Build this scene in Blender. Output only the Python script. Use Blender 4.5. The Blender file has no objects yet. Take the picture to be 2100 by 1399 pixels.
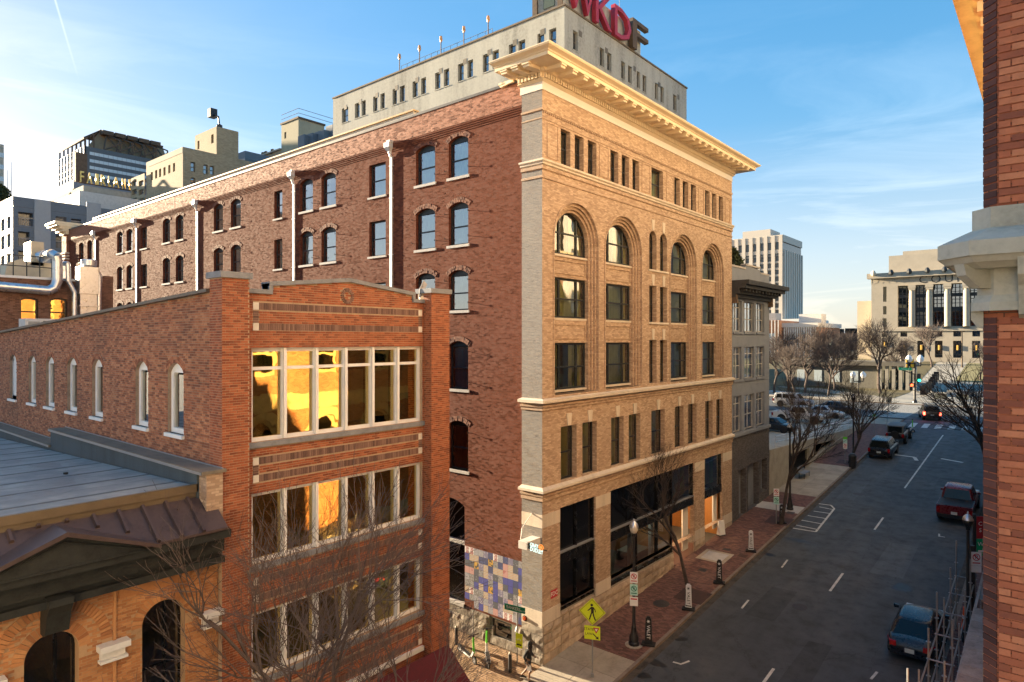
import bpy, bmesh, math, random
from mathutils import Vector, Matrix
from math import sin, cos, pi, radians, sqrt, floor
R = random.Random(7)
scene = bpy.context.scene
COL = scene.collection
# ------------------------------------------------------------------ camera
# world: origin at the foot of the tall building's street corner, +Y up the street, +X across it
FPX, CXP, CYP = 1331.0, 1050.0, 697.0
CAM = Vector((16.882, -22.192, 14.0)); CS, CC = 0.64183, 0.76685
cd = bpy.data.cameras.new('camera'); cam = bpy.data.objects.new('camera', cd); COL.objects.link(cam)
cam.location = CAM; cam.rotation_euler = (pi/2, 0, math.atan2(CS, CC))
cd.sensor_width = 36; cd.lens = 36*FPX/2100; cd.shift_y = -2.5/2100; cd.clip_end = 6000; cd.clip_start = .1
scene.camera = cam
# ------------------------------------------------------------------ light
SUN = Vector((1.0, 0.12, -0.165)).normalized()          # travel direction of the low evening sun
ELEV = math.asin(-SUN.z)
sd = bpy.data.lights.new('sun', 'SUN'); sun = bpy.data.objects.new('sun', sd); COL.objects.link(sun)
sd.energy = 5.0; sd.angle = radians(.53); sd.color = (1.0, .8, .54)
sun.rotation_euler = SUN.to_track_quat('-Z', 'Y').to_euler()
SKYV = .615
W = bpy.data.worlds.new('World'); scene.world = W; W.use_nodes = True
wn = W.node_tree.nodes; wl = W.node_tree.links; wn.clear()
def wnode(t, **k):
    n = wn.new(t)
    for a, b in k.items(): setattr(n, a, b)
    return n
sky = wnode('ShaderNodeTexSky', sky_type='NISHITA', sun_disc=False)
sky.sun_elevation = ELEV; sky.sun_rotation = math.atan2(-SUN.x, -SUN.y)
sky.air_density = 1.0; sky.dust_density = .6; sky.ozone_density = 1.6; sky.altitude = 150
bg = wnode('ShaderNodeBackground'); bg.inputs[1].default_value = .15
wo = wnode('ShaderNodeOutputWorld')
tc = wnode('ShaderNodeTexCoord'); sep = wnode('ShaderNodeSeparateXYZ'); wl.new(tc.outputs['Generated'], sep.inputs[0])
# thin high cloud streaks, strongest low over the horizon
mp = wnode('ShaderNodeMapping'); mp.inputs['Rotation'].default_value = (0.12, 0.05, .5); mp.inputs['Scale'].default_value = (1.3, 1.3, 9)
wl.new(tc.outputs['Generated'], mp.inputs[0])
gam = wnode('ShaderNodeGamma'); gam.inputs[1].default_value = .42; wl.new(sky.outputs[0], gam.inputs[0])      # softens the range between the sun side and the far side
hsv = wnode('ShaderNodeHueSaturation'); satr = wnode('ShaderNodeMapRange'); satr.inputs['From Max'].default_value = .3; satr.inputs['To Min'].default_value = .9; satr.inputs['To Max'].default_value = 2.5; wl.new(sep.outputs[2], satr.inputs[0]); wl.new(satr.outputs[0], hsv.inputs['Saturation']); hsv.inputs['Value'].default_value = SKYV; wl.new(gam.outputs[0], hsv.inputs['Color'])
tint = wnode('ShaderNodeMixRGB', blend_type='MULTIPLY'); tint.inputs[0].default_value = 1; tint.inputs[2].default_value = (.95, .95, 1.05, 1); wl.new(hsv.outputs[0], tint.inputs[1])
nz = wnode('ShaderNodeTexNoise'); nz.inputs['Scale'].default_value = 1.7; nz.inputs['Detail'].default_value = 9; nz.inputs['Roughness'].default_value = .62; nz.inputs['Distortion'].default_value = .9
wl.new(mp.outputs[0], nz.inputs['Vector'])
cr = wnode('ShaderNodeValToRGB'); cr.color_ramp.elements[0].position = .49; cr.color_ramp.elements[1].position = .78
wl.new(nz.outputs[0], cr.inputs[0])
fall = wnode('ShaderNodeMapRange'); fall.inputs['From Min'].default_value = .42; fall.inputs['From Max'].default_value = .1
fall.inputs['To Min'].default_value = .08; fall.inputs['To Max'].default_value = .8
wl.new(sep.outputs[2], fall.inputs[0])
mul = wnode('ShaderNodeMath', operation='MULTIPLY'); wl.new(cr.outputs[0], mul.inputs[0]); wl.new(fall.outputs[0], mul.inputs[1])
mixw = wnode('ShaderNodeMixRGB'); wl.new(mul.outputs[0], mixw.inputs[0]); wl.new(tint.outputs[0], mixw.inputs[1])
cl = wnode('ShaderNodeMixRGB', blend_type='ADD'); cl.inputs[0].default_value = 1; cl.inputs[2].default_value = (.4, .34, .3, 1)
gain = wnode('ShaderNodeMixRGB', blend_type='MULTIPLY'); gain.inputs[0].default_value = 1; gain.inputs[2].default_value = (1.45, 1.25, 1.1, 1)
wl.new(tint.outputs[0], gain.inputs[1]); wl.new(gain.outputs[0], cl.inputs[1]); wl.new(cl.outputs[0], mixw.inputs[2])
# a thin vapour trail high on the left
def wdir(x, y): a = (x-CXP)/FPX; return Vector((a*CC-CS, a*CS+CC, -(y-CYP)/FPX)).normalized()
tn = wdir(113, 0).cross(wdir(162, 165)).normalized()
dt = wnode('ShaderNodeVectorMath', operation='DOT_PRODUCT'); dt.inputs[1].default_value = tn; wl.new(tc.outputs['Generated'], dt.inputs[0])
ab = wnode('ShaderNodeMath', operation='ABSOLUTE'); wl.new(dt.outputs['Value'], ab.inputs[0])
tr_ = wnode('ShaderNodeMapRange'); tr_.inputs['From Min'].default_value = .0016; tr_.inputs['From Max'].default_value = .0003; tr_.inputs['To Max'].default_value = 1; wl.new(ab.outputs[0], tr_.inputs[0])
zl = wnode('ShaderNodeMapRange'); zl.inputs['From Min'].default_value = wdir(162, 165).z; zl.inputs['From Max'].default_value = wdir(113, 0).z; zl.inputs['To Max'].default_value = .5; wl.new(sep.outputs[2], zl.inputs[0])
sx = wnode('ShaderNodeMath', operation='LESS_THAN'); sx.inputs[1].default_value = -.5; wl.new(sep.outputs[0], sx.inputs[0])
m1 = wnode('ShaderNodeMath', operation='MULTIPLY'); wl.new(tr_.outputs[0], m1.inputs[0]); wl.new(zl.outputs[0], m1.inputs[1]); m2 = wnode('ShaderNodeMath', operation='MULTIPLY'); wl.new(m1.outputs[0], m2.inputs[0]); wl.new(sx.outputs[0], m2.inputs[1])
mixt = wnode('ShaderNodeMixRGB'); wl.new(m2.outputs[0], mixt.inputs[0]); wl.new(mixw.outputs[0], mixt.inputs[1]); wl.new(cl.outputs[0], mixt.inputs[2])
wl.new(mixt.outputs[0], bg.inputs[0]); wl.new(bg.outputs[0], wo.inputs[0])
vs = scene.view_settings; vs.view_transform = 'Standard'; vs.look = 'None'; vs.gamma = 1; vs.use_curve_mapping = False
vs.exposure = 2.65
scene.cycles.use_denoising = True; scene.cycles.max_bounces = 7; scene.cycles.diffuse_bounces = 4; scene.cycles.glossy_bounces = 4
scene.cycles.transparent_max_bounces = 12; scene.cycles.caustics_reflective = False; scene.cycles.caustics_refractive = False
# ------------------------------------------------------------------ survey helpers: sight lines of the photograph met with real planes
def ray(x, y):
    a = (x-CXP)/FPX
    return a*CC-CS, a*CS+CC, -(y-CYP)/FPX
def onX(x, y, X=0.0):
    d = ray(x, y); t = (X-CAM.x)/d[0]; return CAM.y+t*d[1], CAM.z+t*d[2]
def onY(x, y, Y=0.0):
    d = ray(x, y); t = (Y-CAM.y)/d[1]; return CAM.x+t*d[0], CAM.z+t*d[2]
def onZ(x, y, Z=0.0):
    d = ray(x, y); t = (Z-CAM.z)/d[2]; return CAM.x+t*d[0], CAM.y+t*d[1]
GR = .07; YTOP = 66.0; ZTOP = GR*YTOP
def gz(y):                                   # street level: climbs 7 % from the corner, level at the top of the block
    if y > 146: return ZTOP+.13*34
    if y > 112: return ZTOP+.13*(y-112)
    if y > YTOP: return ZTOP
    return GR*y
def street(x, y):
    d = ray(x, y); t = (GR*CAM.y-CAM.z)/(d[2]-GR*d[1]); p = CAM+t*Vector(d)
    if p.y > YTOP: t = (ZTOP-CAM.z)/d[2]; p = CAM+t*Vector(d)
    return p
# ------------------------------------------------------------------ mesh helpers
class MB:
    def __init__(s): s.v = []; s.f = []; s.smooth = False
    def face(s, pts):
        i = len(s.v); s.v.extend([tuple(p) for p in pts]); s.f.append(tuple(range(i, i+len(pts)))); return s
    def box(s, x0, x1, y0, y1, z0, z1):
        i = len(s.v)
        s.v += [(x0,y0,z0),(x1,y0,z0),(x1,y1,z0),(x0,y1,z0),(x0,y0,z1),(x1,y0,z1),(x1,y1,z1),(x0,y1,z1)]
        for q in ((0,3,2,1),(4,5,6,7),(0,1,5,4),(1,2,6,5),(2,3,7,6),(3,0,4,7)): s.f.append(tuple(i+k for k in q))
        return s
    def hexa(s, p):                           # 8 points: bottom ring then top ring
        i = len(s.v); s.v += [tuple(q) for q in p]
        for q in ((0,3,2,1),(4,5,6,7),(0,1,5,4),(1,2,6,5),(2,3,7,6),(3,0,4,7)): s.f.append(tuple(i+k for k in q))
        return s
    def tube(s, p0, p1, r0, r1=None, n=8, cap=True):
        if r1 is None: r1 = r0
        p0 = Vector(p0); p1 = Vector(p1); d = p1-p0
        if d.length < 1e-6: return s
        d.normalize(); a = d.orthogonal().normalized(); b = d.cross(a); i = len(s.v)
        for p, r in ((p0, r0), (p1, r1)):
            for k in range(n):
                t = 2*pi*k/n; q = p+a*(r*cos(t))+b*(r*sin(t)); s.v.append(tuple(q))
        for k in range(n): s.f.append((i+k, i+(k+1) % n, i+n+(k+1) % n, i+n+k))
        if cap: s.f.append(tuple(i+k for k in range(n))[::-1]); s.f.append(tuple(i+n+k for k in range(n)))
        return s
    def path(s, pts, r, n=6):
        for a, b in zip(pts, pts[1:]): s.tube(a, b, r, r, n)
        return s
    def lathe(s, c, prof, n=12):              # prof: (radius, z) from low to high, about the vertical through c
        i = len(s.v)
        for r, z in prof:
            for k in range(n):
                t = 2*pi*k/n; s.v.append((c[0]+r*cos(t), c[1]+r*sin(t), c[2]+z))
        for j in range(len(prof)-1):
            for k in range(n): s.f.append((i+j*n+k, i+j*n+(k+1) % n, i+(j+1)*n+(k+1) % n, i+(j+1)*n+k))
        s.f.append(tuple(i+k for k in range(n))[::-1]); s.f.append(tuple(i+(len(prof)-1)*n+k for k in range(n)))
        return s
    def prism(s, poly, fn, a, b):             # poly of (p,q); fn(p,q,h) -> point
        n = len(poly); i = len(s.v)
        s.v += [tuple(fn(p, q, a)) for p, q in poly]+[tuple(fn(p, q, b)) for p, q in poly]
        s.f.append(tuple(i+k for k in range(n))[::-1]); s.f.append(tuple(i+n+k for k in range(n)))
        for k in range(n): s.f.append((i+k, i+(k+1) % n, i+n+(k+1) % n, i+n+k))
        return s
    def xf(s, m, start=0):
        s.v[start:] = [tuple(m @ Vector(p)) for p in s.v[start:]]; return s
    def mesh(s, name, mat):
        me = bpy.data.meshes.new(name); me.from_pydata(s.v, [], s.f)
        if mat is not None: me.materials.append(mat)
        if s.smooth:
            me.polygons.foreach_set('use_smooth', [True]*len(me.polygons))
            if hasattr(me, 'set_sharp_from_angle'): me.set_sharp_from_angle(angle=radians(40))
        return me
    def build(s, name, mat, parent=None, **tags):
        return link(name, s.mesh(name, mat), parent, **tags)
WINV = {}                                     # things whose parts are modelled in world coordinates
def link(name, data, parent=None, label=None, cat=None, group=None, kind=None):
    o = bpy.data.objects.new(name, data); COL.objects.link(o)
    if parent is not None: adopt(o, parent)
    return tag(o, label, cat, group, kind)
def adopt(o, parent):
    o.parent = parent
    if parent.name in WINV: o.matrix_parent_inverse = WINV[parent.name]
def tag(o, label=None, cat=None, group=None, kind=None):
    if label: o['label'] = label
    if cat: o['category'] = cat
    if group: o['group'] = group
    if kind: o['kind'] = kind
    return o
def thing(name, label, cat, loc=(0, 0, 0), group=None, rz=0):
    # parts of a thing are modelled in its own frame; buildings keep the frame at the origin
    o = bpy.data.objects.new(name, None); COL.objects.link(o); o.location = loc; o.rotation_euler = (0, 0, rz); o.empty_display_size = .3
    return tag(o, label, cat, group)
def site(name, label, cat, loc, group=None):
    o = thing(name, label, cat, loc, group); WINV[o.name] = Matrix.Translation(-Vector(loc)); return o
def copy_tree(o, parent=None, **tags):
    c = o.copy(); COL.objects.link(c); c.parent = parent
    for ch in list(o.children): copy_tree(ch, c)
    tag(c, **tags); return c
def text_mesh(txt, size, depth=.0, spacing=1.0):
    c = bpy.data.curves.new('lettering', 'FONT'); c.body = txt; c.size = size; c.extrude = depth; c.align_x = 'CENTER'; c.align_y = 'CENTER'
    c.space_character = spacing; c.resolution_u = 2
    o = bpy.data.objects.new('lettering', c); COL.objects.link(o)
    dg = bpy.context.evaluated_depsgraph_get(); dg.update()
    me = bpy.data.meshes.new_from_object(o.evaluated_get(dg)); bpy.data.objects.remove(o); bpy.data.curves.remove(c)
    return me
def lettering(txt, size, mat, parent, o, u, v, depth=.004, name='lettering', spacing=1.0, sx=1.0, **tags):
    me = text_mesh(txt, size, depth, spacing); me.materials.clear(); me.materials.append(mat)
    u = Vector(u).normalized(); v = Vector(v).normalized(); n = u.cross(v)
    m = Matrix(((u.x*sx, v.x, n.x, o[0]), (u.y*sx, v.y, n.y, o[1]), (u.z*sx, v.z, n.z, o[2]), (0, 0, 0, 1)))
    me.transform(m); return link(name, me, parent, **tags)
class Pl:                                     # a vertical facade plane: u along it, z up, d outwards
    def __init__(s, o, u, n): s.o = Vector(o); s.u = Vector(u); s.n = Vector(n)
    def p(s, u, z, d=0.0):
        q = s.o+s.u*u+s.n*d; return (q.x, q.y, q.z+z)
    def box(s, m, u0, u1, z0, z1, d0, d1):
        return m.hexa([s.p(u0,z0,d0), s.p(u1,z0,d0), s.p(u1,z0,d1), s.p(u0,z0,d1), s.p(u0,z1,d0), s.p(u1,z1,d0), s.p(u1,z1,d1), s.p(u0,z1,d1)])
    def poly(s, m, pts, d): return m.face([s.p(u, z, d) for u, z in pts])
    def slab(s, m, pts, d0, d1): return m.prism(pts, lambda a, b, h: s.p(a, b, h), d0, d1)
class Op:                                     # an opening: flat, segmental (rise) or round headed
    def __init__(s, u0, u1, z0, z1, rise=0.0):
        s.u0, s.u1, s.z0, s.z1, s.rise = u0, u1, z0, z1, rise
        w = (u1-u0)/2
        if rise > 0: s.rad = (w*w+rise*rise)/(2*rise); s.c = (u0+u1)/2; s.zc = z1-s.rad
    def top(s, u):
        if s.rise <= 0: return s.z1
        t = s.rad**2-(u-s.c)**2
        return max(s.zc+sqrt(max(t, 0)), s.z1-s.rise)
    def heads(s, n=14):
        if s.rise <= 0: return [(s.u0, s.z1), (s.u1, s.z1)]
        a0 = math.asin(max(-1, min(1, (s.u0-s.c)/s.rad)))
        return [(s.c+s.rad*sin(a0+(-2*a0)*k/n), s.zc+s.rad*cos(a0+(-2*a0)*k/n)) for k in range(n+1)]
    def outline(s, n=14): return [(s.u0, s.z0)]+s.heads(n)+[(s.u1, s.z0)]
    def inside(s, u, z, g=0.0): return s.u0-g < u < s.u1+g and s.z0-g < z < s.top(min(max(u, s.u0), s.u1))+g
    def inset(s, k, kb=0.0):
        if s.rise <= 0: return Op(s.u0+k, s.u1-k, s.z0+kb, s.z1-k)
        w = (s.u1-s.u0)/2
        return Op(s.u0+k, s.u1-k, s.z0+kb, s.z1-k, s.rise-k if abs(s.rise-w) < 1e-3 else s.rise*(w-k)/w)
def wall(m, pl, u0, u1, z0, z1, ops, depth=.25, d=0.0):
    us = sorted({u0, u1, *[o.u0 for o in ops], *[o.u1 for o in ops]}); us = [u for u in us if u0-1e-6 <= u <= u1+1e-6]
    zs = sorted({z0, z1, *[o.z0 for o in ops], *[o.z1 for o in ops]}); zs = [z for z in zs if z0-1e-6 <= z <= z1+1e-6]
    for a, b in zip(us, us[1:]):
        run = None
        for c, e in zip(zs, zs[1:]):
            um, zm = (a+b)/2, (c+e)/2
            hit = any(o.u0 < um < o.u1 and o.z0 < zm < o.z1 for o in ops)
            if not hit: run = (run[0], e) if run else (c, e)
            if (hit or e == zs[-1]) and run:
                m.face([pl.p(a, run[0], d), pl.p(b, run[0], d), pl.p(b, run[1], d), pl.p(a, run[1], d)]); run = None
    for o in ops:
        if o.rise > 0:
            h = o.heads()
            for (a, b), (c, e) in zip(h, h[1:]): m.face([pl.p(a, b, d), pl.p(c, e, d), pl.p(c, o.z1, d), pl.p(a, o.z1, d)])
        pts = o.outline(); pts.append(pts[0])
        for (a, b), (c, e) in zip(pts, pts[1:]):
            m.face([pl.p(a, b, d), pl.p(c, e, d), pl.p(c, e, d-depth), pl.p(a, b, d-depth)])
def ring(m, pl, outer, inner, d0, d1):        # face ring at d0 and reveal from d0 in to d1 along the inner outline
    A = outer.outline(); B = inner.outline()
    for (a, b), (c, e) in zip(zip(A, B), zip(A[1:], B[1:])):
        m.face([pl.p(*a, d0), pl.p(*c, d0), pl.p(*e, d0), pl.p(*b, d0)])
        m.face([pl.p(*b, d0), pl.p(*e, d0), pl.p(*e, d1), pl.p(*b, d1)])
    m.face([pl.p(*B[0], d0), pl.p(*B[-1], d0), pl.p(*B[-1], d1), pl.p(*B[0], d1)])
# ------------------------------------------------------------------ materials
class NT:
    def __init__(s, name):
        s.m = bpy.data.materials.new(name); s.m.use_nodes = True; s.t = s.m.node_tree; s.n = s.t.nodes; s.n.clear()
        s.out = s.n.new('ShaderNodeOutputMaterial')
    def node(s, t, ins=None, **k):
        n = s.n.new(t)
        for a, b in k.items(): setattr(n, a, b)
        for a, b in (ins or {}).items(): s.set(n, a, b)
        return n
    def set(s, n, key, val):
        i = n.inputs[key]
        if isinstance(val, bpy.types.NodeSocket): s.t.links.new(val, i)
        else:
            if isinstance(val, (tuple, list)) and len(val) == 3 and i.type == 'RGBA': val = (*val, 1)
            i.default_value = val
    def math(s, op, a, b=0.0, c=None):
        d = {0: a, 1: b}
        if c is not None: d[2] = c
        return s.node('ShaderNodeMath', d, operation=op).outputs[0]
    def mix(s, f, a, b, mode='MIX'): return s.node('ShaderNodeMixRGB', {0: f, 1: a, 2: b}, blend_type=mode).outputs[0]
    def noise(s, scale, detail=4, rough=.55, vec=None, dist=0.0):
        d = {'Scale': scale, 'Detail': detail, 'Roughness': rough, 'Distortion': dist}
        if vec is not None: d['Vector'] = vec
        return s.node('ShaderNodeTexNoise', d).outputs[0]
    def pos(s): return s.node('ShaderNodeNewGeometry').outputs['Position']
    def ramp(s, f, stops):
        r = s.node('ShaderNodeValToRGB', {0: f}); e = r.color_ramp.elements
        while len(e) < len(stops): e.new(.5)
        for k, (p, c) in enumerate(stops): e[k].position = p; e[k].color = (*c, 1) if len(c) == 3 else c
        return r.outputs[0]
    def rng(s, v, a, b, c, e): return s.node('ShaderNodeMapRange', {0: v, 1: a, 2: b, 3: c, 4: e}).outputs[0]
    def bump(s, h, strength=.3, dist=.02, normal=None):
        d = {'Height': h, 'Strength': strength, 'Distance': dist}
        if normal is not None: d['Normal'] = normal
        return s.node('ShaderNodeBump', d).outputs[0]
    def bsdf(s, **k):
        b = s.node('ShaderNodeBsdfPrincipled', {a.replace('_', ' '): v for a, v in k.items()})
        s.t.links.new(b.outputs[0], s.out.inputs[0]); return b
def mix3(a, b, t): return tuple(x*(1-t)+y*t for x, y in zip(a, b))
def plain(name, col, rough=.7, metal=0.0, var=.18, scale=3.0, bump=.0, bscale=None, spec=.4, streak=False, rand=0.0):
    t = NT(name); p = t.pos()
    if streak:
        mpn = t.node('ShaderNodeMapping', {'Vector': p, 'Scale': (1, 1, .12)}); p2 = mpn.outputs[0]
    else: p2 = p
    f = t.noise(scale, 6, .62, p2)
    f2 = t.noise(scale*7.3, 3, .6, p)
    f = t.math('ADD', t.math('MULTIPLY', f, .7), t.math('MULTIPLY', f2, .3))
    c = t.ramp(f, [(.3, tuple(x*(1-var*1.6) for x in col)), (.5, col), (.72, tuple(min(1, x*(1+var)) for x in col))])
    if rand > 0:
        o = t.node('ShaderNodeNewGeometry').outputs['Random Per Island']; oi = t.node('ShaderNodeObjectInfo').outputs['Random']
        v = t.rng(t.math('FRACT', t.math('ADD', o, oi)), 0, 1, 1-rand, 1+rand)
        c = t.mix(1.0, c, t.node('ShaderNodeCombineColor', {0: v, 1: v, 2: v}).outputs[0], 'MULTIPLY')
    k = dict(Base_Color=c, Roughness=rough, Metallic=metal)
    b = t.bsdf(**k); b.inputs['Specular IOR Level'].default_value = spec
    t.set(b, 'Roughness', t.rng(f, .3, .7, max(0.02, rough-.08), min(1, rough+.08)))
    if bump > 0: t.set(b, 'Normal', t.bump(t.noise(bscale or scale*6, 5, .6, p), bump, .02))
    return t.m
def brick(name, cols, mortar, w=.215, h=.075, mj=.011, rough=.85, tilt=.12, stain=.35, stain_col=(.05, .04, .035), bump=.5, patch=None, vert=False, spec=.35):
    t = NT(name); g = t.node('ShaderNodeNewGeometry'); P = t.node('ShaderNodeSeparateXYZ', {0: g.outputs['Position']}); N = t.node('ShaderNodeSeparateXYZ', {0: g.outputs['True Normal']})
    ax = t.math('GREATER_THAN', t.math('ABSOLUTE', N.outputs[0]), .6); az = t.math('GREATER_THAN', t.math('ABSOLUTE', N.outputs[2]), .75)
    u = t.math('ADD', t.math('MULTIPLY', P.outputs[1], ax), t.math('MULTIPLY', P.outputs[0], t.math('SUBTRACT', 1.0, ax)))
    v = t.math('ADD', t.math('MULTIPLY', P.outputs[1], az), t.math('MULTIPLY', P.outputs[2], t.math('SUBTRACT', 1.0, az)))
    if vert: u, v = v, u
    vr = t.math('DIVIDE', v, h); row = t.math('FLOOR', vr); fv = t.math('FRACT', vr)
    off = t.math('MULTIPLY', t.math('FRACT', t.math('MULTIPLY', row, .5)), 1.0)
    ur = t.math('ADD', t.math('DIVIDE', u, w), off); colm = t.math('FLOOR', ur); fu = t.math('FRACT', ur)
    mk = t.math('MAXIMUM', t.math('LESS_THAN', fu, mj/w), t.math('LESS_THAN', fv, mj/h))
    cell = t.node('ShaderNodeCombineXYZ', {0: colm, 1: row, 2: t.math('MULTIPLY', ax, 17.0)}).outputs[0]
    wn_ = t.node('ShaderNodeTexWhiteNoise', {'Vector': cell}, noise_dimensions='3D')
    stops = [(i/(len(cols)-1), c) for i, c in enumerate(cols)]
    c = t.ramp(wn_.outputs['Value'], stops)
    big = t.noise(.33, 6, .65, g.outputs['Position']); fine = t.noise(14, 4, .6, g.outputs['Position'])
    c = t.mix(t.math('MULTIPLY', t.rng(fine, .35, .75, 0, 1), .35), c, tuple(x*.55 for x in cols[1]))
    if patch: c = t.mix(t.math('MULTIPLY', t.rng(t.noise(.5, 5, .7, g.outputs['Position']), .5, .66, 0, 1), patch[1]), c, patch[0])
    c = t.mix(mk, c, mortar)
    c = t.mix(t.math('MULTIPLY', t.rng(big, .45, .75, 0, 1), stain), c, stain_col)
    rv = t.node('ShaderNodeVectorMath', {0: wn_.outputs['Color'], 1: (.5, .5, .5)}, operation='SUBTRACT').outputs[0]
    rv = t.node('ShaderNodeVectorMath', {0: rv, 'Scale': tilt*2}, operation='SCALE').outputs[0]
    nn = t.node('ShaderNodeVectorMath', {0: t.node('ShaderNodeVectorMath', {0: g.outputs['Normal'], 1: rv}, operation='ADD').outputs[0]}, operation='NORMALIZE').outputs[0]
    hgt = t.math('ADD', t.math('SUBTRACT', 1.0, mk), t.math('MULTIPLY', t.math('ADD', fine, wn_.outputs['Value']), .35))
    b = t.bsdf(Base_Color=c, Roughness=rough, Normal=t.bump(hgt, bump, .012, nn)); b.inputs['Specular IOR Level'].default_value = spec
    return t.m
def brickpiece(name, cols, rough=.85, var=.5):           # colour of single modelled bricks
    t = NT(name); g = t.node('ShaderNodeNewGeometry'); oi = t.node('ShaderNodeObjectInfo')
    f = t.math('FRACT', t.math('ADD', g.outputs['Random Per Island'], oi.outputs['Random']))
    c = t.ramp(f, [(i/(len(cols)-1), x) for i, x in enumerate(cols)])
    fine = t.noise(11, 5, .65, g.outputs['Position']); big = t.noise(.45, 5, .6, g.outputs['Position'])
    c = t.mix(t.math('MULTIPLY', t.rng(fine, .4, .75, 0, 1), var*.6), c, mix3(cols[0], (.05, .03, .02), .5))
    c = t.mix(t.math('MULTIPLY', t.rng(big, .5, .75, 0, 1), var*.5), c, (.07, .045, .035))
    t.bsdf(Base_Color=c, Roughness=rough, Normal=t.bump(fine, .5, .01)); return t.m
def glass(name, tint=(.75, .85, .85), refl=.14, rough=.02, wob=.02, rc=(.95, .97, 1)):
    t = NT(name); g = t.node('ShaderNodeNewGeometry'); oi = t.node('ShaderNodeObjectInfo')
    n = t.bump(t.noise(1.4, 2, .5, g.outputs['Position']), wob, .06)
    fr = t.node('ShaderNodeFresnel', {'IOR': 1.6, 'Normal': n}).outputs[0]
    f = t.math('MINIMUM', t.math('ADD', t.math('MULTIPLY', fr, 1.5), refl), 1.0)
    gl = t.node('ShaderNodeBsdfGlossy', {'Color': rc, 'Roughness': rough, 'Normal': n}); tr = t.node('ShaderNodeBsdfTransparent', {'Color': tint})
    mx = t.node('ShaderNodeMixShader', {0: f, 1: tr.outputs[0], 2: gl.outputs[0]}); t.t.links.new(mx.outputs[0], t.out.inputs[0]); return t.m
def emit(name, col, s):
    t = NT(name); e = t.node('ShaderNodeEmission', {'Color': col, 'Strength': s}); t.t.links.new(e.outputs[0], t.out.inputs[0]); return t.m
MAT = {}
# ------------------------------------------------------------------ window builder (frame > panes, curtain, sill)
def window(par, pl, us, zs, op, mats, fw=.07, depth=.18, ft=.07, curtain=None, sill=None, sillmat=None, panel_head=0.0, name='window', label=None):
    """us / zs: mullion and rail centre lines from edge to edge; op gives the (arched) outline."""
    fm, gm = mats; f = MB(); dz = -depth
    zt = max(op.z1, zs[-1])
    def tp(u, k): return op.top(min(max(u, op.u0+1e-4), op.u1-1e-4))-k
    # outer frame
    A = op.outline(); B = op.inset(fw, fw).outline()
    for (a, b), (c, e) in zip(zip(A, B), zip(A[1:]+A[:1], B[1:]+B[:1])):
        f.face([pl.p(*a, dz), pl.p(*c, dz), pl.p(*e, dz), pl.p(*b, dz)]); f.face([pl.p(*b, dz), pl.p(*e, dz), pl.p(*e, dz-ft), pl.p(*b, dz-ft)])
    for u in us[1:-1]: pl.box(f, u-fw*.6, u+fw*.6, op.z0+fw*.5, tp(u, fw*.4), dz-ft, dz+.012)
    for z in zs[1:-1]: pl.box(f, op.u0+fw*.5, op.u1-fw*.5, z-fw*.4, z+fw*.4, dz-ft, dz+.006)
    if panel_head:                           # filled arch head above a square sash
        zh = op.z1-panel_head; pts = [(op.u0+.01, zh)]+[(u, z-.005) for u, z in op.heads() if z > zh]+[(op.u1-.01, zh)]
        pl.slab(f, pts, dz-ft, dz-.01)
    w = f.build(name, fm, par)
    if label: w['label'] = label
    zmax = op.z1-panel_head if panel_head else op.z1
    for a, b in zip(us, us[1:]):
        for c, e in zip(zs, zs[1:]):
            if panel_head: e = min(e, zmax)
            if e-c < .05: continue
            a2, b2, c2 = a+fw*.5, b-fw*.5, c+fw*.4
            pts = [(a2, c2), (b2, c2)]+[(b2+(a2-b2)*k/8, max(c2+.01, min(e-fw*.4, tp(b2+(a2-b2)*k/8, fw*.5) if not panel_head else e-fw*.4))) for k in range(9)]
            if op.rise <= 0 or panel_head: pts = [(a2, c2), (b2, c2), (b2, e-fw*.4), (a2, e-fw*.4)]
            g = MB(); pl.poly(g, pts, dz-ft*.5); g.build('pane', gm, w)
    if curtain:
        cm, cover = curtain; g = MB(); W_ = op.u1-op.u0; zt2 = zmax if not op.rise or panel_head else op.z1-.15
        spans = [(op.u0, op.u1)] if cover >= 1 else [(op.u0, op.u0+W_*cover*.5), (op.u1-W_*cover*.5, op.u1)]
        for a, b in spans:
            n = max(6, int((b-a)/.07)); q = [(a+(b-a)*k/n, dz-.26+(.035 if k % 2 else -.035)+.02*sin(k*1.7)) for k in range(n+1)]
            for (x0, y0), (x1, y1) in zip(q, q[1:]): g.face([pl.p(x0, op.z0, y0), pl.p(x1, op.z0, y1), pl.p(x1, zt2, y1), pl.p(x0, zt2, y0)])
        g.build('curtain', cm, w)
    if sill:
        so, sh, ov = sill; g = MB(); pl.box(g, op.u0-ov, op.u1+ov, op.z0-sh, op.z0, -depth, so); g.build('sill', sillmat, w)
    return w
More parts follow.
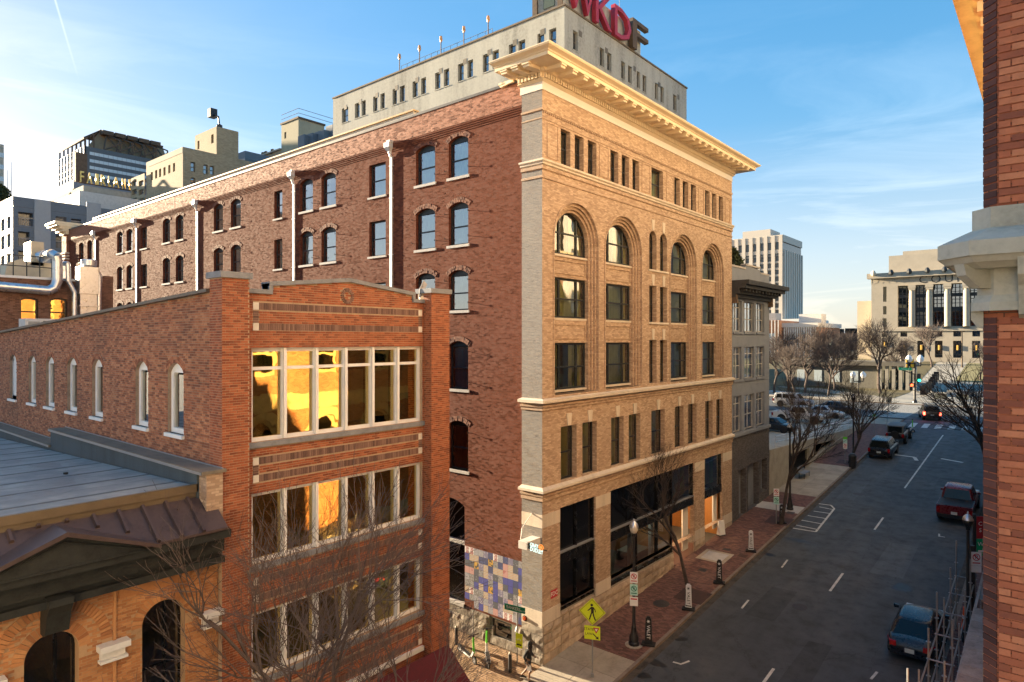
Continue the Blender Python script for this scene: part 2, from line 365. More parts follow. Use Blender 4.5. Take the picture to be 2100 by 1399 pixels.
def brick_rects(u0, u1, z0, z1, ops=(), bw=.203, bh=.068, mj=.01, ztop=None, gap=0.0, cut=None):
    out = []; r = 0; z = z0
    while z+bh*.6 < z1:
        za, zb = z, min(z+bh-mj, z1); off = (r % 2)*bw*.5; u = u0-off
        # header course now and then
        segs = []
        while u < u1:
            a, b = max(u, u0), min(u+bw-mj, u1)
            if b-a > .03: segs.append((a, b))
            u += bw
        zm = (za+zb)/2
        for a, b in segs:
            parts = [(a, b)]
            for o in ops:
                if o.z0-gap < zb-.004 and za+.004 < o.z1+gap:
                    np_ = []
                    for c, e in parts:
                        if o.rise <= 0: lo, hi = o.u0-gap, o.u1+gap
                        else:
                            t = zm-o.zc
                            if zm < o.z1-o.rise: lo, hi = o.u0-gap, o.u1+gap
                            else:
                                q = (o.rad+gap)**2-t*t
                                if q <= 0: np_.append((c, e)); continue
                                q = sqrt(q); lo, hi = max(o.c-q, o.u0-gap), min(o.c+q, o.u1+gap)
                        if e <= lo or c >= hi: np_.append((c, e)); continue
                        if lo-c > .03: np_.append((c, lo))
                        if e-hi > .03: np_.append((hi, e))
                    parts = np_
            for c, e in parts:
                if ztop and zb > ztop((c+e)/2): continue
                if cut and cut((c+e)/2, zm): continue
                out.append((c, e, za, zb))
        z += bh; r += 1
    return out
UNIT = None
def unit_brick(mat):
    m = MB(); b = .06
    m.hexa([(-.5,-.5,-.5),(.5,-.5,-.5),(.5,.4,-.5),(-.5,.4,-.5),(-.5,-.5,.5),(.5,-.5,.5),(.5,.4,.5),(-.5,.4,.5)])
    m.v = [(x*(1-.02*(y < 0)), y, z*(1-.05*(y < 0))) for x, y, z in m.v]
    return m.mesh('brick', mat)
def lay_bricks(par, pl, rects, mat, n_single=0, proud=.008, back=-.03, key=None, jit=.0025, name='brick'):
    rects = sorted(rects, key=key) if key else list(rects)
    if n_single:
        me = unit_brick(mat)
        ang = math.atan2(-pl.n.x, pl.n.y)+pi   # unit brick's front is -Y
        for a, b, c, e in rects[:n_single]:
            o = bpy.data.objects.new(name, me); COL.objects.link(o); adopt(o, par)
            pr = proud+R.uniform(-jit, jit)
            o.location = pl.p((a+b)/2, (c+e)/2, (pr+back)/2); o.rotation_euler = (0, 0, ang); o.scale = (b-a, pr-back, e-c)
    m = MB()
    for a, b, c, e in rects[n_single:]:
        pr = proud+R.uniform(-jit, jit); q = .002
        i = len(m.v)
        m.v += [pl.p(a, c, back), pl.p(b, c, back), pl.p(b, e, back), pl.p(a, e, back), pl.p(a+q, c+q, pr), pl.p(b-q, c+q, pr), pl.p(b-q, e-q, pr), pl.p(a+q, e-q, pr)]
        for f in ((4, 5, 6, 7), (0, 1, 5, 4), (1, 2, 6, 5), (2, 3, 7, 6), (3, 0, 4, 7)): m.f.append(tuple(i+k for k in f))
    if m.f: return m.build(name, mat, par, kind='stuff')
# ================================================================== palette
MAT.update(
 tan=brick('tan face brick', [(.33,.22,.15),(.49,.345,.235),(.62,.46,.325)], (.34,.25,.18), w=.21, h=.07, tilt=.04, stain=.4, stain_col=(.27,.185,.125), bump=.25),
 greyb=brick('weathered grey brick', [(.12,.115,.115),(.24,.22,.20),(.36,.32,.28)], (.2,.18,.16), w=.21, h=.07, tilt=.06, stain=.3, stain_col=(.08,.08,.09), bump=.4),
 red=brick('old alley brick', [(.085,.026,.016),(.15,.045,.025),(.215,.078,.042)], (.11,.045,.03), w=.215, h=.075, rough=.92, spec=.1, tilt=.09, stain=.3, stain_col=(.13,.05,.04), bump=.4, patch=((.2,.1,.075),.15)),
 redp=brick('parapet brick', [(.23,.08,.045),(.29,.115,.065),(.34,.15,.09)], (.19,.09,.06), w=.215, h=.075, tilt=.1, stain=.08, bump=.45),
 cream=plain('cream cornice paint', (.72,.60,.42), .55, var=.07, scale=1.2, bump=.05),
 stonew=plain('pale stone', (.60,.52,.42), .8, var=.16, scale=2.2, bump=.15, streak=True),
 stone=plain('rough limestone', (.44,.35,.26), .9, var=.3, scale=1.8, bump=.55, bscale=9, rand=.16),
 stoneg=plain('shade-toned grey rubble limestone', (.25,.215,.175), .95, var=.35, scale=2.2, bump=.6, bscale=9, rand=.25),  # greyer stone, its colour also lowered for the alley's partial shade
 sillst=plain('grey sill stone', (.42,.40,.38), .85, var=.2, bump=.15),
 dark=plain('dark window paint', (.018,.022,.024), .45, var=.2),
 black=plain('black shopfront', (.008,.008,.009), .25, var=.3, spec=.5),
 coping=plain('grey metal coping', (.3,.3,.31), .45, var=.15, metal=.3),
 galv=plain('galvanised steel', (.62,.63,.65), .32, metal=.85, var=.15, scale=5),
 pipe=plain('painted silver pipe', (.55,.57,.6), .45, metal=.25, var=.08),
 white=plain('white paint', (.74,.73,.70), .5, var=.07, bump=.05),
 offw=plain('off-white panel', (.62,.59,.55), .7, var=.12),
 dkroom=plain('dark room', (.02,.02,.018), .9, var=.3, scale=.6),
 teal=glass('teal window glass', (.48,.74,.76), .24), gglass=glass('green window glass', (.82,.88,.66), .12), clear=glass('clear glass', (.8,.84,.84), .08),
 shop=glass('shop glass', (.55,.62,.6), .08), blackglass=plain('black glass', (.004,.004,.005), .06, var=.2, spec=.6),
 curt=plain('pale curtain', (.62,.66,.64), .9, var=.1), curtg=plain('olive curtain', (.56,.56,.34), .9, var=.15),
 roofm=plain('roof membrane', (.36,.38,.38), .85, var=.12, scale=.8, bump=.1), wood=plain('warm wood', (.45,.2,.06), .5, var=.25, scale=2, streak=True),
 iron=plain('black iron', (.02,.02,.022), .4, var=.3), gold=plain('gilt', (.7,.45,.1), .4),
)
DK = (MAT['dark'], MAT['teal']); DG = (MAT['dark'], MAT['gglass'])
# ================================================================== the tall corner building
HB = site('corner_building', 'tall tan and red brick corner building with a deep cream bracketed cornice', 'building', (-30, 10, 0))
ST = Pl((0, 0, 0), (0, 1, 0), (1, 0, 0)); AL = Pl((0, 0, 0), (1, 0, 0), (0, -1, 0))
LX, LY, ZF = -63.6, 21.3, 24.76                 # depth along the alley, street frontage, underside of the frieze
def F(x, y=700): return onX(x, y)[0]
# --- street front
ops = []; row6 = [(1150,1169.7),(1178.7,1197),(1205.7,1223.3),(1252,1268),(1275,1290),(1297,1311),(1336,1360),(1383,1394.3),(1400.3,1411.5),(1417,1427.6),(1446,1455.5),(1460.4,1469.4),(1474.3,1483.3)]
W6 = [Op(F(a), F(b), 21.85, 23.42) for a, b in row6]
bays = [(1147,1217.5),(1250,1308),(1381,1422.3),(1444.7,1478.6)]
BI = []                                         # inner outline of each arched bay
for a, b in bays:
    y0, y1 = F(a), F(b); BI.append(Op(y0, y1, 11.55, 18.48+(y1-y0)/2, (y1-y0)/2))
K = .13
BO = [Op(o.u0-3*K, o.u1+3*K, o.z0, o.z1+3*K, o.rise+3*K) for o in BI]
mid = [(1331.5,1346.5),(1353.5,1368)]
WM5 = [Op(F(a), F(b), 17.85, 19.95, (F(b)-F(a))/2) for a, b in mid]
WM4 = [Op(F(a), F(b), 14.97, 16.95) for a, b in mid]; WM3 = [Op(F(a), F(b), 11.62, 13.98) for a, b in mid]
row2 = [(1150,1182.5),(1194.3,1224),(1253.3,1279),(1289.5,1313.3),(1335.8,1363.3),(1383.9,1402),(1411,1428.4),(1446.4,1461.5),(1469.2,1483.2)]
W2 = [Op(F(a), F(b), 7.68, 10.12) for a, b in row2]
S1 = Op(F(1148.6), F(1221.5), 1.86, 6.52); S2 = Op(F(1252), F(1424.5), 1.72, 6.52); S3 = Op(F(1445), F(1482), 1.35, 6.52)
allops = W6+BO+WM5+WM4+WM3+W2+[S1, S2, S3]
m = MB(); wall(m, ST, 0, LY, 2.1, ZF, [o for o in allops if o not in (S1, S2, S3)]+[Op(s.u0, s.u1, 2.1, s.z1) for s in (S1, S2, S3)], .32)
m.box(-.4, -.001, LY-.001, LY, 0, ZF); m.build('street_wall', MAT['tan'], HB)
m = MB()
for o in BO:
    i1, i2, i3 = o.inset(K), o.inset(2*K), o.inset(3*K)
    ring(m, ST, o, i1, -.1, -.2); ring(m, ST, i1, i2, -.2, -.3); ring(m, ST, i2, i3, -.3, -.55)
    # proud outer hood
    A = o.outline(18); B = Op(o.u0-.09, o.u1+.09, o.z0, o.z1+.09, o.rise+.09).outline(18)
    for (a, b), (c, e) in zip(zip(A, B), zip(A[1:], B[1:])):
        m.face([ST.p(*a, .035), ST.p(*c, .035), ST.p(*e, .035), ST.p(*b, .035)]); m.face([ST.p(*b, .035), ST.p(*e, .035), ST.p(*e, 0), ST.p(*b, 0)]); m.face([ST.p(*a, .035), ST.p(*c, .035), ST.p(*c, .002), ST.p(*a, .002)])
m.build('arch_moulding', MAT['tan'], HB)
for o in BI:                                    # spandrel panels between the stacked bay windows
    for z0, z1 in ((17.0, 17.82), (14.02, 14.9)):
        m = MB(); ST.box(m, o.u0, o.u1, z0-.16, z1, -.6, -.42)
        for a, b, c, e in ((o.u0+.14, o.u1-.14, z0+.02, z0+.06), (o.u0+.14, o.u1-.14, z1-.22, z1-.18), (o.u0+.14, o.u0+.18, z0+.06, z1-.22), (o.u1-.18, o.u1-.14, z0+.06, z1-.22)): ST.box(m, a, b, c, e, -.42, -.385)
        ST.box(m, o.u0, o.u1, z0-.16, z0-.08, -.42, -.39)
        m.build('spandrel_panel', MAT['tan'], HB)
def tri(o): w = o.u1-o.u0; return [o.u0, o.u0+w*.235, o.u0+w*.735, o.u1]
def cg(): return (MAT['curtg'], R.choice((1, .7, .85)))
for o in BI:
    sw = (.06, .11, .0)
    for z0, z1, up in ((17.9, o.z1, True), (15.0, 16.83, False), (11.72, 13.85, False)):
        q = Op(o.u0, o.u1, z0, z1, o.rise if up else 0)
        window(HB, ST, tri(q), [z0, z0+(1.0 if up else (z1-z0)*.48), z1], q, DG, .09, .5, .08, cg(), (-.4 if not up else -.36, .1, 0), MAT['stonew'])
for o in W6: window(HB, ST, [o.u0, o.u1], [o.z0, (o.z0+o.z1)/2, o.z1], o, DG, .07, .24, .07, cg())
for o in WM5+WM4+WM3: window(HB, ST, [o.u0, o.u1], [o.z0, o.z0+1.0, o.z1], o, DG, .06, .26, .06, cg())
for z in (17.84, 14.96): ST_ = MB(); ST.box(ST_, WM4[0].u0-.1, WM4[1].u1+.12, z-.1, z, 0, .06); ST_.build('sill', MAT['stonew'], HB)
for o in W2: window(HB, ST, [o.u0, o.u1], [o.z0, (o.z0+o.z1)/2, o.z1], o, DG, .08, .26, .07, cg())
for o in W2:                                    # keystones
    c = (o.u0+o.u1)/2; m = MB(); ST.slab(m, [(c-.13, o.z1+.02), (c+.13, o.z1+.02), (c+.19, o.z1+.48), (c+.19, o.z1+.56), (c-.19, o.z1+.56), (c-.19, o.z1+.48)], 0, .045); m.build('keystone', MAT['stonew'], HB)
for o in WM5+WM4+WM3:
    c = (o.u0+o.u1)/2; m = MB(); ST.slab(m, [(c-.1, o.z1+.03), (c+.1, o.z1+.03), (c+.16, o.z1+.62), (c-.16, o.z1+.62)], 0, .035); m.build('keystone', MAT['stonew'], HB)
for a, b in [(1121.4,1144.4),(1228.6,1247.5),(1316,1333),(1366,1381),(1432,1443),(1486.5,1496.5)]:
    y0, y1 = F(a), F(b); m = MB()
    for q in ((y0, y1, 21.92, 21.96), (y0, y1, 23.4, 23.44), (y0, y0+.04, 21.96, 23.4), (y1-.04, y1, 21.96, 23.4)): ST.box(m, *q, 0, .03)
    m.build('panel_moulding', MAT['tan'], HB)
# --- string courses: profile swept along the street front and round the pier
PW = 1.13                                       # pier return along the alley
def course(prof, mat, name='string_course', y1=LY, pw=PW, par=HB):
    m = MB()
    for (d0, z0), (d1, z1) in zip(prof, prof[1:]+prof[:1]):
        m.face([(d0, -d0, z0), (d0, y1+d0*.3, z0), (d1, y1+d1*.3, z1), (d1, -d1, z1)])
        m.face([(-pw-d0*.3, -d0, z0), (d0, -d0, z0), (d1, -d1, z1), (-pw-d1*.3, -d1, z1)])
    m.face([(-pw-d*.3, -d, z) for d, z in prof]); m.face([(d, y1+d*.3, z) for d, z in prof])
    return m.build(name, mat, par)
course([(0,21.5),(.1,21.56),(.1,21.62),(.17,21.68),(.17,21.76),(0,21.8)], MAT['stonew']); course([(0,21.32),(.06,21.36),(.06,21.5),(0,21.5)], MAT['tan']); course([(0,20.95),(.04,20.97),(.04,21.05),(0,21.08)], MAT['tan'])
course([(0,23.85),(.05,23.88),(.05,23.98),(0,24.0)], MAT['tan']); course([(0,23.5),(.025,23.52),(.025,23.56),(0,23.58)], MAT['tan'])
course([(0,11.18),(.14,11.24),(.22,11.28),(.22,11.4),(0,11.46)], MAT['stonew']); course([(0,10.92),(.05,10.95),(.05,11.04),(.1,11.1),(.1,11.18),(0,11.18)], MAT['tan'])
course([(0,7.36),(.14,7.4),(.2,7.44),(.2,7.54),(0,7.64)], MAT['stonew']); course([(0,7.02),(.05,7.05),(.05,7.2),(.1,7.26),(.1,7.36),(0,7.36)], MAT['tan'])
# dentils of the thin upper brick course
m = MB()
for k in range(146): ST.box(m, .05+k*.145, .12+k*.145, 23.78, 23.85, 0, .05)
m.build('brick_dentil_course', MAT['tan'], HB, kind='stuff')
# ground-floor stone blocks in the piers
for y0, y1 in ((0, S1.u0), (S1.u1, S2.u0), (S2.u1, S3.u0), (S3.u1, LY)):
    m = MB(); ST.box(m, y0-(.0 if y0 else 0)+.004, y1-.004, 5.9, 6.46, -.2, .012); m.build('stone_block', MAT['stonew'], HB)
    m = MB(); ST.box(m, y0+.004, y1-.004, max(1.7, gz(y1)-.2), 2.3, -.2, .02); m.build('stone_block', MAT['stonew'], HB)
# black shopfronts
for s, cuts, mid_ in ((S1, [.5], True), (S2, [.29, .53, .71], True)):
    m = MB(); w = s.u1-s.u0; e = s.u0+w*(.71 if s is S2 else 1)
    for a, b, c, d in ((s.u0, s.u1, s.z1-.08, s.z1), (s.u0, s.u0+.08, s.z0, s.z1), (s.u1-.08, s.u1, s.z0 if s is S1 else 3.9, s.z1), (s.u0, e, s.z0, s.z0+.09)): ST.box(m, a, b, c, d, -.3, -.1)
    for k in cuts: ST.box(m, s.u0+w*k-.05, s.u0+w*k+.05, s.z0, s.z1, -.3, -.11)
    m.build('shopfront_frame', MAT['black'], HB)
    m = MB(); ST.box(m, s.u0, s.u1, 3.95, 4.45, -.26, -.06); m.build('shopfront_transom', MAT['black'], HB)
    m = MB(); ST.box(m, s.u0, s.u1, 4.45, 4.5, -.26, -.03); m.build('metal_strip', MAT['coping'], HB)
    ed = [0]+cuts+[1]
    for a, b in zip(ed, ed[1:]):
        top_clear = s is S2 and a >= .7
        m = MB(); ST.poly(m, [(s.u0+w*a, 4.5), (s.u0+w*b, 4.5), (s.u0+w*b, s.z1), (s.u0+w*a, s.z1)], -.2); m.build('pane', MAT['shop'] if top_clear else MAT['blackglass'], HB)
        if not (s is S2 and a >= .7):
            m = MB(); ST.poly(m, [(s.u0+w*a, s.z0), (s.u0+w*b, s.z0), (s.u0+w*b, 3.95), (s.u0+w*a, 3.95)], -.2); m.build('pane', MAT['shop'] if s is S2 else MAT['blackglass'], HB)
s = S3; m = MB(); ST.box(m, s.u0, s.u1, 3.95, 4.45, -.26, -.06); ST.box(m, s.u0, s.u0+.08, 4.45, s.z1, -.3, -.1); ST.box(m, s.u1-.08, s.u1, 4.45, s.z1, -.3, -.1); ST.box(m, s.u0, s.u1, s.z1-.08, s.z1, -.3, -.1); m.build('shopfront_frame', MAT['black'], HB)
m = MB(); ST.poly(m, [(s.u0, 4.45), (s.u1, 4.45), (s.u1, s.z1), (s.u0, s.z1)], -.2); m.build('pane', MAT['shop'], HB)
for s, a in ((S2, .71), (S3, 0)):               # pale blinds with a green edge behind the upper entrance glass
    u0 = s.u0+(s.u1-s.u0)*a; m = MB(); ST.box(m, u0, s.u1, 4.5, s.z1, -.75, -.7); m.build('blind', plain('grey blind', (.42,.46,.42), .9), HB)
    m = MB(); ST.box(m, s.u1-.55, s.u1-.05, 4.5, s.z1, -.69, -.66); m.build('green_curtain', plain('green curtain', (.16,.34,.06), .9), HB)
# recessed entrance: floor, timber walls, pale door leaves, soffit with two recessed lamps
ue = S2.u0+(S2.u1-S2.u0)*.71
m = MB(); m.box(-4.2, -.1, ue, S3.u1, .5, gz(ue)+.02); m.build('entrance_floor', plain('entrance tile', (.12,.05,.04), .6), HB)
m = MB(); m.box(-4.25, -4.15, ue, S3.u1, 0, 3.95); m.box(-4.2, -.2, ue-.1, ue, 0, 3.95); m.box(-4.2, -.2, S3.u1+.0, S3.u1+.1, 0, 3.95); m.build('entrance_wall', MAT['wood'], HB)
m = MB(); m.box(-4.2, -.27, ue, S3.u1, 3.95, 4.05); m.build('entrance_soffit', MAT['offw'], HB)
for y in (ue+.9, S3.u0+.7):
    m = MB(); m.lathe((-1.6, y, 3.9), [(.14, 0), (.16, .05)], 12); m.build('entrance_lamp', emit('entrance lamp', (1, .72, .4), 5), HB)
    ld = bpy.data.lights.new('entrance_light', 'POINT'); ld.energy = 22; ld.color = (1, .7, .38); ld.shadow_soft_size = .15
    lo = link('entrance_light', ld, HB); lo.location = (-1.6, y, 3.7)
for y0, y1, x in ((S2.u1-1.25, S2.u1-.15, -.35), (S3.u1-1.05, S3.u1-.1, -.35)):
    m = MB(); m.hexa([(x, y0+.35, gz(y0)+.25), (x, y1, gz(y0)+.25), (x-.08, y1, gz(y0)+.25), (x-.08, y0+.35, gz(y0)+.25), (x, y0+.35, 3.95), (x, y1, 3.95), (x-.08, y1, 3.95), (x-.08, y0+.35, 3.95)]); m.build('entrance_panel', MAT['white'], HB)
# shop interior behind the wide window
m = MB(); m.box(-5, -4.9, S2.u0, ue-.1, 0, 3.95); m.box(-4.95, -.3, S2.u0, ue-.1, 1.0, 1.08); m.build('shop_interior', plain('shop interior', (.16,.17,.15), .8), HB)
m = MB(); m.box(-2.4, -1.2, S2.u0+4.6, ue-.6, 1.1, 1.95); m.build('counter', plain('counter', (.16,.15,.12), .6), HB)
m = MB(); m.box(-.95, -.75, S2.u0+3.3, S2.u0+3.8, 1.1, 3.9); m.box(-.95, -.75, S2.u0+3.95+1.7, S2.u0+5.9, 1.1, 3.9); m.build('shop_curtain', MAT['curt'], HB)
ld = bpy.data.lights.new('shop_light', 'POINT'); ld.energy = 8; ld.color = (1, .9, .7); ld.shadow_soft_size = .3
lo = link('shop_light', ld, HB); lo.location = (-1.8, S2.u0+5.4, 3.5)
# --- rough stone base, block by block
def stones(pl, u0, u1, zt_fn, zb_fn, seed, ops=(), bl=.09, mt='stone'):
    r = random.Random(seed); n = 5; mats = MAT[mt]
    for k in range(n):
        z0, z1 = 2.1-.42*(k+1), 2.1-.42*k; u = u0
        while u < u1-.05:
            w = r.uniform(.45, .95); e = min(u+w, u1)
            if u1-e < .3: e = u1
            za = max(z0, zb_fn(min(u, e))-.35); ztop = min(z1, zt_fn((u+e)/2))
            if ztop-za > .08 and not any(o.u0-.02 < (u+e)/2 < o.u1+.02 and o.z0 < (za+ztop)/2 < o.z1 for o in ops):
                m = MB(); g = .012; b = r.uniform(.03, bl); nu, nz = 3, 2; grid = {}
                for i in range(nu+1):
                    for j in range(nz+1):
                        edge = i in (0, nu) or j in (0, nz)
                        grid[i, j] = len(m.v); m.v.append(pl.p(u+g+(e-u-2*g)*i/nu, za+g+(ztop-za-2*g)*j/nz, .02 if edge else b+r.uniform(-.012, .012)))
                for i in range(nu):
                    for j in range(nz): m.f.append((grid[i, j], grid[i+1, j], grid[i+1, j+1], grid[i, j+1]))
                q = len(m.v); m.v += [pl.p(u+g, za+g, -.1), pl.p(e-g, za+g, -.1), pl.p(e-g, ztop-g, -.1), pl.p(u+g, ztop-g, -.1)]
                m.f += [(grid[0, 0], grid[nu, 0], q+1, q), (grid[nu, 0], grid[nu, nz], q+2, q+1), (grid[nu, nz], grid[0, nz], q+3, q+2), (grid[0, nz], grid[0, 0], q, q+3)]
                m.build('base_stone', mats, HB)
            u = e
def st_top(u):
    for s in (S1, S2, S3):
        if s.u0 < u < s.u1: return s.z0-.02
    return 1.7
stones(ST, 0, ue, st_top, gz, 3); stones(ST, S2.u1, S3.u0, st_top, gz, 5); stones(ST, S3.u1, LY, st_top, gz, 6)
smor = plain('stone mortar', (.3,.25,.19), .95)
for q0, q1 in ((0, ue), (S2.u1, S3.u0), (S3.u1, LY)):
    m = MB(); wall(m, ST, q0, q1, -.3, 2.1, [Op(s.u0, min(s.u1, ue), s.z0, 2.1) for s in (S1, S2)] if q0 == 0 else [], .3, -.03); m.build('base_backing', smor, HB)
# --- cornice
FZ = 24.76
m = MB(); m.box(-1.2, .03, -.03, LY+.03, FZ, 25.1); m.build('frieze', plain('frieze paint', (.70,.66,.60), .45, var=.05, scale=.8), HB)
def cor(prof, name='cornice_moulding'):
    m = MB()
    for (d0, z0), (d1, z1) in zip(prof, prof[1:]+prof[:1]):
        m.face([(d0, -d0, z0), (d0, LY+d0, z0), (d1, LY+d1, z1), (d1, -d1, z1)]); m.face([(-1.2-d0*.4, -d0, z0), (d0, -d0, z0), (d1, -d1, z1), (-1.2-d1*.4, -d1, z1)])
        m.face([(-1.2-d0*.4, -d0, z0), (-1.2-d0*.4, 2, z0), (-1.2-d1*.4, 2, z1), (-1.2-d1*.4, -d1, z1)]); m.face([(d0, LY+d0, z0), (-2, LY+d0, z0), (-2, LY+d1, z1), (d1, LY+d1, z1)])
    return m.build(name, MAT['cream'], HB)
cor([(0,25.100),(.05,25.100),(.1,25.133),(.16,25.171),(.16,25.190),(0,25.190)])
cor([(0,25.190),(.12,25.190),(.12,25.420),(.3,25.426),(.34,25.451),(.34,25.550),(0,25.550)])
cor([(0,25.550),(1.18,25.550),(1.18,25.700),(1.22,25.711),(1.24,25.753),(1.3,25.785),(1.42,25.837),(1.46,25.901),(1.46,25.932),(0,25.980)])
m = MB(); m.box(-1.6, 1.2, -1.2, LY+1.2, 25.938, 25.988); m.build('cornice_roof', MAT['coping'], HB)
n = 118
for k in range(n):                              # dentils
    y = -.1+(LY+.2)*(k+.5)/n; m = MB(); m.box(.12, .24, y-.055, y+.055, 25.213, 25.420)
    if k == 0: dme = m.mesh('dentil', MAT['cream']); y00 = y
    o = link('dentil', dme, HB); o.location = (0, y-y00, 0)
for k in range(7):
    x = -1.12+.19*k; m = MB(); m.box(x-.055, x+.055, -.24, -.12, 25.213, 25.420); m.build('dentil', MAT['cream'], HB)
def modillion():
    m = MB(); prof = [(.34, 25.56), (1.1, 25.56), (1.1, 25.38), (1.04, 25.36), (.9, 25.38), (.62, 25.42), (.45, 25.43), (.34, 25.44)]
    m.prism([(d, z) for d, z in prof], lambda d, z, h: (d, h, z), -.16, .16); m.box(.98, 1.16, -.185, .185, 25.47, 25.56); return m
mm = modillion().mesh('modillion', MAT['cream']); nm = 26
for k in range(nm):
    o = link('modillion', mm, HB); o.location = (0, .0+LY*k/(nm-1), 0)
for k in range(3):
    o = link('modillion', mm, HB); o.rotation_euler = (0, 0, -pi/2); o.location = (-.02-.6*k, 0, 0)
o = link('modillion', mm, HB); o.rotation_euler = (0, 0, pi); o.location = (-1.22, .05, 0)
# --- grey pier return on the alley side
m = MB(); AL.box(m, -PW, -.002, 2.1, FZ, -.3, .0); m.build('corner_pier', MAT['greyb'], HB)
m = MB(); AL.box(m, -PW, .004, 5.9, 6.46, -.1, .012); m.build('stone_block', MAT['stonew'], HB)
m = MB(); AL.box(m, -PW, .004, 1.62, 2.3, -.1, .02); m.build('stone_block', MAT['stonew'], HB)
stones(AL, -PW, .05, lambda u: 1.62, lambda u: 0, 11, (), .05, 'stoneg'); 
# --- alley wall, set a little behind the pier
AW = Pl((0, .16, 0), (1, 0, 0), (0, -1, 0))
def AX(x): return onY(x, 700, .16)[0]
arch = [(920.2,960.2),(853,892.2),(659,688.6),(615.5,641.6),(473.3,493.7),(438.3,457.2),(360.3,376),(333.8,348.8),(259.4,271.6),(240,251.6),(179,189),(162,171.5)]
flat = [(757.2,791),(562.3,579),(288.5,301.6)]
rows_a = [(21.87, 23.82), (18.58, 20.63), (15.42, 17.36), (11.62, 13.93), (7.72, 10.09)]
rows_f = [(21.8, 23.58), (18.55, 20.46), (15.3, 17.1), (11.7, 13.5), (8, 9.8)]
wa, wf = [], []
for i, (a, b) in enumerate(arch):
    for k, (z0, z1) in enumerate(rows_a[:5 if i < 2 else 3]): wa.append(Op(AX(a), AX(b), z0, z1, .22))
for i, (a, b) in enumerate(flat):
    for k, (z0, z1) in enumerate(rows_f[:3]): wf.append(Op(AX(a), AX(b), z0, z1))
door = Op(-6.6, -4.78, 1.35, 6.3, .3); bw_ = Op(-3.02, -1.86, .35, 1.2)
ZC = 24.36
m = MB(); wall(m, AW, LX, -PW+.02, 1.25, ZC, wa+wf+[door], .3); m.build('alley_wall', MAT['red'], HB)
for o in wa:
    hi = o.z0 > 18; near = o.u0 > -13
    window(HB, AW, [o.u0, o.u1], [o.z0, o.z0+(o.z1-.26-o.z0)*.5, o.z1-.26], o, DK, .08, .17, .07, (MAT['curt'], 1 if (hi and near) or R.random() < .4 else R.uniform(.4, .8)), (.07, .13, .1), MAT['sillst'], panel_head=.26)
for o in wf: window(HB, AW, [o.u0, o.u1], [o.z0, (o.z0+o.z1)/2, o.z1], o, DK, .07, .17, .07, (MAT['curt'], 1 if o.u0 > -13 else .7), (.07, .11, .08), MAT['sillst'])
mh = MB()                                       # brick arches over the windows: soldier bricks a little proud
for o in wa:
    a0 = math.asin((o.u1-o.c)/o.rad); nb = 15
    for rw in range(2):
        r0, r1 = o.rad+.01+rw*.12, o.rad+.12+rw*.12
        for k in range(nb):
            t0, t1 = -a0*1.08+2.16*a0*k/nb, -a0*1.08+2.16*a0*(k+.86)/nb; pr = R.uniform(.012, .03)
            AW.slab(mh, [(o.c+r0*sin(t0), o.zc+r0*cos(t0)), (o.c+r0*sin(t1), o.zc+r0*cos(t1)), (o.c+r1*sin(t1), o.zc+r1*cos(t1)), (o.c+r1*sin(t0), o.zc+r1*cos(t0))], -.02, pr)
mh.build('arch_brick', brickpiece('alley arch brick', [(.10,.032,.02),(.17,.058,.032),(.24,.095,.052)]), HB, kind='stuff')
me = None
for o in wa:                                    # shutter pintles
    for du, u in ((-.13, o.u0), (.13, o.u1)):
        for z in (o.z0+.35, o.z1-.5):
            if me is None: me = MB().tube((0, .0, 0), (0, -.17, 0), .014, n=5).tube((0, -.16, -.04), (0, -.16, .06), .012, n=5).mesh('shutter_pintle', MAT['iron'])
            k = link('shutter_pintle', me, HB); k.location = AW.p(u+du, z, 0)
# corbelled parapet
m = MB()
for k in range(4): AW.box(m, LX, -PW, ZC-.36+.09*k, ZC-.27+.09*k, -.1, .03+.03*k)
m.build('corbel_table', MAT['red'], HB)
m = MB(); AW.box(m, LX, -PW, ZC, 25.4, -.3, .13); m.build('parapet', MAT['redp'], HB)
m = MB(); AW.box(m, LX-.05, -PW, 25.4, 25.52, -.36, .17); m.build('parapet_coping', plain('dark coping', (.06,.06,.065), .5), HB)
# roof screen and roof
m = MB(); m.box(-58, -9.5, 1.1, 1.3, 25.0, 26.25); m.build('roof_screen', plain('beige roof screen', (.62,.56,.47), .7, var=.08), HB)
m = MB(); m.box(-58.05, -9.4, 1.0, 1.4, 26.25, 26.33); m.build('screen_cap', plain('tan screen cap', (.5,.3,.12), .5), HB)
m = MB(); m.box(LX+.3, -.3, .5, LY-.1, 24.9, 25.0); m.build('roof', MAT['roofm'], HB)
m = MB(); m.box(LX, -.2, LY-.05, LY, 0, 25.3); m.box(LX, LX+.05, .2, LY, 0, 25.3); m.build('rear_wall', MAT['red'], HB)
m = MB(); m.box(LX+.4, -1.0, 1.25, 1.3, 0, 24.8); m.box(-1.1, -1.05, 1.2, LY-.3, 7, 24.8); m.box(-6.8, -4.5, .9, .95, 1, 6.5); m.build('interior', MAT['dkroom'], HB)
# far corner cornice stub
m = MB(); X0 = LX
for d, z0, z1 in ((.25, 25.0, 25.25), (.55, 25.25, 25.5), (.8, 25.5, 25.75), (1.15, 25.75, 26.0), (1.3, 26.0, 26.2)): m.box(X0-d, X0+1.6+d*.3, -d, 2+d, z0, z1)
m.build('cornice_end', MAT['cream'], HB)
m = MB(); m.box(X0-.15, X0+1.3, -.1, .6, 1, 25.0); m.build('far_pier', MAT['redp'], HB)
for z in (22.4, 22.7, 23.0):
    m = MB(); m.box(X0-.28, X0+1.4, -.25, .6, z, z+.14); m.build('stone_band', MAT['stonew'], HB)
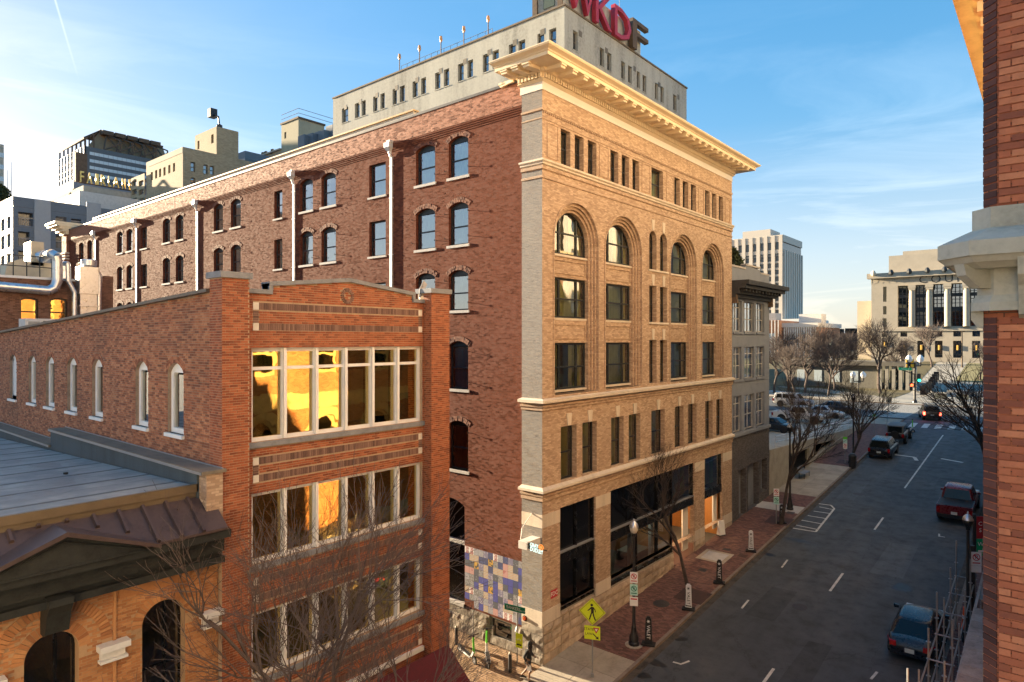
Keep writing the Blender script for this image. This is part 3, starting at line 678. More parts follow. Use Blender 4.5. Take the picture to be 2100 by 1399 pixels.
# downpipes with hopper heads
for x in (804.1, 604.3, 406, 281.2, 196.5):
    u = AX(x); d = MB(); d.box(u-.085, u+.085, .06, .15, 10, 23.72)
    p = d.build('downpipe', MAT['pipe'], HB)
    h = MB(); h.hexa([(u-.1,-.1,23.95),(u+.1,-.1,23.95),(u+.1,.03,23.95),(u-.1,.03,23.95),(u-.22,-.24,24.15),(u+.22,-.24,24.15),(u+.22,.03,24.15),(u-.22,.03,24.15)]); h.box(u-.22, u+.22, -.24, .03, 24.15, 24.4); h.box(u-.0, u+.26, -.22, .02, 24.4, 24.5); h.tube((u, .06, 23.7), (u, .0, 23.96), .07, .1, 8); h.build('hopper_head', MAT['pipe'], p)
    for z in (12.5, 15.5, 18.5, 21.5, 23.2):
        b = MB(); b.box(u-.13, u+.13, .05, .155, z, z+.05); b.build('pipe_clamp', MAT['pipe'], p)
# alley base stones, basement window and service door
m = MB(); wall(m, AW, -9, -PW, -.3, 1.25, [bw_], .3, -.02); m.build('alley_base_backing', plain('alley base', (.2,.18,.15), .95), HB)
stones(AW, -9, -PW, lambda u: 1.25, lambda u: -.2, 13, [Op(bw_.u0-.1, bw_.u1+.1, bw_.z0-.1, bw_.z1+.05)], .045, 'stoneg')
window(HB, AW, [bw_.u0, bw_.u1], [bw_.z0, bw_.z1], bw_, (MAT['dark'], glass('dark green glass', (.12,.16,.1), .12)), .06, .06, .05)
m = MB(); AW.box(m, door.u0, door.u1, 1.35, 4.15, -.28, -.2); m.build('service_door', MAT['black'], HB)
m = MB(); AW.box(m, door.u0, door.u1, 4.15, 4.3, -.28, -.05); AW.box(m, door.u0, door.u1, 1.2, 1.36, -.28, .06); m.build('door_ledge', MAT['sillst'], HB)
m = MB(); AW.box(m, -9, -4.78, 1.2, 1.34, 0, .07); m.build('base_ledge', MAT['sillst'], HB)
# ================================================================== four-storey red brick building in front
MAT.update(
 fb=brickpiece('red face brick', [(.2,.05,.022),(.34,.095,.038),(.44,.14,.06)], .75, .35), fbm=plain('buff mortar', (.42,.30,.2), .95, var=.2),
 sold=brickpiece('dark soldier brick', [(.12,.065,.05),(.2,.11,.085),(.28,.17,.13)], .8, .3), fbs=brickpiece('common side brick', [(.19,.068,.038),(.43,.155,.075),(.56,.26,.135)], .9, .8), fbsm=plain('grey-buff mortar', (.30,.22,.16), .95, var=.3),
 lb=brickpiece('orange brick', [(.34,.135,.05),(.46,.2,.075),(.55,.27,.11)], .8, .35), lbm=plain('tan mortar', (.42,.27,.15), .95),
 fwhite=plain('fresh white paint', (.84,.84,.83), .45, var=.05),
 cop=plain('bluestone coping', (.24,.25,.27), .8, var=.2, bump=.15), limew=plain('white block', (.74,.70,.62), .7, var=.1),
 fglass=glass('amber-reflection window glass', (.55,.42,.24), .42, wob=.05, rc=(1, .74, .28)), blind=plain('ochre blind', (.33,.25,.12), .9, var=.08), blind2=plain('cream blind', (.62,.63,.45), .9, var=.08),  # golden street reflections are tinted into this glass colour
)
FB = site('front_building', 'four-storey red brick building with banded white windows and low gabled parapet', 'building', (-11, -10, 0))
YL, YR, PR = -14.15, -5.95, .39
P1, P2 = -13.41, -6.82                          # inner edges of the two piers
FWIN = [(11.17, 13.78), (7.79, 9.77), (4.6, 6.47)]
fops = [Op(-13.14, -6.88, a, b) for a, b in FWIN]
def ftop(u):
    if u < -12.65 or u > -7.25: return 15.28
    return 15.5+.3*(1-abs(u+9.95)/2.7)
BANDS = [(14.83, 15.03), (14.26, 14.46), (10.55, 10.75), (10.07, 10.27), (7.24, 7.44), (6.76, 6.96), (3.93, 4.13), (3.45, 3.65)]
bops = [Op(-13.1, -6.9, a, b) for a, b in BANDS]+[Op(-13.1, -12.93, BANDS[k+1][1]-.01, BANDS[k][0]+.01) for k in (0, 2, 4, 6)]+[Op(-7.07, -6.9, BANDS[k+1][1]-.01, BANDS[k][0]+.01) for k in (0, 2, 4, 6)]
m = MB(); wall(m, ST, P1-.1, P2+.1, -1.6, 15.28, fops, .35)
ST.slab(m, [(-12.65, 15.28), (-7.25, 15.28), (-7.25, ftop(-7.3)), (-9.95, 15.8), (-12.65, ftop(-12.6))], -.3, 0); m.build('street_wall', MAT['fbm'], FB)
rr = brick_rects(P1, P2, 2.9, 15.9, fops+bops+[Op(-13.2, -6.84, a-.16, a) for a, _ in FWIN], ztop=ftop, cut=lambda u, z: .13**2 < (u+10)**2+(z-15.36)**2 < .235**2)
lay_bricks(FB, ST, rr, MAT['fb'])
m = MB()
for a, b in BANDS:                              # soldier bands
    u = -12.92
    while u < -7.09: ST.box(m, u, u+.058, a+.005, b-.005, -.02, .01); u += .0685
for k in (0, 2, 4, 6):
    for u0 in (-13.09, -7.06):
        z = BANDS[k+1][1]+.005
        while z < BANDS[k][0]-.05: ST.box(m, u0, u0+.15, z, z+.058, -.02, .01); z += .0685
m.build('soldier_brick', MAT['sold'], FB, kind='stuff')
for a, b in BANDS:
    for u0 in (-13.1, -7.07):
        m = MB(); ST.box(m, u0, u0+.17, a, b, -.02, .014); m.build('corner_block', MAT['limew'], FB)
m = MB()                                        # brick wreath
for k in range(22):
    t = 2*pi*k/22; c = Vector((0, -10+.19*cos(t), 15.36+.19*sin(t))); m.hexa([tuple(c+Vector((x, dy*cos(t)-dz*sin(t), dy*sin(t)+dz*cos(t)))) for x in (-.02,) for dy, dz in ((-.055, -.02), (.055, -.02), (.055, .02), (-.055, .02))]+[tuple(c+Vector((.03, dy*cos(t)-dz*sin(t), dy*sin(t)+dz*cos(t)))) for dy, dz in ((-.055, -.02), (.055, -.02), (.055, .02), (-.055, .02))])
m.build('brick_wreath', MAT['sold'], FB, kind='stuff')
# piers
for y0, y1, ind in ((YL, P1, 300), (P2, YR, 0)):
    pf = Pl((PR, 0, 0), (0, 1, 0), (1, 0, 0)); m = MB(); m.box(-.3, PR, y0, y1, -1.6, 15.62); m.build('pier', MAT['fbm'], FB)
    rr = brick_rects(y0, y1, 1.2, 15.6)
    lay_bricks(FB, pf, rr, MAT['fb'], ind, key=lambda q: abs((q[2]+q[3])/2-13.2))
    sf = Pl((0, y0, 0), (1, 0, 0), (0, -1, 0)); lay_bricks(FB, sf, brick_rects(-.28 if ind else 0, PR, 1.2 if not ind else 9, 15.6, bw=.135), MAT['fb'])
    m = MB(); m.box(-.36, PR+.07, y0-.07, y1+.07, 15.62, 15.78); m.build('pier_cap', MAT['cop'], FB)
rs = Pl((0, YR, 0), (1, 0, 0), (0, 1, 0))
# copings of the gabled parapet
def cope(pts, t=.12):
    m = MB(); q = [(u, z) for u, z in pts]+[(u, z+t) for u, z in pts[::-1]]; ST.slab(m, q, -.36, .08); m.build('coping', MAT['cop'], FB)
cope([(P1, 15.28), (-12.55, 15.28)]); cope([(-7.35, 15.28), (P2, 15.28)])
cope([(-12.65, ftop(-12.6)), (-9.95, 15.8)]); cope([(-9.95, 15.8), (-7.25, ftop(-7.3))])
for u in (-12.65, -7.37): m = MB(); ST.box(m, u, u+.12, 15.4, 15.58, -.34, .07); m.build('coping', MAT['cop'], FB)
# windows: six lights to a floor
for f, (z0, z1) in enumerate(FWIN):
    o = Op(-13.14, -6.88, z0, z1); us = [o.u0+(o.u1-o.u0)*k/6 for k in range(7)]; zs = [z0, 13.2, z1] if f == 0 else [z0, z1]
    w = window(FB, ST, us, zs, o, (MAT['fwhite'], MAT['fglass']), .11, .14, .14)
    m = MB(); ST.box(m, o.u0-.1, o.u1+.1, z0-.14, z0-.002, -.1, .07); m.build('sill', MAT['cop'], w)
    for k in range(6):
        a, b = us[k]+.08, us[k+1]-.08
        m = MB(); kind = (f, k)
        if kind in ((0, 2), (0, 3), (2, 0), (2, 5), (0, 5), (0, 4)):
            lo = z0+.06 if kind != (0, 3) else z0+.22
            if kind == (0, 5): lo = z0+1.0
            if kind == (0, 4): lo = z0+.3
            ST.box(m, a, b, lo, (13.05 if f == 0 else z1-.06), -.48, -.46); m.build('blind', MAT['blind2'] if kind in ((0, 3), (0, 4)) else MAT['blind'], w)
for f, (z0, z1) in enumerate(FWIN):             # mullion faces with stepped jambs
    for k in range(1, 6):
        u = -13.14+6.26*k/6; m = MB(); ST.box(m, u-.045, u+.045, z0+.02, z1-.02, -.15, -.03); m.build('mullion', MAT['fwhite'], FB)
m = MB(); m.box(-5.0, -4.9, -13.4, -6.6, 2, 14.2)
for z in (14.1, 10.6, 7.2, 3.9): m.box(-5, -.4, -13.4, -6.6, z, z+.06)
m.build('interior', plain('office interior', (.10,.075,.05), .9, var=.4, scale=1.2), FB)
for k, (y, z) in enumerate(((-11.6, 6.2), (-9.4, 6.25), (-8.2, 6.1))):
    m = MB(); m.lathe((-1.6, y, z), [(.02, .12), (.07, .08), (.09, 0), (.07, -.08), (.02, -.1)], 10); m.build('pendant_lamp', emit('pendant lamp', (1, .7, .25), 9), FB)
m = MB(); m.box(-4, -1, -12.8, -10.6, 7.85, 8.5); m.box(-3.2, -2.9, -12.2, -11.6, 8.5, 9.0); m.build('desk', MAT['dkroom'], FB)
# side wall with seven white arched windows
SX0 = -24.0
SW = Pl((0, -14.1, 0), (1, 0, 0), (0, -1, 0))
def stop(u): return 15.28+(u*.0447)
spx = [(20, 34), (58.8, 74), (94, 112), (138, 158), (189, 211), (278, 304.3), (344, 377)]
sops = []
for a, b in spx: u0, u1 = onY(a, 700, -14.1)[0], onY(b, 700, -14.1)[0]; sops.append(Op(u0, u1, 11.3, 13.33, .28))
m = MB(); wall(m, SW, SX0, -.28, -1.6, 13.8, sops, .3); SW.poly(m, [(SX0, 13.8), (-.28, 13.8), (-.28, stop(-.28)), (SX0, stop(SX0))], 0); m.build('side_wall', MAT['fbsm'], FB)
rr = brick_rects(SX0, -.28, 9.7, 15.4, sops, bw=.205, bh=.07, ztop=stop, gap=.005, cut=lambda u, z: any(o.z1-.3 < z and 0 < sqrt((u-o.c)**2+(z-o.zc)**2)-o.rad < .2 and o.u0-.1 < u < o.u1+.1 for o in sops))
lay_bricks(FB, SW, rr, MAT['fbs'], jit=.006)
m = MB()
for o in sops:
    a0 = math.asin(min(1, (o.u1-o.c)/o.rad)); nb = 12
    for k in range(nb):
        t0, t1 = -a0*1.06+2.12*a0*k/nb, -a0*1.06+2.12*a0*(k+.85)/nb
        for r0, r1 in ((o.rad+.01, o.rad+.1), (o.rad+.11, o.rad+.2)): SW.slab(m, [(o.c+r0*sin(t0), o.zc+r0*cos(t0)), (o.c+r0*sin(t1), o.zc+r0*cos(t1)), (o.c+r1*sin(t1), o.zc+r1*cos(t1)), (o.c+r1*sin(t0), o.zc+r1*cos(t0))], -.02, .012+R.uniform(-.004, .006))
m.build('arch_brick', MAT['fbs'], FB, kind='stuff')
for i, o in enumerate(sops):
    w = window(FB, SW, [o.u0, o.u1], [o.z0, o.z1-.28], o, (MAT['fwhite'], MAT['gglass']), .15, .1, .12, None, (.09, .1, .06), MAT['fwhite'], panel_head=.28)
    if i == 0: m = MB(); SW.box(m, o.u0+.05, o.u1-.05, o.z0, o.z1-.2, -.15, -.1); m.build('boarding', MAT['white'], w)
m = MB(); m.hexa([(SX0, -14.25, stop(SX0)), (-.28, -14.25, stop(-.28)), (-.28, -13.75, stop(-.28)), (SX0, -13.75, stop(SX0)), (SX0, -14.25, stop(SX0)+.09), (-.28, -14.25, stop(-.28)+.09), (-.28, -13.75, stop(-.28)+.09), (SX0, -13.75, stop(SX0)+.09)]); m.build('side_coping', plain('brown metal coping', (.10,.085,.07), .5), FB)
m = MB(); m.hexa([(SX0, -13.8, 13.2), (-.3, -13.8, 14.6), (-.3, YR, 14.6), (SX0, YR, 13.2), (SX0, -13.8, 13.3), (-.3, -13.8, 14.7), (-.3, YR, 14.7), (SX0, YR, 13.3)]); m.build('roof', MAT['roofm'], FB)
m = MB(); m.box(SX0, -.3, YR-.06, YR-.01, -1.6, 14.4); m.box(SX0, SX0+.05, -14, YR-.1, 0, 13.6); m.build('alley_side_wall', MAT['red'], FB)
m = MB(); m.box(-21, -.5, -13.5, -13.3, 9, 14); m.build('interior_side', MAT['dkroom'], FB)
# maroon awning over the pavement
m = MB(); m.hexa([(.45, -9.2, 2.2), (1.7, -9.2, 2.2), (1.7, -6.1, 2.2), (.45, -6.1, 2.2), (.45, -9.2, 3.25), (.5, -9.2, 3.25), (.5, -6.1, 3.25), (.45, -6.1, 3.25)]); aw = m.build('awning', plain('maroon canvas', (.10,.012,.018), .85, var=.2), FB)
m = MB(); ST.box(m, -13.1, -6.9, 3.25, 3.4, 0, .12); m.build('shop_cornice', MAT['white'], FB)
m = MB(); ST.box(m, -12.9, -9.4, .4, 3.1, -.3, -.05); m.build('shop_window', MAT['blackglass'], FB)
# small metal leaf ornament at the parapet end
m = MB(); m.face([(-.1, -6.95, 15.45), (-.1, -6.85, 15.5), (-.05, -6.6, 15.95), (-.12, -6.72, 16.1), (-.1, -6.9, 15.8)]); m.tube((-.1, -6.9, 15.4), (-.1, -6.88, 15.6), .02, n=6)
for v in list(m.v[:5]): pass
m.prism([(-6.95, 15.45), (-6.85, 15.5), (-6.6, 15.95), (-6.72, 16.1), (-6.9, 15.8)], lambda a, b, h: (h, a, b), -.12, -.1); m.build('roof_finial', MAT['coping'], FB)
# ================================================================== low building at the lower left
LB = site('low_building', 'low orange brick building with grey flat roof and dark metal pediment', 'building', (-6, -20, 0))
LY0, LY1, LD = -30.0, -14.16, .2
m = MB(); m.hexa([(-26, LY0, 9.3), (.02, LY0, 10.2), (.02, -14.7, 10.2), (-26, -14.7, 9.3), (-26, LY0, 9.42), (.02, LY0, 10.29), (.02, -14.7, 10.29), (-26, -14.7, 9.42)])
t = NT('grey roofing felt'); p = t.pos(); sp = t.node('ShaderNodeSeparateXYZ', {0: p}); seam = t.math('LESS_THAN', t.math('FRACT', t.math('ADD', t.math('DIVIDE', sp.outputs[0], 1.9), t.math('MULTIPLY', t.noise(.7, 2, .5, p), .03))), .02)
nz_ = t.noise(1.1, 7, .65, p); c_ = t.ramp(nz_, [(.3, (.24,.245,.235)), (.55, (.32,.325,.31)), (.75, (.39,.39,.37))]); c_ = t.mix(t.math('MULTIPLY', seam, .95), c_, (.12,.13,.14))
c_ = t.mix(t.math('MULTIPLY', t.rng(t.noise(.35, 6, .65, p), .5, .58, 0, 1), .5), c_, (.17,.19,.2)); t.bsdf(Base_Color=c_, Roughness=.8, Normal=t.bump(t.noise(30, 3, .6, p), .15, .01)); MAT['felt'] = t.m
m.build('roof', MAT['felt'], LB)
lap = plain('felt lap', (.13,.14,.145), .85, var=.25, scale=2)
for k in range(13):
    x = -.9-1.85*k; z = 10.29+.0334*(x-.02); m = MB(); m.hexa([(x-.06, LY0, z-.02), (x+.06, LY0, z-.02), (x+.06, -14.7, z-.02), (x-.06, -14.7, z-.02), (x-.06, LY0, z+.006), (x+.06, LY0, z+.009), (x+.06, -14.7, z+.009), (x-.06, -14.7, z+.006)]); m.build('roof_lap', lap, LB)
for x, y, a, b in ((-4.2, -16.6, 1.1, .5), (-7.5, -15.9, .9, .35), (-12, -17, 1.5, .5), (-2.2, -17.6, .7, .9), (-9.5, -16.4, .6, .3)):
    m = MB(); m.face([(x+a*cos(t)*(1+.3*sin(2*t+x)), y+b*sin(t)*(1+.25*cos(3*t)), 10.29+.0334*(x+a*cos(t)*(1+.3*sin(2*t+x))-.02)+.004) for t in [2*pi*k/20 for k in range(20)]]); m.build('water_mark', plain('ponding mark', (.22,.225,.22), .55, var=.3, scale=3), LB)
fas = plain('brown fascia metal', (.17,.125,.075), .45, var=.1, metal=.2)
m = MB(); m.box(.0, .1, LY0, -14.62, 10.12, 10.32); m.build('roof_fascia', fas, LB); m = MB(); m.box(-.02, .06, LY0, -14.62, 9.98, 10.12); m.build('roof_fascia', fas, LB)
# parapet upstand against the taller neighbour, stepped
felt2 = plain('dark felt upstand', (.06,.08,.095), .75, var=.3, scale=2, streak=True, bump=.3); cap = plain('brown coping slab', (.2,.17,.13), .8, var=.25, scale=1.4)
for x0, x1, z in ((-11.9, .5, 10.66), (-26, -11.9, 10.06)):
    m = MB(); m.box(x0, min(x1, .1), -14.66, -14.12, 9.2, z-.05); m.build('parapet_upstand', felt2, LB)
    m = MB(); m.box(x0-.02, x1+.06, -14.74, -14.11, z-.05, z+.03); m.build('parapet_coping', cap, LB)
    m = MB(); m.box(x0, x1, -14.745, -14.72, z-.06, z+.012); m.build('coping_edge', MAT['coping'], LB); m = MB(); m.box(x0, x1, -14.2, -14.17, z+.03, z+.06); m.build('coping_edge', MAT['coping'], LB)
m = MB(); m.box(.1, .5, -14.6, -14.18, 9.4, 10.6); m.build('parapet_end', MAT['tan'], LB)
m = MB(); m.lathe((-5.0, -16.1, 9.98), [(.06, 0), (.06, .2)], 8); m.build('vent_pipe', MAT['iron'], LB)
m = MB(); m.lathe((-10.6, -15.9, 9.78), [(.1, 0), (.12, .06), (.04, .08)], 8); m.build('roof_drain', MAT['iron'], LB)
m = MB(); m.lathe((-9.8, -17.3, 9.82), [(.32, 0), (.34, .1), (.3, .14), (.36, .2), (.3, .3), (.12, .36)], 14); m.build('roof_ventilator', MAT['galv'], LB)
# metal mansard with standing ribs and pediment
bronze = plain('dark bronze metal', (.095,.065,.06), .5, var=.25, scale=1.5, bump=.08, metal=.25, streak=True)
def mans(y, k): return (.06+.96*k, y, 9.98-.66*k)
m = MB(); m.face([mans(LY0, 0), mans(-14.3, 0), mans(-14.3, 1), mans(LY0, 1)]); m.face([mans(LY0, 1), mans(-14.3, 1), (1.02, -14.3, 9.26), (1.02, LY0, 9.26)]); m.face([(1.02, LY0, 9.26), (1.02, -14.3, 9.26), (.2, -14.3, 9.26), (.2, LY0, 9.26)]); m.build('mansard', bronze, LB)
y = -14.9
while y > -24:
    if True:
        m = MB(); kk = 1.0 if not -19.6 < y < -16.0 else max(.05, abs(y+17.8)/1.85-.12); a, b = mans(y, 0), mans(y, kk); m.hexa([(a[0], y-.05, a[2]), (b[0], y-.05, b[2]), (b[0], y+.05, b[2]), (a[0], y+.05, a[2]), (a[0]+.04, y-.03, a[2]+.07), (b[0]+.04, y-.03, b[2]+.07), (b[0]+.04, y+.03, b[2]+.07), (a[0]+.04, y+.03, a[2]+.07)]); m.build('mansard_rib', bronze, LB)
    y -= .52
PC, PH = -17.8, 1.85
for sgn in (-1, 1):                             # raking roof of the pediment
    m = MB(); y0 = PC+sgn*PH; q = [(.3, PC, 10.02), (1.22, PC, 10.02), (1.22, y0, 9.32), (.9, y0, 9.32)]
    m.face(q); m.face([(1.22, PC, 10.02), (1.22, y0, 9.32), (1.22, y0, 9.24), (1.22, PC, 9.92)]); m.face([(1.22, y0, 9.24), (1.22, PC, 9.92), (.3, PC, 9.92), (.3, y0, 9.24)]); m.build('pediment_roof', bronze, LB)
dkm = plain('weathered dark zinc', (.022,.024,.022), .7, var=.5, scale=3, bump=.3)
m = MB(); ST.slab(m, [(PC-PH+.1, 9.22), (PC+PH-.1, 9.22), (PC, 9.9)], .9, 1.03); m.build('tympanum', dkm, LB)
m = MB(); q = [(PC-PH+.25, 9.24), (PC+PH-.25, 9.24), (PC, 9.78)]
for (a, b), (c, e) in zip(q, q[1:]+q[:1]): m.tube((1.04, a, b), (1.04, c, e), .025, n=5)
m.build('tympanum_moulding', dkm, LB)
for d, z0, z1 in ((.98, 9.05, 9.24), (.62, 8.62, 9.05), (.5, 8.5, 8.62), (.66, 8.34, 8.5), (.4, 8.26, 8.34)):
    m = MB(); m.box(0, d, LY0, -14.2, z0, z1); m.build('entablature_band', dkm, LB)
m = MB(); m.prism([(.2, 8.55), (.85, 8.55), (.85, 8.4), (.7, 8.2), (.55, 7.75), (.42, 7.7), (.2, 7.7)], lambda a, b, h: (a, h, b), PC-.22, PC+.22); m.build('keystone_console', dkm, LB)
LF = Pl((LD, 0, 0), (0, 1, 0), (1, 0, 0))
lops = [Op(-18.3, -17.3, 4.5, 7.65, .5), Op(-15.99, -15.0, 4.5, 7.65, .5), Op(-20.6, -19.6, 4.5, 7.65, .5)]
m = MB(); wall(m, LF, LY0, LY1, -2.4, 8.3, lops, .4); m.box(LD-.45, LD-.4, LY0, LY1, 0, 8.2); m.build('street_wall', MAT['lbm'], LB)
RO = .4
def lcut(u, z): return any(z > 6.9 and o.rad < sqrt((u-o.c)**2+(z-o.zc)**2) < o.rad+.24 for o in lops) or (z > 6.9 and .93 < sqrt((u-PC)**2+(z-lops[0].zc)**2) < 1.17)
rr = brick_rects(-21.5, LY1, 4.6, 8.28, lops, gap=.005, cut=lcut); lay_bricks(LB, LF, rr, MAT['lb'], 300, key=lambda q: abs((q[0]+q[1])/2+16.8)+abs((q[2]+q[3])/2-7.4)*.6)
m = MB()
for o, r0, r1, nb, pr in [(o, o.rad+.01, o.rad+.23, 22, .014) for o in lops]+[(lops[0], .94, 1.16, 38, .03)]:
    for k in range(nb):
        t0, t1 = -pi/2+pi*k/nb, -pi/2+pi*(k+.84)/nb; LF.slab(m, [(o.c+r0*sin(t0), o.zc+r0*cos(t0)), (o.c+r0*sin(t1), o.zc+r0*cos(t1)), (o.c+r1*sin(t1), o.zc+r1*cos(t1)), (o.c+r1*sin(t0), o.zc+r1*cos(t0))], -.02, pr)
m.build('arch_brick', MAT['lb'], LB, kind='stuff')
for o in lops: window(LB, LF, [o.u0, o.c+.12, o.u1], [o.z0, 6.0, o.z1], o, (MAT['black'], glass('dark arched glass', (.35,.35,.3), .1)), .05, .25, .06, (MAT['curt'], .3))
m = MB(); m.box(-4, -3.9, LY0, -14.3, 4, 8.2); m.build('interior', MAT['dkroom'], LB)
for px in ((205, 268), (417, 459)):
    u0, u1 = onX(px[0], 1300, .45)[0], onX(px[1], 1300, .45)[0]
    m = MB(); LF.box(m, u0, u1, 6.93, 7.07, -.05, .28); LF.box(m, u0+.06, u1-.06, 6.72, 6.93, -.05, .1); LF.box(m, u0+.03, u1-.03, 6.66, 6.72, -.05, .2); m.build('impost_block', MAT['white'], LB)
u0, u1 = onX(-40, 1388, .45)[0], onX(15, 1388, .45)[0]; m = MB(); LF.box(m, u0, u1, 6.93, 7.07, -.05, .28); LF.box(m, u0+.06, u1-.06, 6.72, 6.93, -.05, .1); m.build('impost_block', MAT['white'], LB)
m = MB(); LF.box(m, -16.62, -16.56, 4.5, 8.26, -.02, .05); m.build('brick_rib', MAT['lb'], LB)
m = MB(); LF.box(m, -16.5, -14.9, 8.0, 8.26, -.02, .07); m.build('brick_corbel', MAT['lb'], LB)
# ================================================================== buildings behind and around
MAT.update(
 wash=plain('stained white stucco', (.37,.36,.31), .9, var=.35, scale=.5, streak=True, bump=.1), tanb=brick('buff brick', [(.33,.26,.16),(.40,.32,.2),(.46,.37,.24)], (.3,.25,.17), w=.4, h=.15, tilt=.02, stain=.12, bump=.1),
 gpan=plain('blue-grey panel', (.125,.155,.185), .6, var=.08), wpan=plain('pale panel', (.33,.35,.36), .6, var=.06), fgl=plain('tower glass', (.055,.065,.075), .12, var=.2, spec=.7), fglw=plain('tower light glass', (.50,.58,.62), .35, var=.08, spec=.5),
 wing=glass('far window glass', (.25,.3,.33), .22), limestone=plain('courthouse limestone', (.43,.38,.30), .9, var=.1, scale=.4, bump=.1), greyp=plain('grey paint', (.21,.235,.28), .8, var=.12, scale=1.5, bump=.1),
 conc=plain('concrete', (.36,.34,.29), .9, var=.2, scale=1.2, bump=.12), rust=plain('rusty brown steel', (.11,.075,.05), .8, var=.3), orangeb=brick('orange brick wall', [(.38,.17,.09),(.45,.22,.12),(.5,.27,.16)], (.36,.25,.17), w=.4, h=.15, tilt=.02, stain=.1, bump=.1),
 dkbrick=brick('brown brick', [(.12,.05,.03),(.2,.09,.05),(.27,.13,.08)], (.2,.14,.1), tilt=.05, stain=.2, bump=.4), sign_red=plain('faded red sign', (.36,.03,.06), .6, var=.25, scale=1, streak=True), wfr=plain('bronze window frame', (.13,.11,.08), .6),
)
WF = (MAT['wfr'], MAT['wing'])
def facade(par, pl, u0, u1, z0, z1, ops, mat, wm=WF, depth=.25, fw=.09, rail=True, name='wall', curtain=None, sill=None, sillmat=None, mull=1):
    m = MB(); wall(m, pl, u0, u1, z0, z1, ops, depth+.05); w = m.build(name, mat, par)
    for o in ops:
        us = [o.u0+(o.u1-o.u0)*k/mull for k in range(mull+1)]
        window(par, pl, us, [o.z0, (o.z0+o.z1)/2, o.z1] if rail else [o.z0, o.z1], o, wm, fw, depth, .06, curtain, sill, sillmat)
    return w
def pX(Y): return Pl((0, Y, 0), (1, 0, 0), (0, -1, 0))      # plane facing the camera side of the alley (-Y), u = X
def pY(X): return Pl((X, 0, 0), (0, 1, 0), (1, 0, 0))       # plane facing the street (+X), u = Y
# --- white office block with roof sign
WB = site('office_block', 'stained white stucco office block with red rooftop letters behind the cornice', 'building', (-40, 45, 0))
xc, yc = -20.8, 31.0; zt = onY(1157, 12, yc)[1]; L = pX(yc); Rr = pY(xc); xl = onY(683, 700, yc)[0]; yr = onX(1408, 700, xc)[0]
za, zb = onX(1180, 64, xc)[1], onX(1180, 104, xc)[1]
def ux(x): return onY(x, 700, yc)[0]
def uy(x): return onX(x, 700, xc)[0]
lw = [(701,714),(727.5,737.5),(741.5,750),(765,774),(780,789),(805,814),(820,830),(846,856.5),(863.5,873.5),(892,903),(910,921),(939,951),(958.5,970),(990,1002.5),(1010,1023),(1043.5,1057.5),(1063,1077),(1102,1116),(1126,1140.5)]
opsL = [Op(ux(a), ux(b), z0, z0+(za-zb)) for a, b in lw for z0 in (zb, zb-4.0)]
opsV = [Op(ux(x), ux(x)+.6, zt-2.0, zt-1.4) for x in (706, 736, 770, 810, 852, 900, 950, 1000, 1052, 1108)]
facade(WB, L, xl, xc, 10, zt, opsL, MAT['wash'], depth=.3, fw=.1, curtain=(MAT['curt'], .8), sill=(.06, .1, .1), sillmat=MAT['wash'], name='side_wall')
rw = [(1175,1185),(1230,1239),(1245,1254),(1274,1282),(1288,1296),(1306,1313),(1318,1325.5),(1343,1350),(1354.6,1361.7),(1380.6,1387.6)]
opsR = [Op(uy(a), uy(b), z0, z0+(za-zb)) for a, b in rw for z0 in (zb, zb-4.0)]
facade(WB, Rr, yc, yr, 10, zt, opsR, MAT['wash'], depth=.3, fw=.1, curtain=(MAT['curt'], .8), sill=(.06, .1, .1), sillmat=MAT['wash'], name='front_wall')
for pl, us in ((L, [o.u0 for o in opsV]), (Rr, [uy(x) for x in (1187, 1241, 1299, 1350, 1389)])):
    for u in us: m = MB(); pl.box(m, u, u+.55, zt-2.1, zt-1.5, -.05, .02); m.build('vent', MAT['wfr'], WB)
m = MB(); m.box(xl-.1, xc+.12, yc-.12, yr+.1, zt, zt+.18); m.build('roof_cap', plain('brown roof edge', (.16,.12,.08), .8), WB)
m = MB(); m.box(xl, xc-.4, yc+.4, yr, 10, zt-.1); m.build('core', MAT['dkroom'], WB)
px0, px1 = ux(1092), ux(1150); m = MB(); m.box(px0, px1, yc+.3, yc+6, zt+.18, zt+5); m.build('penthouse', MAT['wash'], WB)
m = MB(); L.box(m, ux(1112), ux(1134), zt+.6, zt+3.2, -.3, -.2); m.build('shutter', plain('green shutter', (.03,.06,.05), .6), WB)
for x in (1095, 1147): m = MB(); m.box(ux(x)-.3, ux(x)+.3, yc+.1, yc+.7, zt+.18, zt+4.5); m.build('penthouse_post', MAT['rust'], WB)
WS = site('roof_sign', 'big faded red rooftop letters W K D F along the white office block', 'sign', (xc, yc+10, zt))
for ch, xa, xb, mt in (('W', 1158, 1212, 'sign_red'), ('K', 1214, 1247, 'sign_red'), ('D', 1253, 1287, 'sign_red'), ('F', 1290, 1322, 'rust')):
    y0, y1 = uy(xa), uy(xb); hgt = 3.4
    me = text_mesh(ch, 1, .12); xs = [v.co.x for v in me.vertices]; ys = [v.co.y for v in me.vertices]; me.materials.clear(); me.materials.append(MAT[mt])
    w_, h_ = max(xs)-min(xs), max(ys)-min(ys)
    for v in me.vertices: a, b, c = v.co; v.co = (xc+.25+c*2.2, y0+(a-min(xs))/w_*(y1-y0), zt+.2+(b-min(ys))/h_*hgt)
    link('letter', me, WS)
m = MB(); m.box(xc-.5, xc-.3, uy(1160), uy(1318), zt+.2, zt+3.3); m.build('backing_board', MAT['wash'], WS)
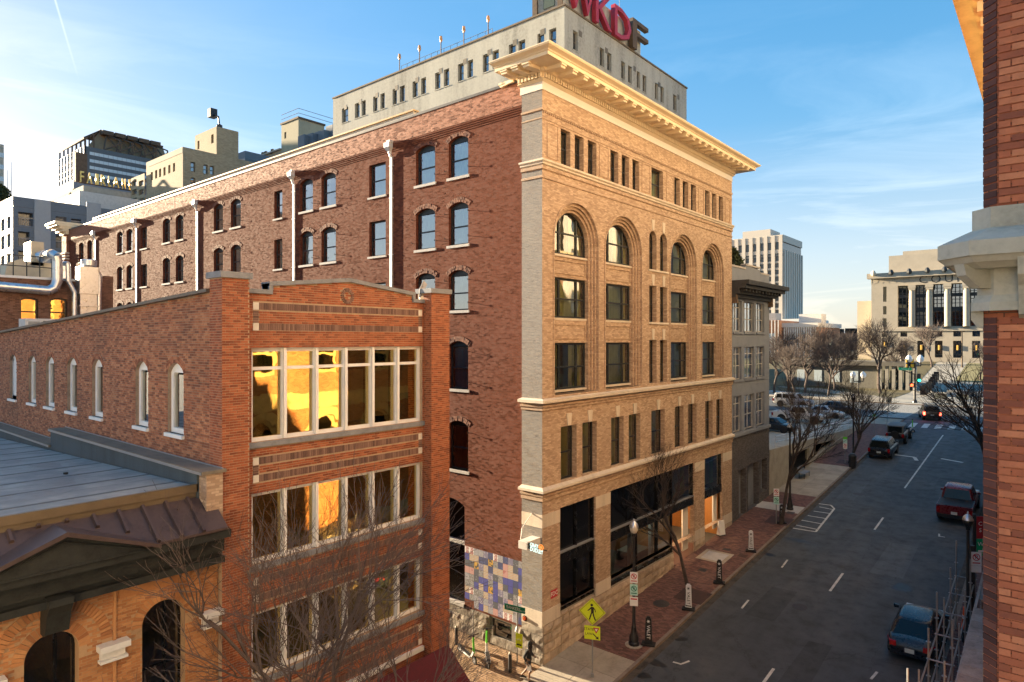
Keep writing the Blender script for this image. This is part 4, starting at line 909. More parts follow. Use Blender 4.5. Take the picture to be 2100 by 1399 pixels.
for x, h in ((1254, 5), (1293, 3.2), (1301, 5.2)):
    an = site('antenna', {1254: 'thin whip antenna above the letter D on the office block', 1293: 'short whip antenna left of the tallest beside the letter F', 1301: 'tall whip antenna beside the letter F on the office block'}[x], 'antenna', (xc-2, uy(x), zt), 'antennas on the office block'); m = MB(); m.tube((xc-2, uy(x), zt), (xc-2, uy(x), zt+h+2), .07, .03, 5); m.build('mast', MAT['coping'], an); m = MB(); m.box(xc-2.2, xc-1.8, uy(x)-.2, uy(x)+.2, zt, zt+.2); m.build('base_plate', MAT['coping'], an)
# roof terrace railing with torch lamps
RL = site('roof_railing', 'thin metal railing along the roof of the stained white office block', 'railing', (ux(900), yc+1, zt)); m = MB(); a, b = ux(813), ux(1000)
for z in (.6, 1.2): m.tube((a, yc+.8, zt+z), (b, yc+.8, zt+z), .03, n=5)
m.build('rail', MAT['coping'], RL)
for k in range(15): u = a+(b-a)*k/14; m = MB(); m.tube((u, yc+.8, zt), (u, yc+.8, zt+1.2), .03, n=5); m.build('post', MAT['coping'], RL)
for i, x in enumerate((813, 854, 898, 945, 995)):
    T = site('torch_lamp', ['first', 'second', 'third', 'fourth', 'fifth'][i]+' torch lamp from the left along the office block roof', 'lamp', (ux(x), yc+.5, zt), 'torch lamps on the office block roof')
    m = MB(); m.tube((ux(x), yc+.5, zt), (ux(x), yc+.5, zt+1.9), .06, n=6); m.build('post', MAT['rust'], T); m = MB(); m.lathe((ux(x), yc+.5, zt+1.9), [(.1, 0), (.2, .25), (.14, .7)], 8); m.build('lamp_head', plain('amber lamp', (.6,.3,.12), .5), T)
# --- buff brick block with a lift tower
TB = site('buff_block', 'buff brick block with a square lift tower and camera mast left of centre', 'building', (-100, 30, 0))
t0 = 105; d = ray(375, 301); xb_, yb_ = CAM.x+t0*d[0], CAM.y+t0*d[1]; zb_ = CAM.z+t0*d[2]; A = pX(yb_); B = pY(xb_)
vx = lambda x, y=700: onY(x, y, yb_); vy = lambda x, y=700: onX(x, y, xb_)
ops = [Op(vx(x)[0], vx(x+4.5)[0], vx(x, y1)[1], vx(x, y0)[1]) for x, y0, y1 in ((309,354,371),(318,350,367),(326,347,364),(335,344,361),(345,339.5,356.5),(354.5,335.5,353))]
dz = 6.2; ops += [Op(o.u0, o.u1, o.z0-dz, o.z1-dz) for o in ops]
facade(TB, A, vx(300)[0], xb_, 15, zb_, ops, MAT['tanb'], depth=.4, fw=.12, name='side_wall')
m = MB(); A.box(m, vx(305)[0], xb_-.05, onY(340, 346, yb_)[1]+1.5, zb_-.1, 0, .04); m.build('stucco_band', plain('cream stucco', (.46,.42,.32), .9, var=.15, scale=.3), TB)
ops = [Op(vy(a)[0], vy(b)[0], vy(a, y1)[1], vy(a, y0)[1]) for a, b, y0, y1 in ((391,400.5,331.5,351.5),(417,426,337,356.5),(430.5,439.5,339.5,358),(391,400.5,363.5,374))]
facade(TB, B, yb_, yb_+30, 15, zb_, ops, MAT['tanb'], depth=.3, fw=.15, name='front_wall')
m = MB(); m.box(vx(300)[0], xb_-.5, yb_+.5, yb_+30, 15, zb_-.2); m.build('core', MAT['tanb'], TB)
z2 = onY(285, 362, yb_)[1]; ops = [Op(vx(a)[0], vx(b)[0], vx(a, y1)[1], vx(a, y0)[1]) for a, b in ((274,284),(288,298)) for y0, y1 in ((373,384),(391,402),(409,419))]
facade(TB, pX(yb_-.3), vx(272)[0], vx(300)[0], 15, z2, ops, MAT['tanb'], depth=.3, fw=.15, rail=False, name='annex_wall')
tc_ = ray(444, 259); tt = t0+6; xt_, yt_ = CAM.x+tt*tc_[0], CAM.y+tt*tc_[1]; ztt = CAM.z+tt*tc_[2]; xl_ = onY(400, 700, yt_)[0]; yr_ = onX(489, 700, xt_)[0]
ops = [Op(onY(405, 0, yt_)[0], onY(409, 0, yt_)[0], onY(405, 307, yt_)[1], onY(405, 290, yt_)[1]), Op(onY(433, 0, yt_)[0], onY(438, 0, yt_)[0], onY(433, 295, yt_)[1], onY(433, 277, yt_)[1])]
facade(TB, pX(yt_), xl_, xt_, zb_-4, ztt, ops, MAT['tanb'], depth=.3, fw=.12, name='tower_wall'); facade(TB, pY(xt_), yt_, yr_, zb_-20, ztt, [], MAT['tanb'], name='tower_wall')
m = MB(); m.box(xl_, xt_-.2, yt_+.4, yr_, zb_-4, ztt-.05); m.build('tower_core', MAT['tanb'], TB)
CM = site('camera_mast', 'dark camera arm on top of the buff brick lift tower', 'mast', (xt_-1, yt_+1, ztt)); m = MB(); m.lathe((xt_-1, yt_+1, ztt-.1), [(.5, 0), (.5, .7), (.2, .9)], 8); m.tube((xt_-1, yt_+1, ztt+.5), (xt_-1.4, yt_+1, ztt+2.2), .15, n=6); m.tube((xt_-1.4, yt_+1, ztt+2.2), (xt_-3.2, yt_+1, ztt+2.9), .15, n=6); m.build('arm', MAT['iron'], CM); m = MB(); m.box(xt_-4.2, xt_-3, yt_+.4, yt_+1.6, ztt+2.5, ztt+4); m.build('camera_head', MAT['iron'], CM)
# --- banded office tower with roof trusses
FT = site('office_tower', 'dark glass office tower with pale window bands and slanted roof truss', 'building', (-230, 70, 0))
t0 = 140; d = ray(173, 299); xf, yf = CAM.x+t0*d[0], CAM.y+t0*d[1]; zf = CAM.z+t0*d[2]; yfr = onX(352, 700, xf)[0]; xfl = onY(121, 700, yf)[0]; A, B = pX(yf), pY(xf)
m = MB(); m.box(xfl, xf-.3, yf+.3, yfr, 0, zf-.05); m.build('core', MAT['fgl'], FT)
zs_ = [onX(175, y, xf)[1] for y in (312.5, 327.5, 341.5, 356)]; bh = .65
mf = MB(); B.box(mf, yf, yfr, 10, zf, -.3, 0); mf.build('dark_cladding', plain('slate cladding', (.085,.095,.105), .35, var=.12), FT)
for z in zs_+[zs_[-1]-3.9]:
    n = 18
    for k in range(n):
        u0, u1 = yf+1+(yfr-yf-1.5)*k/n, yf+1+(yfr-yf-1.5)*(k+.93)/n; m = MB(); B.box(m, u0, u1, z-bh/2, z+bh/2, 0, .06); m.build('window', MAT['fglw'], FT)
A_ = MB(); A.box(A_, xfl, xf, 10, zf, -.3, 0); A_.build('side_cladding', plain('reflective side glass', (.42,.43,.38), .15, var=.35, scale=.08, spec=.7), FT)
for k in range(9): m = MB(); u = xfl+(xf-xfl)*k/8; A.box(m, u-.15, u+.15, 10, zf, 0, .15); m.build('side_fin', MAT['coping'], FT)
for z in zs_: m = MB(); A.box(m, xfl, xf, z-.9, z-.45, 0, .08); m.build('side_band', MAT['fgl'], FT)
zr = zf+onX(205, 0, xf)[0]*0; H = 5.2                             # slanted roof panel carried by trusses
brs = plain('tan roof screen', (.30,.19,.10), .8, var=.15, scale=.3)
m = MB(); m.hexa([(xf-1.5, yf+1, zf), (xf-1.5, yfr, zf), (xf-2, yfr, zf), (xf-2, yf+1, zf), (xf-5, yf+4.5, zf+H), (xf-5, yfr, zf+H-.6), (xf-5.4, yfr, zf+H-.6), (xf-5.4, yf+4.5, zf+H)]); m.build('roof_screen', brs, FT)
m = MB(); m.hexa([(xfl, yf, zf+1.6), (xf-.4, yf, zf+1.6), (xf-4.9, yf+4.5, zf+H-.1), (xfl, yf+4.5, zf+H-.1), (xfl, yf, zf+2.0), (xf-.4, yf, zf+2.0), (xf-4.9, yf+4.5, zf+H+.3), (xfl, yf+4.5, zf+H+.3)]); m.build('sloped_canopy', MAT['rust'], FT)
m = MB(); m.hexa([(xf-14, yf+4.5, zf+H), (xf-4.7, yf+4.5, zf+H), (xf-4.7, yfr, zf+H-.6), (xf-14, yfr, zf+H-.6), (xf-14, yf+4.5, zf+H+.4), (xf-4.7, yf+4.5, zf+H+.4), (xf-4.7, yfr, zf+H-.2), (xf-14, yfr, zf+H-.2)]); m.build('screen_cap', MAT['rust'], FT)
for k in range(5):
    y = yf+5.5+(yfr-yf-8)*k/4; m = MB()
    for p, q in (((xf-.3, y-1.7, zf), (xf-3.6, y, zf+H-.9)), ((xf-.3, y+1.7, zf), (xf-3.6, y, zf+H-.9)), ((xf-.3, y-1.7, zf), (xf-.3, y+1.7, zf+2.2)), ((xf-.3, y+1.7, zf), (xf-.3, y+1.7, zf+2.8)), ((xf-.3, y+1.7, zf+2.8), (xf-3.6, y, zf+H-.9))): m.tube(p, q, .17, n=5)
    m.box(xf-4.6, xf-2.6, y-1.1, y+1.1, zf+H-1.0, zf+H-.1); m.build('truss', MAT['rust'], FT)
for k in range(7): u = xfl+(xf-xfl)*k/6; m = MB(); m.tube((u, yf+.2, zf), (u, yf+.2, zf+1.7), .18, n=5); m.tube((u, yf+1.8, zf), (u, yf+1.8, zf+3.0), .15, n=5); m.build('canopy_post', MAT['rust'], FT)
# --- hotel podium carrying big gold letters
HP = site('hotel_podium', 'pale stepped concrete hotel roof below the gold rooftop letters', 'building', (-160, 40, 0))
t0 = 115; d = ray(171, 380); xh, yh = CAM.x+t0*d[0], CAM.y+t0*d[1]; zh = CAM.z+t0*d[2]
m = MB(); m.box(onY(145, 0, yh)[0]-14, xh, yh, yh+26, 0, zh); m.build('upper_block', MAT['conc'], HP)
d = ray(151, 368); x3, y3 = CAM.x+(t0+6)*d[0], CAM.y+(t0+6)*d[1]; z3 = CAM.z+(t0+6)*d[2]; m = MB(); m.box(x3-14, x3, y3, y3+14, 0, z3); m.build('plant_room', MAT['greyp'], HP)
d = ray(163, 391); x4, y4 = CAM.x+(t0-12)*d[0], CAM.y+(t0-12)*d[1]; z4 = CAM.z+(t0-12)*d[2]; m = MB(); m.box(x4-22, x4, y4, y4+26, 0, z4); m.build('lower_block', MAT['offw'], HP)
HS = site('gold_roof_sign', 'gold FAIRLANE letters standing on the pale hotel roof', 'sign', (xh+1, yh+8, zh))
goldl = plain('gold letter', (.75,.55,.18), .35, metal=.6, var=.1)
yq = [onX(x, 0, xh+.5)[0] for x in (164,172,178,189,196,202,207,216,222,227,231,244,250,257,264,271)]
for ch, a, b in zip('FAIRLANE', yq[0::2], yq[1::2]):
    me = text_mesh(ch, 1, .1); xs = [v.co.x for v in me.vertices]; ys = [v.co.y for v in me.vertices]; me.materials.clear(); me.materials.append(goldl)
    z0 = zh+.4; hg = 1.9
    for v in me.vertices: p, q, r_ = v.co; v.co = (xh+.5+r_*2, a+(p-min(xs))/max(.05, max(xs)-min(xs))*(b-a), z0+(q-min(ys))/(max(ys)-min(ys))*hg)
    link('letter', me, HS)
m = MB(); m.tube((xh, yq[0], zh+.4), (xh, yq[-1], zh+.4), .12, n=5); m.build('support_rail', MAT['rust'], HS)
m = MB(); m.box(xh-.3, xh+.3, yq[0]-.6, yq[0]+1.2, zh+.4, zh+5.6); m.build('sign_pylon', MAT['rust'], HS)
# --- blue-grey panelled flats
GA = site('apartment_block', 'blue-grey panelled apartment block with pale vertical panels and balconies', 'building', (-100, 15, 0))
t0 = 88; d = ray(26, 402); xg, yg = CAM.x+t0*d[0], CAM.y+t0*d[1]; zg = CAM.z+t0*d[2]; B = pY(xg); A = pX(yg); gy = lambda x, y=700: onX(x, y, xg)
ops = [Op(gy(a)[0], gy(b)[0], gy(a, y1)[1], gy(a, y0)[1]) for a, b, y0, y1 in ((37.5,67.5,434,461),(37.5,60.5,474,503),(37.5,60.5,514,540),(114.5,136.5,443.5,458),(145.5,166.5,448,467),(114.5,136.5,482,509),(145.5,166.5,484,512))]
m = MB(); wall(m, B, yg, gy(330)[0], 0, zg, ops, .9); m.build('front_wall', MAT['gpan'], GA)
for o in ops:
    m = MB(); B.box(m, o.u0, o.u1, o.z0, o.z1, -1.0, -.9); m.build('window', MAT['fgl'], GA); r_ = MB(); B.box(r_, o.u0, o.u1, o.z0+1.0, o.z0+1.06, -.12, -.05)
    n = 8
    for k in range(n+1): u = o.u0+(o.u1-o.u0)*k/n; B.box(r_, u-.015, u+.015, o.z0, o.z0+1.0, -.1, -.07)
    r_.build('balcony_rail', MAT['coping'], GA)
for a, b in ((70, 103.5), (177, 206.5), (243, 275)): m = MB(); B.box(m, gy(a)[0], gy(b)[0], 0, zg+(.6 if a > 100 else 0)-(2.2 if a == 243 else 0), 0, .12); m.build('pale_panel', MAT['wpan'], GA)
for k in range(14): m = MB(); B.box(m, yg, gy(330)[0], zg-1.35*(k+1)-.03, zg-1.35*(k+1), 0, .015); m.build('panel_joint', MAT['fgl'], GA)
ops = [Op(-i*3.2+xg-2.9, -i*3.2+xg-.9, gy(26, y1)[1], gy(26, y0)[1]) for i in range(3) for y0, y1 in ((440,466),(476,505),(518,545))]
m = MB(); wall(m, A, xg-16, xg, 0, zg, ops, .3); m.build('side_wall', plain('neutral grey panel', (.2,.21,.21), .6), GA)  # side panels a plain grey, lighter than the front
for o in ops: m = MB(); A.box(m, o.u0, o.u1, o.z0, o.z1, -.4, -.3); m.build('window', MAT['fglw'], GA)
m = MB(); m.box(xg-16, xg-1.1, yg+.5, gy(330)[0], 0, zg-.2); m.build('core', MAT['dkroom'], GA)
# small far tower at the picture's left edge
t0 = 230; d = ray(8, 297); x0_, y0_ = CAM.x+t0*d[0], CAM.y+t0*d[1]; zz = CAM.z+t0*d[2]
ET = site('edge_tower', 'narrow far tower with green glass bands at the left picture edge', 'building', (x0_-8, y0_-6, 0)); m = MB(); m.box(x0_-18, x0_, y0_-20, y0_, 0, zz); m.build('wall', MAT['limestone'], ET)
for k in range(9): m = MB(); m.box(x0_-18.05, x0_+.05, y0_-20.05, y0_+.05, zz-3-4.2*k-1.6, zz-3-4.2*k); m.build('glass_band', MAT['fglw'], ET)
for x, h in ((16, 7), (23, 9)):
    d = ray(x, 406); q = Vector((CAM.x+130*d[0], CAM.y+130*d[1], CAM.z+130*d[2])); an = site('antenna', ('shorter' if h == 7 else 'taller')+' of two thin masts above the blue-grey flats', 'antenna', q, 'masts above the flats'); m = MB(); m.tube(q-Vector((0, 0, 4)), q+Vector((0, 0, h*.8)), .12, .05, 5); m.build('mast', MAT['coping'], an); m = MB(); m.box(q.x-.4, q.x+.4, q.y-.4, q.y+.4, q.z-26, q.z-3.9); m.build('base_plate', MAT['greyp'], an)
# --- buff stair tower with railing and plant screen
TT = site('stair_tower_block', 'buff rendered stair tower with roof railing beside grey plant screens', 'building', (-95, 60, 0))
t0 = 140; d = ray(612, 243); xs_, ys_ = CAM.x+t0*d[0], CAM.y+t0*d[1]; zs2 = CAM.z+t0*d[2]; bf = plain('buff render', (.40,.36,.25), .9, var=.12, scale=.4, streak=True); A = pX(ys_); B = pY(xs_); xsl = onY(577, 0, ys_)[0]; ysr = onX(665, 0, xs_)[0]
facade(TT, A, xsl, xs_, 15, zs2, [Op(onY(583, 0, ys_)[0], onY(587, 0, ys_)[0], onY(583, 285, ys_)[1], onY(583, 272, ys_)[1])], bf, depth=.3, fw=.12); facade(TT, B, ys_, ysr, 15, zs2, [], bf, name='front_wall')
m = MB(); m.box(xsl-.2, xs_+.2, ys_-.2, ysr+.2, zs2, zs2+.4); m.build('roof_edge', MAT['rust'], TT)
m = MB()
for z in (1.2, 2.2): m.path([(xsl, ys_, zs2+z), (xs_, ys_, zs2+z), (xs_, ysr+8, zs2+z)], .06, 5)
m.build('roof_rail', MAT['coping'], TT)
z5 = onY(545, 298, ys_)[1]; ops = [Op(onY(a, 0, ys_)[0], onY(a+4, 0, ys_)[0], onY(a, y+11, ys_)[1], onY(a, y, ys_)[1]) for a, y in ((516.5,321),(525.5,317.5),(535.5,313),(541.5,311),(555,306.5))]
facade(TT, A, onY(512, 0, ys_)[0], xsl, 15, onY(574, 288, ys_)[1]-2.2, ops, MAT['tanb'], depth=.3, fw=.12, name='wing_wall')
m = MB(); A.box(m, onY(511, 0, ys_)[0], xsl, onY(574, 288, ys_)[1]-2.2, onY(574, 288, ys_)[1]-1.9, -2, .4); m.build('wing_cornice', MAT['limestone'], TT)
for a, b, y0, y1 in ((611,624,280,300),(628,641,277,296),(646,664,272,290),(668,682,260,286)):
    d0 = 120; q = ray(a, y0); yy = CAM.y+d0*q[1]; m = MB(); m.box(onY(a, 0, yy)[0], onY(b, 0, yy)[0], yy, yy+4, 15, onY(a, y0, yy)[1]); m.build('plant_screen', MAT['gpan'], TT)
d = ray(495, 312); q = Vector(d)*130+CAM; SB = site('grey_slab', 'small grey office slab between the buff lift tower and the roof', 'building', (q.x, q.y, 0)); m = MB(); m.box(q.x-6, q.x+1.5, q.y, q.y+8, 0, q.z); m.build('wall', MAT['gpan'], SB)
for k in range(4): m = MB(); m.box(q.x-6.05, q.x+1.55, q.y-.05, q.y+8.05, q.z-3.5-4*k, q.z-1.5-4*k); m.build('glass_band', MAT['fgl'], SB)
# --- brick building with roof ducts behind the front building
VX = -27.5; VB = site('duct_building', 'dark brown brick building with two arched windows behind silver roof ducts', 'building', (VX-6, -10, 0)); VP = pY(VX); vq = lambda x, y=700: onX(x, y, VX)
vz = vq(60, 572)[1]; vy0, vy1 = vq(-60)[0], vq(232)[0]
ops = [Op(vq(41)[0], vq(79)[0], vq(41, 659)[1], vq(60, 610)[1], .1), Op(vq(102)[0], vq(139)[0], vq(102, 660)[1], vq(120, 611)[1], .1)]
m = MB(); wall(m, VP, vy0, vy1, 5, vz, ops, .3); m.box(VX-12, VX-.01, vy1-.02, vy1, 3, vz); m.build('wall', MAT['dkbrick'], VB)
for o in ops: window(VB, VP, [o.u0, o.u1], [o.z0, o.z0+.55, o.z1], o, (MAT['black'], MAT['fglass']), .1, .2, .06, (MAT['blind'], .6))
m = MB()
for o in ops:
    a0 = math.asin((o.u1-o.c)/o.rad)
    for k in range(13):
        t_0, t_1 = -a0+2*a0*k/13, -a0+2*a0*(k+.85)/13
        for r0, r1 in ((o.rad+.01, o.rad+.11), (o.rad+.12, o.rad+.22)): VP.slab(m, [(o.c+r0*sin(t_0), o.zc+r0*cos(t_0)), (o.c+r0*sin(t_1), o.zc+r0*cos(t_1)), (o.c+r1*sin(t_1), o.zc+r1*cos(t_1)), (o.c+r1*sin(t_0), o.zc+r1*cos(t_0))], -.02, .02)
m.build('arch_brick', brickpiece('duct building arch', [(.16,.07,.04),(.28,.14,.08)]), VB, kind='stuff')
m = MB(); VP.box(m, vy0, vy1-.9, vz, vz+.14, -.4, .06); m.build('coping', MAT['white'], VB)
m = MB(); VP.box(m, vy1-.6, vy1, vz, vz+.45, -.5, .02); m.build('parapet_corner', MAT['dkbrick'], VB)
m = MB(); m.box(VX-12, VX-.3, vy0, vy1, 5, vz-.1); m.build('roof', MAT['roofm'], VB)
def vpt(x, y, X=VX): a = onX(x, y, X); return Vector((X, a[0], a[1]))
def duct(name, label, pts, r, X, joints=True, cap=None):
    D = site(name, label, 'duct', pts[0]); m = MB(); m.smooth = True
    for a, b in zip(pts, pts[1:]): m.tube(a, b, r, r, 14)
    m.build('duct_run', MAT['galv'], D)
    m = MB()
    for a, b in zip(pts, pts[1:]):
        L_ = (b-a).length; n = max(1, int(L_/.9))
        for k in range(n+1): c = a+(b-a)*(k/n); e = (b-a).normalized()*.02; m.tube(c-e, c+e, r*1.06, r*1.06, 14)
    m.build('seam_band', MAT['galv'], D, kind='stuff'); return D
X1 = VX+.45
duct('main_duct', 'long silver duct running along the brick wall then rising to the roof', [vpt(-40, 584, X1), vpt(100, 596, X1), vpt(112, 590, X1), vpt(118, 575, X1), vpt(118, 535, X1), vpt(116, 526, X1), vpt(106, 521, X1-.2), vpt(92, 523, X1-1.5)], .26, X1)
duct('thin_duct', 'thin silver pipe bending down between the two wide ducts', [vpt(128, 541, X1-.3), vpt(139, 541, X1), vpt(140.5, 577, X1), vpt(153, 600, X1), vpt(153, 672, X1)], .13, X1)
duct('right_duct', 'thin silver pipe right of the square duct on the brick wall', [vpt(192, 563, X1-.5), vpt(202, 563, X1), vpt(204, 570, X1), vpt(203, 608, X1), vpt(203, 660, X1)], .14, X1)
SD = site('square_duct', 'square silver duct with round cap standing against the brick wall', 'duct', vpt(180, 660, X1)); a, b, c = vpt(163, 600, X1), vpt(197, 600, X1), vpt(180, 545, X1)
m = MB(); m.box(X1-.4, X1+.15, a.y, b.y, 12.5, vpt(180, 602, X1).z); m.build('lower_box', MAT['galv'], SD); m = MB(); m.box(X1-.5, X1+.25, a.y-.06, b.y+.06, vpt(180, 602, X1).z, vpt(180, 548, X1).z); m.build('upper_box', MAT['galv'], SD)
m = MB(); m.smooth = True; m.lathe((X1-.1, c.y+.1, vpt(180, 548, X1).z), [(.3, 0), (.42, .1), (.42, .42), (.36, .45)], 16); m.build('round_cap', MAT['galv'], SD)
for y in (575, 602, 628): m = MB(); z = vpt(180, y, X1).z; m.box(X1-.53, X1+.28, a.y-.09, b.y+.09, z-.03, z+.03); m.build('flange', MAT['galv'], SD)
RU = site('rooftop_unit', 'beige rooftop air unit with slatted hood behind black railing', 'air unit', vpt(60, 569, VX-2)); bm = plain('beige enamel', (.55,.47,.33), .5, var=.1)
p0, p1 = vpt(47, 566, VX-2), vpt(105, 540, VX-2); m = MB(); m.box(VX-4, VX-2, p0.y, p1.y, vz+.2, p1.z); m.build('cabinet', bm, RU)
h0, h1 = vpt(16, 548, VX-2), vpt(47, 530, VX-2); m = MB(); m.hexa([(VX-4, h1.y-.9, h0.z-.6), (VX-2, h1.y-.9, h0.z-.6), (VX-2, h1.y, h0.z-1.0), (VX-4, h1.y, h0.z-1.0), (VX-4, h0.y, h0.z+.25), (VX-2, h0.y, h0.z+.25), (VX-2, h1.y, h1.z), (VX-4, h1.y, h1.z)]); hd = m.build('intake_hood', bm, RU)
s0, s1 = vpt(63, 530, VX-2), vpt(90, 497, VX-2); m = MB(); m.box(VX-3.4, VX-2, s0.y, s1.y, s0.z-.4, s1.z); m.build('fan_stack', bm, RU); m = MB(); m.smooth = True; m.tube(vpt(84, 528, VX-1.9), vpt(95, 522, VX-1.6), .38, .3, 14); m.build('fan_collar', MAT['galv'], RU)
RG = site('roof_guard', 'black metal guard rail on the dark brick building roof', 'railing', vpt(60, 569, VX-.6)); m = MB(); g0, g1 = vpt(-60, 533, VX-.6), vpt(108, 545, VX-.6); zr_ = vz+1.35
for z in (zr_, vz+.75): m.tube((VX-.6, g0.y, z), (VX-.6, g1.y, z), .03, n=5)
m.build('rail', MAT['iron'], RG)
for k in range(7): y = g0.y+(g1.y-g0.y)*k/6; m = MB(); m.tube((VX-.6, y, vz), (VX-.6, y, zr_), .03, n=5); m.build('post', MAT['iron'], RG)
AC = site('condenser_unit', 'white condenser box on the front building roof before arched windows', 'air unit', vpt(100, 668, -23)); p0, p1 = vpt(52, 672, -23), vpt(150, 655, -23); m = MB(); m.box(-24.2, -23, p0.y, p1.y, p1.z-1.1, p1.z); m.build('cabinet', MAT['offw'], AC); m = MB(); m.box(-23.1, -22.97, p0.y+.75, p1.y-.1, p1.z-.8, p1.z-.12); m.build('grille', MAT['iron'], AC); m = MB(); m.box(-23.02, -22.98, p0.y+.12, p0.y+.6, p1.z-.7, p1.z-.15); m.build('side_grille', MAT['conc'], AC)
# ================================================================== grey painted neighbour, garage, far buildings on the right
GB = site('grey_building', 'grey painted three-storey building with heavy dark cornice', 'building', (-6, 25, 1.7)); y0, y1 = LY+.05, F(1577.5)
us = [(1503.8,1521),(1527,1547),(1551,1567.5)]; ops = [Op(F(a), F(b), z0, z1) for a, b in us for z0, z1 in ((14.57,16.71),(11.24,13.5),(7.62,10.1))]
m = MB(); wall(m, ST, y0, y1, 7.3, 18.9, ops, .3); m.build('street_wall', MAT['greyp'], GB)
gf = plain('light grey frame', (.38,.38,.38), .6)
for o in ops: window(GB, ST, [o.u0, (o.u0+o.u1)/2, o.u1], [o.z0, o.z0+(o.z1-o.z0)*.42, o.z0+(o.z1-o.z0)*.78, o.z1], o, (gf, glass('grey building glass', (.3,.34,.34), .3) if 'gbg' not in MAT else MAT['gbg']), .07, .16, .06, (MAT['curt'], .5), (.08, .16, .08), MAT['greyp'])
gops = [Op(y0+1.2, y0+2.6, 1.6, 4.9), Op(y0+3.0, y0+5.2, 1.8, 5.0), Op(y0+5.6, y1-.5, 2.6, 5.0)]
gdk = brick('dark grey brick', [(.07,.065,.07),(.1,.095,.1),(.14,.13,.135)], (.09,.085,.09), tilt=.03, stain=.2, bump=.3)
m = MB(); wall(m, ST, y0, y1, .8, 7.3, gops, .6); m.build('shop_wall', gdk, GB)
for o in gops: m = MB(); ST.box(m, o.u0, o.u1, o.z0, o.z1, -.6, -.5); m.build('shop_glass', MAT['blackglass'], GB)
m = MB(); ST.box(m, y0, y1, 7.3, 7.5, 0, .12); m.build('ledge', MAT['greyp'], GB)
m = MB(); m.box(-16, -.4, y0, y1, 1, 18.4); m.build('core', MAT['greyp'], GB)
dkc = plain('blackened cornice', (.035,.037,.04), .7, var=.4, bump=.2)
for i, (d0, d1, z0, z1) in enumerate(((.05, .25, 16.9, 17.15), (.05, .5, 17.15, 17.5), (.05, .95, 17.5, 17.75), (.05, 1.15, 17.75, 18.05))): m = MB(); ST.box(m, y0-.02 if i < 2 else y0, y1+.1+.35*i, z0, z1, d0-.2, d1); m.build('cornice_band', dkc, GB)
for k in range(12): y = y0+.4+(y1-y0)*k/11.5; m = MB(); ST.box(m, y-.08, y+.08, 17.3, 17.5, .3, .85); m.build('cornice_bracket', dkc, GB)
m = MB(); ST.slab(m, [(y0, 18.0), (y1, 18.0), (y1, 18.9), (y0+5.6, 18.9), (y0+5.6, 19.2), (y0+2.6, 19.35), (y0+2.6, 19.05), (y0, 19.0)], -.35, -.05); m.build('parapet', MAT['greyp'], GB)
for a, b, z in ((y0, y0+2.6, 19.02), (y0+2.6, y0+5.6, 19.3), (y0+5.6, y1, 18.92)): m = MB(); ST.box(m, a, b, z, z+.12, -.4, .0); m.build('parapet_cap', MAT['sillst'], GB)
for k in range(2): m = MB(); y = (y0+.15, y1-.15)[k]; ST.box(m, y-.15, y+.15, 16.5, 17.1, 0, .3); m.build('end_bracket', MAT['rust'], GB)
# parking garage, its wall following the street
PG = site('parking_garage', 'low tan concrete parking garage with dark openings beside the pavement', 'garage', (-15, 48, 3)); gy0, gy1, DECK = y1+.1, 65.0, 4.45
def gt(y): return 5.25-.041*(y-35)
m = MB()
cuts = [(gy0+.6, 37.0, None), (42.2, 48.6, 1), (49.6, 51.6, 1)]
ys_ = [gy0, 33.6, 39.6, 41.2, 48.2, 49.2, 51.4, gy1]
def gw(a, b, z0f, z1f, d0=-.4, d1=0, name='wall_piece', mt='conc'):
    m = MB(); m.hexa([(d0, a, z0f(a)), (d1, a, z0f(a)), (d1, b, z0f(b)), (d0, b, z0f(b)), (d0, a, z1f(a)), (d1, a, z1f(a)), (d1, b, z1f(b)), (d0, b, z1f(b))]); m.build(name, MAT[mt], PG)
lo = lambda y: gz(y)-.5
gw(gy0, 33.6, lo, gt); gw(33.6, 39.6, lambda y: gt(y)-.75, gt); gw(39.6, 41.2, lo, gt); gw(41.2, 48.2, lo, lambda y: gz(y)+.35); gw(41.2, 51.4, lambda y: gt(y)-.65, gt, -.4, .002); gw(48.2, 49.2, lo, lambda y: gt(y)-.65); gw(49.2, 51.4, lo, lambda y: gz(y)+.35); gw(51.4, gy1, lo, gt)
gw(41.2, 51.4, lambda y: gz(y)+.35, lambda y: gz(y)+.43, -.4, .08, 'ledge')
m = MB(); m.box(-40, -.3, gy0, gy1+1, DECK-.3, DECK); m.build('deck', MAT['conc'], PG)
m = MB(); m.box(-6, -5.9, gy0, gy1, 0, DECK-.3); m.build('dark_interior', MAT['dkroom'], PG)
m = MB(); m.box(-12, -.1, gy0, 33.5, 1.6, 5.2); m.build('end_block', MAT['conc'], PG)
for z in (.45, .9): m = MB(); m.tube((-.2, gy0+2, gt(gy0+2)+z), (-.2, 60, gt(60)+z), .03, n=5); m.build('top_rail', MAT['galv'], PG)
for k in range(12): y = gy0+2+(58-gy0)*k/11; m = MB(); m.tube((-.2, y, gt(y)-.1), (-.2, y, gt(y)+.9), .03, n=5); m.build('rail_post', MAT['galv'], PG)
m = MB()
for k in range(26): y = 33.7+5.8*k/25; m.tube((-.25, y, gz(y)), (-.25, y, gt(y)-.8), .02, n=4)
m.build('gate_bar', MAT['iron'], PG, kind='stuff')
